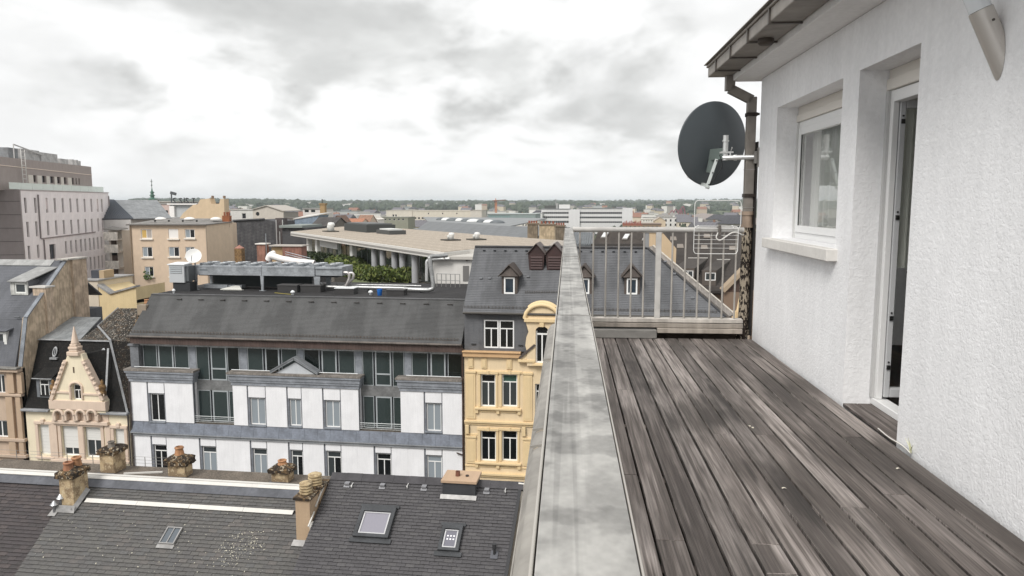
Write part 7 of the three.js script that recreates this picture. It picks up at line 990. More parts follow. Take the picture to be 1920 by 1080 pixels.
// ---- glass pavilion with planted terrace
{
  const yR = -2.6, N = C.y(845, 473, yR), Lf = C.y(553, 434, yR), F = frameAB(Lf, N), L = Math.hypot(N[0] - Lf[0], N[2] - Lf[2]);
  const t = thing(F, 'glass_pavilion', 'long rooftop glass pavilion with round columns and gravel roof behind a hedge', 'building', [L / 2, -6, -5]), yT = -6.0;
  const xz = (px, py) => { const p = F.y(px, py, yR); return [p[0], p[2]]; };
  const pts = [[0, 0.6], [L, 0.6], xz(880, 468), xz(1058, 462), xz(1058, 451), xz(900, 440), xz(760, 429), xz(640, 425)], edge = std('#d6d3cd', 0.6, { map: T.plaster });
  part(t, 'roof_slab', PY(pts, yR - 0.55, yR - 0.02), edge); const cx = pts.reduce((a, p) => a + p[0], 0) / pts.length, cz = pts.reduce((a, p) => a + p[1], 0) / pts.length;
  part(t, 'gravel', PY(pts.map(([x, z]) => [cx + (x - cx) * 0.985, cz + (z - cz) * 0.975]), yR - 0.018, yR + 0.03), std('#e2d3c0', 0.95, { map: T.gravel, bump: T.gravel, bs: 0.03 }));
  part(t, 'fascia_line', B(0, L - 0.1, yR - 0.35, yR - 0.22, 0.602, 0.66), std('#8f8c88', 0.6));
  part(t, 'soffit', B(0.5, L - 0.5, yR - 0.62, yR - 0.552, -4, 0.4), std('#c5c3be', 0.7));
  part(t, 'back_wall', B(1, L - 1, yT, yR - 0.63, -9, -8.6), std('#b5aa98', 0.85)); part(t, 'floor', B(0, L, yT - 0.3, yT, -9, 0), std('#8a8378', 0.9)); part(t, 'partition', B(L * 0.36, L * 0.36 + 0.2, yT, yR - 0.63, -8.5, -2.5), std('#8d7f62', 0.8)); part(t, 'red_screen', B(L * 0.44, L * 0.58, yT + 0.2, yT + 2.0, -3.2, -3.0), std('#4f211c', 0.7));
  const X = px => F.z(px, 470, -0.2)[0];
  for (const px of [702, 718, 740, 755, 778]) part(t, 'column', rod([X(px), yT, -0.2], [X(px), yR - 0.62, -0.2], 0.32, 18), std('#a0a1a3', 0.6));
  const gz = -2.0, panes = []; let x = L * 0.02; while (x < L - 2) { panes.push(x); x += 1.9; }
  panes.forEach((p, i) => { const q = Math.min(p + 1.9, L - 1.6), f = part(t, 'glass_frame', [B(p, p + 0.07, yT, yR - 0.63, gz - 0.05, gz + 0.03), B(p + 0.07, q, yT, yT + 0.1, gz - 0.05, gz + 0.03), B(p + 0.07, q, yR - 0.73, yR - 0.63, gz - 0.05, gz + 0.03)], std('#8e9290', 0.5, { metal: 0.3 })); part(t, 'pane', B(p + 0.07, q, yT + 0.1, yR - 0.73, gz - 0.02, gz - 0.005), i % 5 === 4 ? glass('#30362f') : new THREE.MeshPhysicalMaterial({ color: 0xb9c7bf, roughness: 0.03, transmission: 0.85, thickness: 0 }), f); });
  for (const px of [574, 590, 655]) part(t, 'white_post', B(X(px) - 0.5, X(px) + 0.4, yT, yR - 0.62, -0.9, -0.4), std('#d8d8d5', 0.7)); part(t, 'fascia_panel', B(X(598), X(630), yR - 1.5, yR - 0.62, -0.5, -0.35), std('#c4c4c2', 0.7));
  // rooftop things
  const top = (px, py) => F.y(px, py, yR + 0.03);
  for (const [px, py, w, d, h, lab, m] of [[692, 433.5, 9.5, 4, 1.0, 'long dark box of plant on the gravel roof', '#3e4140'], [733, 438.5, 4.6, 2.2, 0.5, 'flat skylight box with pale lid on the gravel roof', '#4a4b4a']]) { const p = top(px, py), u = thing(F, 'roof_box', lab, 'roof box', p); part(u, 'box', B(p[0] - w / 2, p[0] + w / 2, p[1], p[1] + h, p[2] - d / 2, p[2] + d / 2), std(m, 0.8)); part(u, 'lid', B(p[0] - w / 2 + 0.4, p[0] + w / 2 - 0.4, p[1] + h + 0.002, p[1] + h + 0.16, p[2] - d / 2 + 0.3, p[2] + d / 2 - 0.3), std(h < 1 ? '#c9cac6' : '#5a5c5b', 0.6)); }
  for (const [px, py, s, lab] of [[620, 434.5, 1.25, 'white twin roof vent beside the long dark plant box'], [845, 451, 0.8, 'white round-headed roof vent near the pavilion corner'], [893, 450, 0.8, 'white twin roof vent above the white corner wall']]) { const p = top(px, py), u = thing(F, 'pavilion_vent', lab, 'vent', p); part(u, 'base', B(p[0] - 1.0 * s, p[0] + 1.0 * s, p[1], p[1] + 0.14, p[2] - 0.8, p[2] + 0.8), std('#4b4842', 0.9)); part(u, 'head', lathe([[0, 1.0 * s], [0.3 * s, 0.95 * s], [0.42 * s, 0.7 * s], [0.3 * s, 0.55 * s], [0.34 * s, 0.1], [0, 0.1]], p[0] + 0.25 * s, p[1] + 0.05, p[2], 16), std('#d2d2cf', 0.5)); part(u, 'side_head', lathe([[0, 0.65 * s], [0.2 * s, 0.6 * s], [0.25 * s, 0.4 * s], [0.18 * s, 0.3 * s], [0.18 * s, 0.1], [0, 0.1]], p[0] - 0.55 * s, p[1] + 0.05, p[2], 12), std('#c2c2be', 0.5)); }
  // white corner building under the near end
  const zc = N[2] - 0.3, wq = pr(812, 905, 478, 556, zc), u = thing(C, 'white_corner_wall', 'blank white corner wall below the near end of the gravel roof', 'building', [wq[0], -8, zc]);
  part(u, 'wall', B(C.z(812, 520, zc)[0], -9.9, -9, yR - 0.6, zc - 8, zc), std('#d9d6d1', 0.85, { map: T.plaster })); part(u, 'coping', RB(C.z(806, 478, zc)[0], -9.8, yR - 0.595, yR - 0.32, zc - 8.1, zc + 0.3, 0.03), std('#bdb9b2', 0.7, { map: T.plaster })); const dx = C.z(868, 500, zc)[0]; part(u, 'recess', B(dx, dx + 0.5, -4.95, -3.7, zc + 0.002, zc + 0.03), std('#6e6c6a', 0.8)); part(u, 'wall_lamp', [B(dx + 0.25, dx + 0.4, -3.3, -3.1, zc + 0.002, zc + 0.15)], std('#4a4038', 0.6)); part(u, 'duct_pipe', tube([[C.z(800, 540, zc + 0.6)[0], -4.9, zc + 0.6], [C.z(800, 500, zc + 0.6)[0], -3.9, zc + 0.6], [C.z(801, 484, zc + 0.6)[0], -3.3, zc + 0.6], [C.z(812, 481, zc + 0.6)[0], -3.15, zc + 0.5], [C.z(842, 479, zc + 0.6)[0], -3.1, zc + 0.4]], 0.12, 40, 10), std('#c9cac9', 0.4, { metal: 0.4 }));
  // walkway rail on the flat roof
  const y0 = FLATY, r0 = C.y(818, 556, y0), r1 = C.y(866, 558, y0), v = thing(C, 'walkway_rail', 'thin metal guard rail before the white corner wall', 'railing', r0), gm = std('#8f8f8d', 0.5, { metal: 0.4 });
  for (let i = 0; i < 6; i++) { const p = lerp3(r0, r1, i / 5); part(v, 'post', rod([p[0] - 1.4, y0, p[2] - 6], [p[0] - 1.4, y0 + 1.0, p[2] - 6], 0.03, 6), gm); } for (const h of [0.5, 1.0]) part(v, 'rail', rod([r0[0] - 1.4, y0 + h, r0[2] - 6], [r1[0] - 1.4, y0 + h, r1[2] - 6], 0.025, 6), gm);
}
// hedges: clumps of small leaves
function hedge(name, label, pts, r, hgt, n, hexes, leaf, seed) {
  const rnd = rng(seed), g = [], tri = new THREE.PlaneGeometry(1, 1.6), L = []; let tot = 0; for (let i = 0; i < pts.length - 1; i++) { const d = Math.hypot(pts[i + 1][0] - pts[i][0], pts[i + 1][2] - pts[i][2]); L.push(d); tot += d; }
  const t = thing(C, name, label, 'hedge', pts[0]), cores = [], m4 = new THREE.Matrix4(), q = new THREE.Quaternion(), e = new THREE.Euler();
  const spot = k => { let d = k * tot, i = 0; while (i < L.length - 1 && d > L[i]) d -= L[i++]; return lerp3(pts[i], pts[i + 1], d / L[i]); };
  for (let i = 0; i < 40; i++) { const c = spot((i + 0.5) / 40), rr2 = r * (0.75 + 0.2 * rnd()); cores.push(new THREE.IcosahedronGeometry(1, 1).scale(Math.max(rr2, tot / 50), hgt * 0.44, rr2).translate(c[0], c[1] + hgt * 0.45, c[2])); }
  part(t, 'twigs', cores, std('#4a5528', 0.95));
  for (let v = 0; v < hexes.length; v++) {
    const P = []; for (let i = 0; i < n / hexes.length; i++) { const c = spot(rnd()), a = rnd() * 6.283, b = Math.acos(2 * rnd() - 1), k = 0.82 + 0.3 * rnd(), bump = 1 + 0.22 * Math.sin(c[0] * 2.1 + c[2] * 1.3) * (b < 1.3 ? 1 : 0); m4.compose(new THREE.Vector3(c[0] + Math.cos(a) * Math.sin(b) * r * k, c[1] + hgt * 0.48 + Math.cos(b) * hgt * 0.5 * k * bump, c[2] + Math.sin(a) * Math.sin(b) * r * k), q.setFromEuler(e.set(rnd() * 3, rnd() * 6, rnd() * 6)), new THREE.Vector3(leaf * (0.7 + rnd() * 0.7), leaf * (0.7 + rnd() * 0.7), leaf)); P.push(tri.clone().applyMatrix4(m4)); }
    const mesh = part(t, 'leaves', P, new THREE.MeshPhysicalMaterial({ color: col(hexes[v]), roughness: 0.85, transmission: 0.25, thickness: 0, side: THREE.DoubleSide })); mesh.userData.kind = 'stuff';
  }
  return t;
}
{
  const y = -6.0, p = (px, py) => C.y(px, py, y);
  hedge('hedge', 'long clipped green hedge before the pavilion columns', [p(772, 531), p(700, 527), p(655, 519), p(618, 505)], 0.6, 1.35, 9000, ['#5b6a2b', '#6b7a34', '#4a5a25', '#7c8440'], 0.16, 61);
  hedge('shrub_row', 'rounded shrubs on the far part of the pavilion terrace', [p(668, 505), p(640, 500)], 1.1, 1.25, 2400, ['#55632a', '#48561f'], 0.2, 62);
  hedge('dark_hedge', 'dark clipped hedge before the white end of the pavilion', [p(622, 499), p(572, 492)], 1.0, 1.3, 2400, ['#2c3a1c', '#36441f'], 0.2, 63);
}

// ================================================================== roofs beyond the railing
{
  const brownRoof = std('#4a423c', 0.85, { map: T.slate }), greyM = std('#8d9296', 0.55, { metal: 0.15, map: T.zinc });
  { // brown roof with skylights
    const z0 = -60, a = C.z(1108, 466, z0), b = C.z(1240, 466, z0), z1 = -65, c = C.z(1240, 431, z1), d = C.z(1124, 429, z1);
    const t = thing(C, 'brown_roof_house', 'house with a brown slate roof and three pale skylights behind the ochre house', 'house', [a[0], GROUND, z0]);
    part(t, 'wall', B(a[0], b[0], GROUND, a[1] - 0.1, z1 - 4, z0 - 0.2), std('#8d7c68', 0.9, { map: T.plaster })); const r = part(t, 'roof', slab([a, b, c, d], 0.2), brownRoof); courses(t, r, a, b, c, d, 16, brownRoof, 'slate_courses', 0.02);
    const N = new THREE.Vector3(...b).sub(new THREE.Vector3(...a)).cross(new THREE.Vector3(...d).sub(new THREE.Vector3(...a))).normalize().toArray(), on = (px, py, h) => { const p = C.pl(px, py, a, N); return [p[0] + N[0] * h, p[1] + N[1] * h, p[2] + N[2] * h]; };
    for (const [px, py] of [[1134, 443], [1174, 446], [1211, 448]]) { const q = [[px - 8, py + 5], [px + 2, py + 5], [px + 8, py - 5], [px - 2, py - 5]]; const f = part(t, 'skylight', slab(q.map(([x, y]) => on(x, y, 0.14)), 0.1), std('#8f8b86', 0.5, { metal: 0.2 }), r); part(t, 'skylight_pane', slab(q.map(([x, y]) => on(px + (x - px) * 0.78, py + (y - py) * 0.78, 0.16)), 0.012), glass('#d3d6d6', 0.1), r); }
    part(t, 'gutter', beam([a[0], a[1] + 0.3, z0 + 0.2], [b[0], b[1] + 0.3, z0 + 0.2], 0.2, 0.2), std('#3c3835', 0.7));
    const l = C.z(1074, 458, z0), m = C.z(1112, 459, z0), n = C.z(1116, 436, z1), o = C.z(1074, 434, z1), u = thing(C, 'grey_metal_roof', 'small house with a ribbed grey metal roof beside the brown skylight roof', 'house', [l[0], GROUND, z0]); part(u, 'wall', B(l[0] - 2, m[0], GROUND, l[1] - 0.1, z1 - 3, z0 - 0.3), std('#9b938a', 0.9)); const rr0 = part(u, 'roof', slab([l, m, n, o], 0.15), greyM); for (let i = 0; i < 9; i++) { const k = (i + 0.5) / 9, p = lerp3(l, m, k), q = lerp3(o, n, k); part(u, 'standing_seam', beam([p[0], p[1] + 0.05, p[2]], [q[0], q[1] + 0.05, q[2]], 0.06, 0.08), greyM, rr0); }
  }
  { // tan fire wall with grey flank
    const z = -56.5, w = pr(1217, 1238, 436, 478, z), t = thing(C, 'tan_fire_wall', 'tall tan fire wall with a grey edge between the brown and the dark roofs', 'wall', [w[0], GROUND, z]);
    part(t, 'tan_face', PZ([[w[0], GROUND], [w[1] + 1.0, GROUND], [w[1] + 1.2, w[3] - 1.2], [w[1] + 0.15, w[3]], [w[0], w[3]]], z - 0.6, z), std('#cbb393', 0.9, { map: T.plaster })); part(t, 'grey_edge', B(w[0] - 0.42, w[0] - 0.003, GROUND, w[3], z - 0.7, z + 0.02), std('#8c8c8c', 0.8, { map: T.plaster })); part(t, 'coping', B(w[0] - 0.5, w[1] + 0.2, w[3] + 0.003, w[3] + 0.1, z - 0.75, z + 0.08), std('#a8a29a', 0.8));
  }
  { // the big dark roof with shed dormers
    const z0 = -58, a = C.z(1225, 548, z0), b = C.z(1440, 548, z0), z1 = -68, c = C.z(1440, 434, z1), d = C.z(1232, 434, z1), dark = std('#47413d', 0.85, { map: T.slate });
    const t = thing(C, 'dark_roof_house', 'big dark brown slate roof with two flat-topped dormers behind the railing', 'house', [a[0], GROUND, z0]);
    part(t, 'wall', B(a[0], b[0], GROUND, a[1] - 0.1, z1 - 3, z0 - 0.2), std('#8a7866', 0.9, { map: T.plaster })); const r = part(t, 'roof', slab([a, b, c, d], 0.2), dark); courses(t, r, a, b, c, d, 44, dark, 'slate_courses', 0.02);
    const N = new THREE.Vector3(...b).sub(new THREE.Vector3(...a)).cross(new THREE.Vector3(...d).sub(new THREE.Vector3(...a))).normalize().toArray();
    for (const [e0, e1, ey, t0, t1, ty, wins, wb] of [[1262, 1302, 503, 1290, 1327, 484, [[1262, 1278], [1280, 1300]], 526], [1317, 1343, 507, 1344, 1369, 487, [[1322, 1342]], 530]]) {
      const f = C.pl((e0 + e1) / 2, wb + 6, a, N), zf = f[2], P = (px, py) => C.z(px, py, zf), L = P(e0, ey), Rr = P(e1, ey), back = C.pl(t0, ty, a, N), back2 = C.pl(t1, ty, a, N), ws = wins.map(([p, q]) => pr(p, q, ey + 4, wb - 4, zf));
      const dm = part(t, 'dormer', PZ([[L[0], f[1] - 0.3], [Rr[0], f[1] - 0.3], [Rr[0], L[1]], [L[0], L[1]]], zf - 0.3, zf, ws.map(w => hol(...w))), std('#5a524c', 0.85)); part(t, 'dormer_body', [slab([[L[0], L[1], zf], [Rr[0], Rr[1], zf], back2, back], 0.08)], dark, dm); part(t, 'dormer_cheek', slab([[Rr[0] - 0.01, f[1] - 0.2, zf], [Rr[0] - 0.01, Rr[1], zf], back2], 0.06), std('#39342f', 0.85), dm); part(t, 'dormer_back', B(L[0] + 0.05, Rr[0] - 0.05, f[1] - 0.3, L[1] - 0.1, zf - 1.2, zf - 0.302), dark, dm);
      part(t, 'dormer_flashing', beam(back, back2, 0.12, 0.1), std('#b9b6b0', 0.6), dm); ws.forEach(w => win(t, ...w, zf + 0.06, { cols: 2, fw: 0.07, set: 0.08, pane: paneMid })); }
    for (const [px, py] of [[1262, 448], [1275, 462], [1320, 464], [1373, 466], [1325, 443]]) { const p = C.pl(px, py, a, N); part(t, 'roof_vent', [slab([[p[0] - 0.3, p[1] - 0.1, p[2] + 0.35], [p[0] + 0.3, p[1] - 0.1, p[2] + 0.35], [p[0] + 0.25, p[1] + 0.22, p[2]], [p[0] - 0.25, p[1] + 0.22, p[2]]], 0.06)], std('#7d756d', 0.6), r); }
    part(t, 'gutter', beam([a[0], a[1] + 0.05, z0 + 0.2], [b[0], b[1] + 0.05, z0 + 0.2], 0.22, 0.2), std('#2f2a27', 0.7));
    const zg = -54, g0 = C.z(1358, 547, zg), g1 = C.z(1404, 547, zg), g2 = C.z(1404, 500, zg), u = thing(C, 'brick_gable', 'brown brick gable with a pale sloping coping behind the downpipe', 'gable', [g0[0], GROUND, zg]);
    part(u, 'brick_face', PZ([[g0[0], g0[1]], [g1[0], g1[1]], [g2[0], g2[1]]], zg - 1, zg), std('#5e4a41', 0.9, { map: T.dirt })); part(u, 'coping', beam([g0[0] - 0.1, g0[1] + 0.05, zg - 0.4], [g2[0], g2[1] + 0.12, zg - 0.4], 1.3, 0.26), std('#a8967f', 0.8, { map: T.plaster })); part(u, 'lower_wall', B(g0[0], g1[0] + 2, GROUND, g0[1] - 0.01, zg - 1.2, zg), std('#7d6a5a', 0.9));
    const y = -6.6, q = (px, py) => { const p = C.y(px, py, y); return [p[0], p[2]]; }, v = thing(C, 'flat_brown_roof', 'flat brown roof with pale kerb and a cream upstand beyond the hip', 'building', [q(1370, 575)[0], GROUND, q(1370, 575)[1]]); const fp = [q(1300, 556), q(1405, 556), q(1405, 612), q(1330, 612)]; part(v, 'roof', PY(fp, y - 0.3, y), std('#6a5e58', 0.9, { map: T.dirt })); part(v, 'wall', PY(fp.map(([x, z]) => [x + 0.05, z - 0.05]), GROUND, y - 0.302), std('#9d8f7f', 0.9)); part(v, 'kerb', beam([fp[0][0], y + 0.1, fp[0][1]], [fp[1][0], y + 0.1, fp[1][1]], 0.2, 0.22), std('#c6bcae', 0.8)); const e = C.y(1372, 596, y); part(v, 'cream_upstand', [B(e[0], e[0] + 0.28, y, y + 0.5, e[2] - 0.1, e[2] + 0.1), beam([e[0] + 0.3, y, e[2]], [e[0] + 0.62, y + 1.6, e[2] - 0.3], 0.14)], std('#d5bd95', 0.8)); }
}

// ================================================================== the middle distance
const P2 = (px0, px1, pyt, z) => [C.z(px0, pyt, z)[0], C.z(px1, pyt, z)[0], C.z((px0 + px1) / 2, pyt, z)[1]];
function far(name, label, cat, px0, px1, pyt, z, depth, hex, o = {}) {
  const [x0, x1, y1] = P2(px0, px1, pyt, z), ws = [];
  for (const [n, pa, pb, qa, qb, k = 0.7] of o.rows ?? []) for (let i = 0; i < n; i++) { const w = (pb - pa) / n, a = pa + i * w + w * (1 - k) / 2; ws.push(pr(a, a + w * k, qa, qb, z)); }
  return block(C, name, label, cat, x0, x1, GROUND, y1, z, depth, std(hex, 0.88, { map: T.plaster }), ws, { win: { fw: o.fw ?? 0.1, set: 0.12, pane: paneDark, fm: std('#b9b9b6', 0.6) }, ...o, rm: o.rm ?? std('#77777a', 0.8, { map: T.slate }) });
}
const slateHung = std('#4f4e50', 0.75, { map: T.slate, bump: T.grain, bs: 0.01 });
{ // slate-hung gable with a diamond pattern
  const z = -122, a = P2(437, 516, 414, z), t = thing(C, 'slate_hung_gable', 'large blank gable hung with dark diamond slates behind the tan block', 'gable', [a[0], GROUND, z]);
  part(t, 'wall', PZ([[a[0], GROUND], [a[1], GROUND], [a[1], a[2] - 0.1], [C.z(495, 411, z)[0], C.z(495, 411, z)[1]], [a[0], C.z(440, 414, z)[1]]], z - 8, z), slateHung);
  const g = [], s = 0.62; for (let j = 0; j < 26; j++) for (let i = 0; i < 13; i++) { const x = a[0] + 0.35 + i * s * 0.9 + (j % 2) * s * 0.45, y = a[2] - 0.5 - j * s * 0.45; if (x < a[1] - 0.3 && y > -12) g.push(new THREE.BoxGeometry(s * 0.6, s * 0.6, 0.03).rotateZ(Math.PI / 4).rotateX(-0.05).translate(x, y, z + 0.02 + (j % 2) * 0.012)); }
  g.slice(0, 300).forEach((q, i) => part(t, 'slate', q, std(['#525153', '#4a494c', '#5b5a5b'][(i * 7 + i % 5) % 3], 0.75, { map: T.slate })));
  part(t, 'coping', beam([a[0], C.z(440, 413, z)[1], z], [C.z(495, 410, z)[0], C.z(495, 410, z)[1], z], 0.6, 0.2), std('#5b5b5d', 0.7));
  const b = P2(529, 575, 427, -116), u = thing(C, 'slate_hung_house', 'dark slate-hung house with a thin flat roof left of the pavilion', 'house', [b[0], GROUND, -116]); part(u, 'wall', B(b[0], b[1], GROUND, b[2], -124, -116), slateHung); part(u, 'roof', B(b[0] - 0.3, b[1] - 0.6, b[2] + 0.003, b[2] + 0.4, -124, -115.5), std('#7f8682', 0.7)); const k = pr(517, 530, 409, 460, -119), v = thing(C, 'dark_flue_stack', 'dark brown flue stack with steel ladder poles between the slate-hung walls', 'chimney', [k[0], GROUND, -119]); part(v, 'stack', B(k[0], k[1], GROUND, k[3], -121, -119), std('#5a5150', 0.85, { map: T.dirt })); for (const px of [519, 525, 531]) { const p = C.z(px, 450, -118.5); part(v, 'pole', rod([p[0], p[1] - 6, -118.5], [p[0], C.z(px, px === 525 ? 434 : 412, -118.5)[1], -118.5], 0.08, 6), std('#c9c9c7', 0.4, { metal: 0.4 })); }
  const h = pr(440, 453, 466, 500, -100), w = thing(C, 'small_tan_chimney', 'small tan chimney with red tile cap before the slate-hung gable', 'chimney', [h[0], GROUND, -100]); part(w, 'stack', B(h[0], h[1], GROUND, h[3], -101, -100), std('#b39a7a', 0.9, { map: T.lichen })); part(w, 'cap', new THREE.ConeGeometry(0.75, 0.5, 4).rotateY(Math.PI / 4).translate((h[0] + h[1]) / 2, h[3] + 0.26, -100.5), std('#9b7062', 0.9));
}
{ // tan gable with stepped chimneys behind the tan block
  const z = -150, q = (px, py) => { const p = C.z(px, py, z); return [p[0], p[1]]; }, t = thing(C, 'tan_chimney_gable', 'tan gable wall rising into two square chimneys behind the tan block', 'gable', [q(340, 408)[0], GROUND, z]);
  part(t, 'wall', PZ([q(336, 410), q(344, 399), q(362, 384), q(371, 383), q(375, 374), q(393, 372), q(396, 382), q(411, 382), q(413, 373), q(420, 373), q(421, 410), [q(421, 410)[0], GROUND], [q(336, 410)[0], GROUND]].reverse(), z - 2, z), std('#d2bb9c', 0.9, { map: T.plaster })); part(t, 'roof', slab([[...q(336, 410), z - 0.5], [...q(372, 380), z - 0.5], [q(372, 380)[0], q(372, 380)[1], z - 9], [q(336, 410)[0], q(336, 410)[1], z - 9]].reverse(), 0.2), std('#7b8084', 0.7, { map: T.slate }));
  for (const px of [394, 416]) part(t, 'chimney_pot', rod([...q(px, 372), z - 1], [...q(px, 367), z - 1], 0.3, 8), std('#7d6a58', 0.9));
  const z2 = -178, s = pr(319, 376, 384, 410, z2), u = thing(C, 'sign_building', 'grey flat-roofed building carrying a rooftop letter sign seen from behind', 'building', [s[0], GROUND, z2]); part(u, 'wall', B(s[0], s[1], GROUND, s[3], z2 - 10, z2), std('#b9bcbd', 0.8, { map: T.plaster })); part(u, 'white_bay', B(C.z(320, 395, z2)[0], C.z(329, 395, z2)[0], GROUND, s[3] - 0.3, z2, z2 + 0.6), std('#e2dfdc', 0.8)); part(u, 'roof_edge', B(s[0] - 0.3, s[1] + 0.3, s[3] + 0.003, s[3] + 0.35, z2 - 10.2, z2 + 0.8), std('#dedbd8', 0.7));
  const font = await new FontLoader().loadAsync('fonts/droid/droid_sans_bold.typeface.json'), sg = thing(C, 'roof_sign', 'dark rooftop letters seen mirrored from behind above the grey building', 'sign', [s[0], s[3] + 0.35, z2]), H = C.z(330, 371, z2)[1] - s[3] - 0.45;
  for (const [ch, px] of [['2', 325], ['2', 337], ['|', 343.5], ['2', 349], ['.', 356], ['T', 361]]) { const g = new TextGeometry(ch, { font, size: H, depth: 0.2, curveSegments: 4 }); g.computeBoundingBox(); const bb = g.boundingBox; g.translate(-(bb.min.x + bb.max.x) / 2, 0, 0); const pos = g.attributes.position, nn = g.attributes.normal; for (let i = 0; i < pos.count; i++) { pos.setX(i, -pos.getX(i)); nn.setX(i, -nn.getX(i)); } const idx = g.index ? g.toNonIndexed() : g, p2 = idx.attributes.position; for (let i = 0; i < p2.count; i += 3) { const t3 = [p2.getX(i + 1), p2.getY(i + 1), p2.getZ(i + 1)]; p2.setXYZ(i + 1, p2.getX(i + 2), p2.getY(i + 2), p2.getZ(i + 2)); p2.setXYZ(i + 2, ...t3); } part(sg, 'letter', idx.translate(C.z(px, 378, z2)[0], s[3] + 0.45, z2 - 0.6), std('#2f3133', 0.6)); }
  part(sg, 'frame', [beam([C.z(318, 380, z2)[0], s[3] + 0.4, z2 - 0.7], [C.z(370, 380, z2)[0], s[3] + 0.4, z2 - 0.7], 0.12), beam([C.z(318.5, 380, z2)[0], s[3], z2 - 0.7], [C.z(318.5, 362, z2)[0], C.z(318, 361, z2)[1], z2 - 0.7], 0.25), beam([C.z(317, 362, z2)[0], C.z(318, 361, z2)[1], z2 - 0.7], [C.z(327, 366, z2)[0], C.z(327, 364, z2)[1], z2 - 0.7], 0.5, 0.7)], std('#4a4d50', 0.6));
}
far('pink_roof_house', 'pinkish building with one dark opening behind the tan block', 'building', 264, 320, 383, -186, 12, '#c7b2aa', { roof: 'flat', rm: std('#8f8d8a', 0.8), rows: [[1, 298, 316, 394, 405, 0.9]] });
far('broad_grey_roof_house', 'long building under a broad pale flat roof below the green spire', 'building', 248, 330, 379, -215, 14, '#9b948c', { roof: 'flat', rm: std('#a9a6a1', 0.8), rows: [[2, 255, 278, 381, 385, 0.6]] });
{ const z = -270, b = C.z(286, 376, z), k = C.z(286, 336, z)[1] - b[1], t = thing(C, 'green_spire', 'slender green copper church spire with tiered lantern and cross', 'spire', [b[0], GROUND, z]); part(t, 'tower', B(b[0] - 1.6, b[0] + 1.6, GROUND, b[1] + k * 0.04, z - 1.6, z + 1.6), std('#8a8680', 0.85, { map: T.plaster })); const cu = std('#4f7565', 0.7, { map: T.dirt }); part(t, 'lantern', lathe([[0, k * 0.62], [0.1, k * 0.6], [0.35, k * 0.44], [0.9, k * 0.38], [0.55, k * 0.36], [0.6, k * 0.28], [1.1, k * 0.24], [0.7, k * 0.21], [0.75, k * 0.12], [1.5, k * 0.05], [1.9, k * 0.04], [0, k * 0.04]], b[0], b[1], z, 14), cu); part(t, 'cross', [beam([b[0], b[1] + k * 0.6, z], [b[0], b[1] + k, z], 0.16), beam([b[0] - 0.5, b[1] + k * 0.9, z], [b[0] + 0.5, b[1] + k * 0.9, z], 0.16), new THREE.SphereGeometry(0.3, 8, 6).translate(b[0], b[1] + k * 0.72, z)], std('#4c544f', 0.6)); }
far('white_gable_hall', 'long white hall with one dark window before the wooded hill', 'building', 432, 480, 394, -232, 16, '#d3d1cc', { roof: 'flat', rm: std('#a8a7a4', 0.8), rows: [[1, 453, 462, 400, 410, 0.8]] });
{ const z = -226, q = (px, py) => { const p = C.z(px, py, z); return [p[0], p[1]]; }, t = thing(C, 'round_window_gable', 'pale low-pitched gable with a round window before the wooded hill', 'building', [q(500, 400)[0], GROUND, z]); const c = q(483, 401), r = 0.65, hole = []; for (let i = 0; i < 16; i++) hole.push([c[0] + r * Math.cos(-i / 16 * 6.283), c[1] + r * Math.sin(-i / 16 * 6.283)]); part(t, 'wall', PZ([[q(474, 412)[0], GROUND], [q(531, 412)[0], GROUND], q(531, 397), q(500, 387), q(474, 394)], z - 0.5, z, [hole]), std('#c6beb4', 0.88, { map: T.plaster })); part(t, 'core', B(q(475, 400)[0], q(530, 400)[0], GROUND, q(531, 398)[1], z - 12, z - 0.502), std('#8f8a84', 0.9)); part(t, 'pane', rod([c[0], c[1], z - 0.4], [c[0], c[1], z - 0.3], r, 16), paneDark); part(t, 'roof', [slab([[...q(473, 393.5), z + 0.4], [...q(500, 386), z + 0.4], [q(500, 386)[0], q(500, 386)[1], z - 14], [q(473, 393.5)[0], q(473, 393.5)[1], z - 14]].reverse(), 0.25), slab([[...q(500, 386), z + 0.4], [...q(532, 396.5), z + 0.4], [q(532, 396.5)[0], q(532, 396.5)[1], z - 14], [q(500, 386)[0], q(500, 386)[1], z - 14]].reverse(), 0.25)], std('#aaa49c', 0.8)); }
far('ribbed_cream_block', 'small cream block with vertical ribs and thin dark roof', 'building', 528, 552, 411, -165, 8, '#d3c9b8', { roof: 'flat', rm: std('#5c5650', 0.8), rows: [[6, 529, 551, 414, 424, 0.3]] });
{ const z = -160, q = (px, py) => { const p = C.z(px, py, z); return [p[0], p[1]]; }, t = thing(C, 'blue_clad_building', 'building with a sloping pale blue clad wall behind the pavilion roof', 'building', [q(560, 420)[0], GROUND, z]); part(t, 'wall', PZ([[q(551, 430)[0], GROUND], [q(590, 430)[0], GROUND], q(588, 424), q(598, 403), q(551, 411)], z - 6, z), std('#9fb0c2', 0.7, { map: T.zinc })); for (let i = 0; i < 8; i++) part(t, 'cladding_joint', beam([q(554 + i * 5, 428)[0], q(555, 428)[1], z + 0.03], [q(554 + i * 5, 412)[0], q(555, 410 - i * 1.0)[1], z + 0.03], 0.05), std('#8696a8', 0.7)); part(t, 'roof', slab([[...q(550, 410), z + 0.2], [...q(599, 402), z + 0.2], [q(599, 398)[0], q(599, 398)[1], z - 8], [q(550, 404)[0], q(550, 404)[1], z - 8]], 0.2), std('#c3c0bb', 0.8)); }
far('white_two_window_block', 'white penthouse block with two dark square windows', 'building', 568, 606, 392, -212, 8, '#d6d0cc', { roof: 'flat', rm: std('#8d8a88', 0.8), rows: [[2, 569, 593, 393, 398.5, 0.7]] });
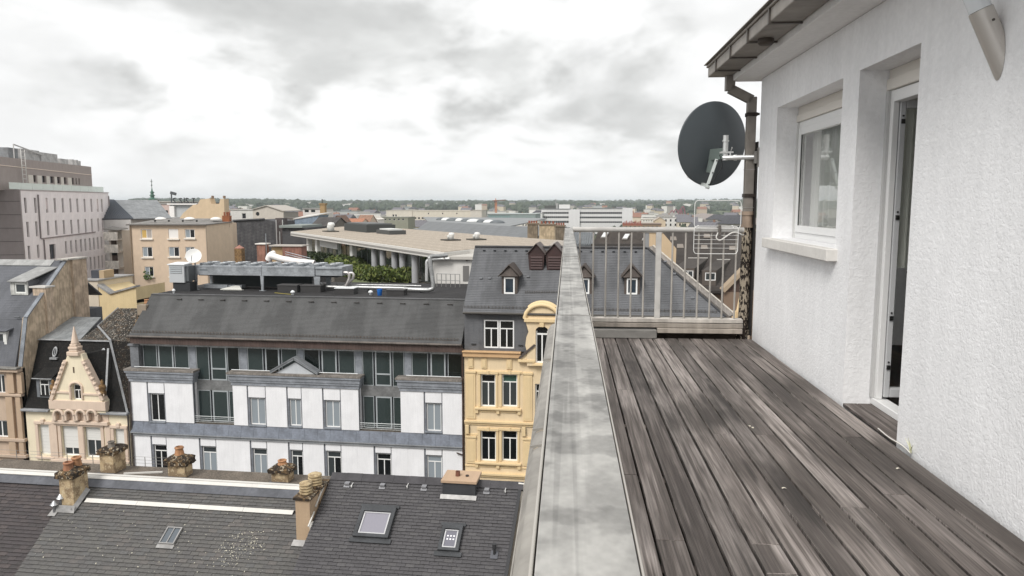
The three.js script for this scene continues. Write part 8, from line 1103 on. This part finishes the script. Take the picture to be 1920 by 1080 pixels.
far('dark_pitched_house', 'house with a dark brown pitched roof right of the blue clad wall', 'house', 584, 624, 423, -150, 9, '#6f6a63', { roof: 'gable', rise: 1.7, rm: std('#4f4b49', 0.85, { map: T.slate }) });
{ const z = -172, k = pr(600, 609, 384, 414, z), t = thing(C, 'tall_tan_chimney', 'tall tan chimney beside the white penthouse block', 'chimney', [k[0], GROUND, z]); part(t, 'stack', B(k[0], k[1], GROUND, k[3], z - 1.2, z), std('#a98d66', 0.9, { map: T.plaster })); part(t, 'crown', B(k[0] - 0.15, k[1] + 0.15, k[3] + 0.003, k[3] + 0.4, z - 1.35, z + 0.15), std('#8b7452', 0.9)); part(t, 'aerial', rod([k[0] + 0.4, k[3] + 0.4, z - 0.6], [k[0] + 0.4, k[3] + 1.4, z - 0.6], 0.12, 6), std('#4c4c4c', 0.6)); }
const tile = std('#b97f63', 0.88, { map: T.dirt }), tileDull = std('#9c7a66', 0.88, { map: T.dirt });
far('orange_roof_house', 'house with a bright orange tile roof behind the dark plant box', 'house', 641, 676, 419.5, -255, 10, '#cdbba6', { roof: 'gable', rise: 1.8, rm: tile });
far('dull_tile_house', 'house with a dull rose tile roof and pale dormers', 'house', 668, 692, 418, -275, 10, '#cbb7a4', { roof: 'gable', rise: 3.0, rm: tileDull, rows: [[3, 670, 690, 419, 424, 0.5]] });
far('steep_tile_house', 'house with a steep brown tile roof near the white roof vent', 'house', 623, 640, 416, -245, 9, '#a58d78', { roof: 'front', rise: 2.2, rm: std('#7d6252', 0.9, { map: T.dirt }) });
far('white_gable_cottage', 'white cottage with a small gable beyond the plant box', 'house', 683, 708, 411, -300, 9, '#e3ded6', { roof: 'front', rise: 1.4, rm: std('#b7b1a8', 0.8) });
far('cream_stepped_block', 'tall cream block at the left end of the long cream building', 'building', 724, 773, 395, -428, 20, '#d3ccbf', { roof: 'flat', rm: std('#b3ada2', 0.8), rows: [[2, 735, 745, 402, 406, 0.6]] });
far('long_cream_building', 'long cream building with a row of small dark windows and two roof masts', 'building', 774, 882, 395.5, -420, 22, '#d4ccbd', { roof: 'flat', rm: std('#b9b2a5', 0.8), rows: [[15, 775, 880, 407.5, 410.5, 0.6], [5, 786, 815, 412, 415, 0.55], [3, 790, 870, 399, 401.5, 0.08]], fw: 0.05 });
far('olive_flat_block', 'low olive-grey flat block before the cream stepped block', 'building', 706, 765, 408, -330, 12, '#8f8f80', { roof: 'flat', rm: std('#84847a', 0.8), rows: [[6, 710, 760, 410, 413, 0.5]] });
far('cream_end_block', 'plain pale block at the right end of the long cream building', 'building', 882, 903, 395, -405, 16, '#cbc6bb', { roof: 'flat', rm: std('#a39d92', 0.8) });
far('teal_glass_building', 'long building with pale teal glass panels below the construction crane', 'building', 914, 1004, 402, -335, 24, '#8a9694', { roof: 'flat', rm: std('#9aa19f', 0.7), rows: [[9, 916, 956, 403.5, 412, 0.8]], win: { fw: 0.12, set: 0.1, pane: glass('#7f9797', 0.15), fm: std('#6f7b7b', 0.6) } });
far('grey_annex', 'plain grey annex under the teal glass building', 'building', 903, 992, 413.5, -300, 10, '#8f8c88', { roof: 'flat', rm: std('#9b9995', 0.8), rows: [[7, 935, 985, 417, 421, 0.6]] });
far('white_ramp_building', 'low white building with a long pale roof left of the striped office', 'building', 968, 1010, 415, -290, 12, '#d9d4cd', { roof: 'flat', rm: std('#cfc9c1', 0.7), rows: [[4, 978, 1000, 420, 424, 0.5]] });
far('small_white_tower', 'small white stair tower at the left end of the striped office', 'building', 1003, 1016, 400, -520, 10, '#d8d8d6', { roof: 'flat', rm: std('#b5b5b3', 0.8), rows: [[1, 1006, 1014, 404.5, 407, 0.7]] });
{ // striped office
  const z = -530, t = thing(C, 'striped_office', 'long white office with dark ribbon windows and blank end towers', 'building', [C.z(1100, 400, z)[0], GROUND, z]), w = std('#d4d3d3', 0.8, { map: T.plaster }), q = (a, b, c, d, zz = z) => pr(a, b, c, d, zz);
  const body = (a, b, pt, rows, n) => { const r = q(a, b, pt, 425), hs = []; for (const [p0, p1] of rows) for (let i = 0; i < n; i++) { const ww = (b - a - 3) / n; hs.push(q(a + 1.5 + i * ww, a + 1.5 + i * ww + ww * 0.88, p0, p1)); } part(t, 'wall', PZ(rect(r[0], r[1], GROUND, r[3]), z - 0.5, z, hs.map(h => hol(...h))), w); part(t, 'core', B(r[0] + 0.1, r[1] - 0.1, GROUND, r[3] - 0.1, z - 16, z - 0.502), std('#3d4042', 0.7)); hs.forEach(h => part(t, 'window', B(h[0], h[1], h[2], h[3], z - 0.35, z - 0.25), glass('#23282b', 0.1))); part(t, 'roof', B(r[0] - 0.3, r[1] + 0.3, r[3] + 0.003, r[3] + 0.5, z - 16.2, z + 0.3), std('#77797a', 0.8)); };
  body(1015, 1068, 392.5, [[397.5, 401], [405.5, 409], [414, 418]], 14); body(1086, 1168, 391.5, [[397.5, 401.2], [406, 409.5], [415, 418]], 22);
  for (const [a, b, pt, o] of [[1067.5, 1087, 393, 1.5], [1167, 1186, 390, 2]]) { const r = q(a, b, pt, 425, z + o); part(t, 'blank_tower', B(r[0], r[1], GROUND, r[3], z - 12, z + o), std('#d9d8d9', 0.8, { map: T.plaster })); }
  for (const [a, b, pt, h] of [[1021, 1042, 385.5, '#4b4c49'], [1042.5, 1046, 381, '#9b9b99'], [1048, 1068, 383.5, '#d2d2d0']]) { const r = q(a, b, pt, 393, z - 4); part(t, 'plant_room', B(r[0], r[1], r[2] - 1, r[3], z - 10, z - 4), std(h, 0.8)); }
  part(t, 'mast', rod([C.z(1042, 385, z - 5)[0], C.z(1042, 385, z - 5)[1], z - 5], [C.z(1042, 372, z - 5)[0], C.z(1042, 373, z - 5)[1], z - 5], 0.3, 6), std('#8c8c8c', 0.6));
}
for (const [a, b, pt, z, hex, lab] of [[989, 1007, 421, -98, '#8e7f6b', 'mottled grey-brown chimney block beside the tan chimney block'], [1011, 1040, 422.5, -92, '#c8b394', 'broad tan chimney block with small red pots'], [1041, 1058, 425, -100, '#7f7363', 'dark weathered chimney block partly behind the handrail']]) { const r = pr(a, b, pt, 449, z), t = thing(C, 'chimney_block', lab, 'chimney', [r[0], GROUND, z]); part(t, 'stack', B(r[0], r[1], GROUND, r[3], z - 1.5, z), std(hex, 0.92, { map: T.dirt })); part(t, 'crown', B(r[0] - 0.1, r[1] + 0.1, r[3] + 0.003, r[3] + 0.2, z - 1.6, z + 0.1), std('#7a6c5c', 0.9)); for (let i = 0; i < 4; i++) part(t, 'pot', rod([r[0] + (r[1] - r[0]) * (i + 0.5) / 4, r[3] + 0.2, z - 0.7], [r[0] + (r[1] - r[0]) * (i + 0.5) / 4, r[3] + 0.5, z - 0.7], 0.12, 8), std('#8d5643', 0.9)); }
{ // great grey sheet roof beyond the pavilion
  const ye = -3.6, q = (px, py, y) => C.y(px, py, y), t = thing(C, 'grey_sheet_roof_hall', 'hall under a broad hipped grey sheet roof beyond the gravel roof', 'building', [q(900, 440, ye)[0], GROUND, q(900, 440, ye)[2]]), m = std('#a2a5a6', 0.6, { metal: 0.1, map: T.zinc }), m2 = std('#85888a', 0.6, { metal: 0.1, map: T.zinc });
  const a = q(775, 434, ye), b = q(988, 449, ye), z1 = b[2] - 34, c = [b[0] - 8, ye + 1.6, z1], d = [a[0] - 4, ye + 1.6, a[2] - 36], e = [b[0] + 2, ye, b[2] - 55];
  const rf = part(t, 'roof', [slab([a, b, [b[0] - 4.5, ye + 1.3, b[2] - 15], [a[0] - 2, ye + 1.3, a[2] - 18]], 0.2), slab([b, e, [b[0] - 4.5, ye + 1.3, b[2] - 15]], 0.2)], m2); part(t, 'upper_roof', slab([[a[0] - 2, ye + 1.305, a[2] - 18], [b[0] - 4.5, ye + 1.305, b[2] - 15], [e[0] - 6, ye + 1.32, e[2] - 20], [a[0] - 14, ye + 1.32, a[2] - 60]], 0.2), m, rf);
  part(t, 'wall', PY([[a[0], a[2] - 1], [b[0], b[2] - 1], [e[0], e[2]], [a[0] - 10, a[2] - 50]], GROUND, ye - 0.3), std('#8c8781', 0.9));
  for (let i = 0; i < 9; i++) { const p = lerp3([a[0] - 3, ye + 1.33, a[2] - 30], [b[0] - 8, ye + 1.33, b[2] - 30], (i + 0.5) / 9); part(t, 'roof_light', [new THREE.SphereGeometry(1, 12, 6, 0, 6.3, 0, 1.57).scale(0.9 + (i % 3) * 0.25, 0.55, 0.9).translate(...p)], std(i % 2 ? '#cfd0ce' : '#5d6265', 0.5), rf); }
  const k = pr(926, 934, 414, 427, -190), u = thing(C, 'salmon_gablet', 'small salmon-pink gable wall on the edge of the grey sheet roof', 'wall', [k[0], GROUND, -190]); part(u, 'wall', PZ([[k[0], GROUND], [k[1] + 1, GROUND], [k[1] + 0.7, k[2]], [k[1] - 0.1, k[3]], [k[0], k[3] - 0.3]], -191, -190), std('#cda98f', 0.9, { map: T.plaster })); part(u, 'coping', B(k[0] - 0.1, k[1] + 0.1, k[3], k[3] + 0.15, -191.1, -189.9), std('#b59a86', 0.9));
}
{ // construction crane
  const z = -900, b = C.z(930, 399, z), t = thing(C, 'tower_crane', 'orange tower crane rising above the teal glass building', 'crane', [b[0], GROUND, z]), m = std('#b86a33', 0.7), top = C.z(930, 379.5, z)[1];
  part(t, 'mast', [[-1, -1], [1, -1], [-1, 1], [1, 1]].map(([i, j]) => beam([b[0] + i * 0.9, GROUND, z + j * 0.9], [b[0] + i * 0.9, top, z + j * 0.9], 0.6)).concat(Array.from({ length: 12 }, (_, i) => beam([b[0] - 0.9, GROUND + i * 1.9, z + 0.9], [b[0] + 0.9, GROUND + (i + 1) * 1.9, z + 0.9], 0.4))), m); part(t, 'cab', B(b[0] - 2.2, b[0] + 1.8, top, top + 1.8, z - 1.5, z + 1.5), std('#6f5348', 0.7)); part(t, 'jib', beam([b[0] - 3, top + 2.2, z + 4], [b[0] + 7.5, top + 3.0, z - 25], 0.9, 1.0), std('#8f6a55', 0.7)); part(t, 'peak', beam([b[0], top + 1.8, z], [b[0] - 0.4, top + 5, z], 0.7), m);
}
{ // red lattice arches
  const z = -760, t = thing(C, 'red_arch_bridge', 'pair of dull red steel arches standing out of the far town', 'bridge', [C.z(1268, 418, z)[0], GROUND, z]), m = std('#84505a', 0.7);
  const archz = (px0, px1, pt, dz) => { const a = C.z(px0, 420, z + dz), b = C.z(px1, 420, z + dz), y = C.z((px0 + px1) / 2, pt, z + dz)[1], P = []; for (let i = 0; i <= 12; i++) { const k = i / 12; P.push([a[0] + (b[0] - a[0]) * k, a[1] + (y - a[1]) * Math.sin(Math.PI * k), z + dz]); } return tube(P, 0.55, 40, 6); };
  for (const [a, b, p, d] of [[1250, 1270, 395, 0], [1257, 1276, 393, -8], [1272, 1287, 387, 5], [1267, 1283, 393, -3]]) part(t, 'arch', archz(a, b, p, d), m); part(t, 'deck', beam(C.z(1235, 416, z), C.z(1330, 418, z), 6, 1), std('#8c8580', 0.8));
}
{ // long viaduct-like station roof at the right
  const y = -14, q = (px, py) => C.y(px, py, y), t = thing(C, 'station_hall', 'long low hall with a row of dark arches in the far town at right', 'building', q(1340, 412)); const a = q(1285, 406), b = q(1400, 424); part(t, 'wall', slab([[a[0], GROUND, a[2]], [b[0], GROUND, b[2]], [b[0], y, b[2]], [a[0], y, a[2]]], 2), std('#a89f97', 0.9, { map: T.plaster })); part(t, 'roof', slab([a, b, [b[0] + 30, y + 3, b[2] - 60], [a[0] + 25, y + 3, a[2] - 60]], 0.6), std('#857b76', 0.85)); for (let i = 0; i < 16; i++) { const k = (i + 0.5) / 16, p = lerp3(a, b, k); part(t, 'arch_opening', B(p[0] - 2.2, p[0] + 2.2, GROUND + 1, y - 1.5, p[2] + 0.02, p[2] + 0.25), glass('#2e3030', 0.3)); }
}
far('long_brown_row', 'low brown row house with many red chimney pots right of the striped office', 'house', 1168, 1240, 421, -230, 10, '#9c8674', { roof: 'flat', rm: std('#7a6a60', 0.85), rows: [[8, 1170, 1236, 424, 429, 0.5]] });
{ const z = -226, t = thing(C, 'pot_row', 'row of small red chimney pots along the brown row house', 'chimney pots', [C.z(1190, 420, z)[0], C.z(1190, 421, z)[1], z]); for (let i = 0; i < 12; i++) { const p = C.z(1169 + i * 2.9, 421, z); part(t, 'pot', rod([p[0], p[1], z], [p[0], p[1] + 0.7 + (i % 3) * 0.25, z], 0.15, 6), std('#93473c', 0.9)); } part(t, 'base', B(C.z(1167, 421, z)[0], C.z(1204, 421, z)[0], C.z(1190, 423, z)[1], C.z(1190, 420.8, z)[1], z - 1, z + 0.5), std('#8a5a4c', 0.9)); }
far('pale_depot', 'pale low depot right of the striped office', 'building', 1203, 1226, 411, -480, 14, '#d9d3cc', { roof: 'flat', rm: std('#c2bcb4', 0.8), rows: [[4, 1205, 1224, 413, 415, 0.5]] });
far('sand_gable_depot', 'sand-coloured gabled depot beside the pale low depot', 'building', 1227, 1248, 413.5, -430, 12, '#cbb8a0', { roof: 'front', rise: 2, rm: std('#a3968a', 0.85) });

// ================================================================== the far town, wooded hills, ground
{
  const rnd = rng(2024), kinds = [
    ['distant_white_block', 'small white flat-roofed block in the far town', 'building', ['#d8d5d0', '#e2e0dc'], 'flat', '#b5b2ad', 'white flat blocks of the far town'],
    ['distant_cream_house', 'small cream house with a grey pitched roof in the far town', 'house', ['#d3c8b6', '#c9bda9'], 'gable', '#77757a', 'cream houses of the far town'],
    ['distant_tile_house', 'small house with a rust-red tile roof in the far town', 'house', ['#cfc2b0', '#bfae9b'], 'gable', '#99705f', 'rust-roofed houses of the far town'],
    ['distant_dark_house', 'small grey house with a dark slate roof in the far town', 'house', ['#a9a49d', '#97928c'], 'hip', '#4f4f54', 'dark-roofed houses of the far town'],
    ['distant_grey_shed', 'low grey shed in the far town', 'shed', ['#9fa3a4', '#b3b5b4'], 'flat', '#8d9294', 'grey sheds of the far town']];
  const lay = [];
  for (let i = 0; i < 270; i++) { const Z = 230 * Math.pow(9.5, Math.pow(rnd(), 0.85)), px = 425 + rnd() * 985; lay.push([Z, px, rnd(), rnd(), rnd(), rnd()]); }
  lay.sort((a, b) => a[0] - b[0]);
  for (const [Z, px, r1, r2, r3, r4] of lay) {
    if (Z < 520 && px > 1010 && px < 1190) continue;
    const k = kinds[[0, 1, 0, 2, 3, 1, 4, 3, 0, 1][Math.floor(r1 * 10)]], w = (k[4] === 'flat' ? 10 + r2 * 22 : 8 + r2 * 9), h = 8.5 + r3 * 5 - (Z < 350 ? 1.5 : 0), c = C.z(px, 400, -Z), g = GROUND - 1 + smooth(900, 2200, Z) * 12;
    const F = new Frame(c[0], g, -Z, (r4 - 0.5) * 0.9), dep = 8 + r2 * 6, wc = k[3][Math.floor(r3 * 1.99)], ws = [];
    if (Z < 560) { const n = Math.max(2, Math.floor(w / 3.2)); for (let f = 0; f < 2; f++) for (let i = 0; i < n; i++) { const x = -w / 2 + (i + 0.5) * w / n; ws.push([x - 0.55, x + 0.55, h - 2.6 - f * 3, h - 1.0 - f * 3]); } }
    const wm = std(wc, 0.88, { map: T.plaster }), rm = std(k[5], 0.85, { map: T.dirt }), t = thing(F, k[0], k[1], k[2], [0, 0, -dep / 2], k[6]);
    part(t, 'wall', B(-w / 2, w / 2, -3, h, -dep, 0), wm); for (const q of ws) part(t, 'window', B(q[0], q[1], q[2], q[3], 0.002, 0.06), paneDark);
    const H = 2.2 + r2 * 1.8;
    if (k[4] === 'flat') part(t, 'roof', [B(-w / 2 - 0.2, w / 2 + 0.2, h + 0.003, h + 0.4, -dep - 0.2, 0.2), ...(r4 > 0.5 ? [B(-w / 5, w / 6, h + 0.4, h + 2, -dep * 0.7, -dep * 0.3)] : [])], rm);
    else if (k[4] === 'gable') { part(t, 'roof', PX([[0.5, h - 0.2], [-dep - 0.5, h - 0.2], [-dep / 2, h + H]], -w / 2 - 0.3, w / 2 + 0.3), rm); part(t, 'chimney', B(w / 4, w / 4 + 0.9, h, h + H + 0.9, -dep / 2 - 0.5, -dep / 2 + 0.4), std('#8a6a58', 0.9)); }
    else { const a = [-w / 2 - 0.4, h, 0.4], b = [w / 2 + 0.4, h, 0.4], c2 = [w / 2 + 0.4, h, -dep - 0.4], d = [-w / 2 - 0.4, h, -dep - 0.4], p = [-w / 4, h + H, -dep / 2], q = [w / 4, h + H, -dep / 2]; part(t, 'roof', [slab([a, b, q, p], 0.1), slab([c2, d, p, q], 0.1), slab([b, c2, q], 0.1), slab([d, a, p], 0.1)], rm); }
  }
}
{
  // ground sheet and hills
  const hillY = (x, d) => { const px = 1149.6 + FPX * x / d, n = fbm(x / 9000 + 0.5, d / 9000, 14, 9, 4, 404); const L = smooth(620, 430, px), Rr = smooth(1080, 1400, px); return GROUND - 1 + smooth(1100, 2500, d) * (9 + 9 * L + 8 * n) + smooth(2500, 4500, d) * (4 + 11 * Rr + 8 * n) ; };
  const NX = 160, NZ = 90, P = [], idx = [];
  for (let j = 0; j <= NZ; j++) for (let i = 0; i <= NX; i++) { const d = 60 * Math.pow(7000 / 60, j / NZ), a = -1.05 + 1.7 * i / NX, x = Math.tan(Math.max(-1.3, Math.min(1.3, a))) * d; P.push(x, d < 1000 ? GROUND - 1 : hillY(x, d), -d); }
  for (let j = 0; j < NZ; j++) for (let i = 0; i < NX; i++) { const a = j * (NX + 1) + i, b = a + 1, c = a + NX + 1, d = c + 1; idx.push(a, b, c, b, d, c); }
  const g = new THREE.BufferGeometry(); g.setAttribute('position', new THREE.Float32BufferAttribute(P, 3)); g.setIndex(idx); g.computeVertexNormals();
  T.land = tex(512, 900, (u, v) => { const n = fbm(u, v, 9, 9, 5, 301), f = fbm(u, v, 40, 40, 3, 305); return mixc([0.30, 0.33, 0.22], [0.45, 0.48, 0.30], smooth(0.4, 0.6, n) * 0.7 + 0.3 * f); }, true);
  const land = new THREE.Mesh(boxUV(g), std('#cfd2c4', 0.95, { map: T.land })); land.name = 'hills'; land.userData = { kind: 'structure' }; land.castShadow = land.receiveShadow = true; scene.add(land);
  one(C, 'ground', undefined, undefined, B(-160, 160, GROUND - 2.2, GROUND - 0.9, -170, 60), std('#77736e', 0.95, { map: T.dirt }), [0, GROUND, 0], undefined, 'structure');
  one(C, 'street', undefined, undefined, B(-120, 60, GROUND - 0.9, GROUND - 0.02, -44.4, -23.2), std('#55534f', 0.95, { map: T.gravel }), [0, GROUND, -33], undefined, 'structure');
  // far blue ridge
  const mp = []; for (let i = 0; i <= 40; i++) { const px = 930 + i * 5, k = Math.exp(-Math.pow((px - 1035) / 46, 2)); mp.push([px, 382.5 - 8.2 * k - 0.6 * fbm(i / 41, 0.3, 12, 3, 3, 9)]); }
  const z = -11500, sh = mp.map(([px, py]) => { const p = C.z(px, py, z); return [p[0], p[1]]; }); const ridge = one(C, 'far_ridge', undefined, undefined, PZ([[sh[0][0], -200], [sh[40][0], -200], ...sh.slice().reverse()], z - 900, z), std('#5d6b58', 0.95), [0, 0, z], undefined, 'structure');
  // woods on the hills: one mass
  const rnd = rng(77), crown = (() => { const q = new THREE.IcosahedronGeometry(1, 1); const p = q.attributes.position; for (let i = 0; i < p.count; i++) { const n = 0.8 + 0.45 * hash(Math.round(p.getX(i) * 50), Math.round(p.getY(i) * 50 + p.getZ(i) * 91), 5); p.setXYZ(i, p.getX(i) * n, p.getY(i) * n, p.getZ(i) * n); } q.computeVertexNormals(); return q; })();
  const spots = [];
  for (let i = 0; i < 60000 && spots.length < 15000; i++) { const d = 1500 * Math.pow(3.2, rnd()), px = 180 + rnd() * 1260, x = (px - 1149.6) * d / FPX, cl = fbm(x / 4000 + 3, d / 4000 + 2, 24, 24, 3, 88); if (d < 2000 && cl < 0.56) continue; if (px > 1120 && d > 2300 && cl < 0.47) continue; spots.push([x, d]); }
  for (let i = 0; i < 700; i++) { const d = 350 + rnd() * 1200, px = 430 + rnd() * 980; spots.push([(px - 1149.6) * d / FPX, d, 0.55]); }
  const im = new THREE.InstancedMesh(crown, std('#ffffff', 0.95, {}), spots.length), m4 = new THREE.Matrix4(), q = new THREE.Quaternion(), e = new THREE.Euler(), cc = new THREE.Color();
  im.material = new THREE.MeshStandardMaterial({ color: 0xffffff, roughness: 0.95 });
  spots.forEach(([x, d, s = 1], i) => { const r = (3.5 + rnd() * rnd() * 7.5) * s, y = (d < 1000 ? GROUND - 1 : hillY(x, d)) + r * 0.7; m4.compose(new THREE.Vector3(x, y, -d), q.setFromEuler(e.set(rnd() * 3, rnd() * 6, rnd() * 3)), new THREE.Vector3(r, r * (0.9 + rnd() * 0.5), r)); im.setMatrixAt(i, m4); const v = rnd(); im.setColorAt(i, cc.setRGB(0.032 + 0.022 * v, 0.046 + 0.024 * v, 0.030 + 0.010 * v)); });
  im.name = 'distant_woods'; im.userData = { kind: 'stuff', label: 'dark green woods covering the far hills' }; im.castShadow = im.receiveShadow = true; scene.add(im);
}

scene.fog = new THREE.FogExp2(0xdfe6ea, 0.00013);
renderer.render(scene, camera);
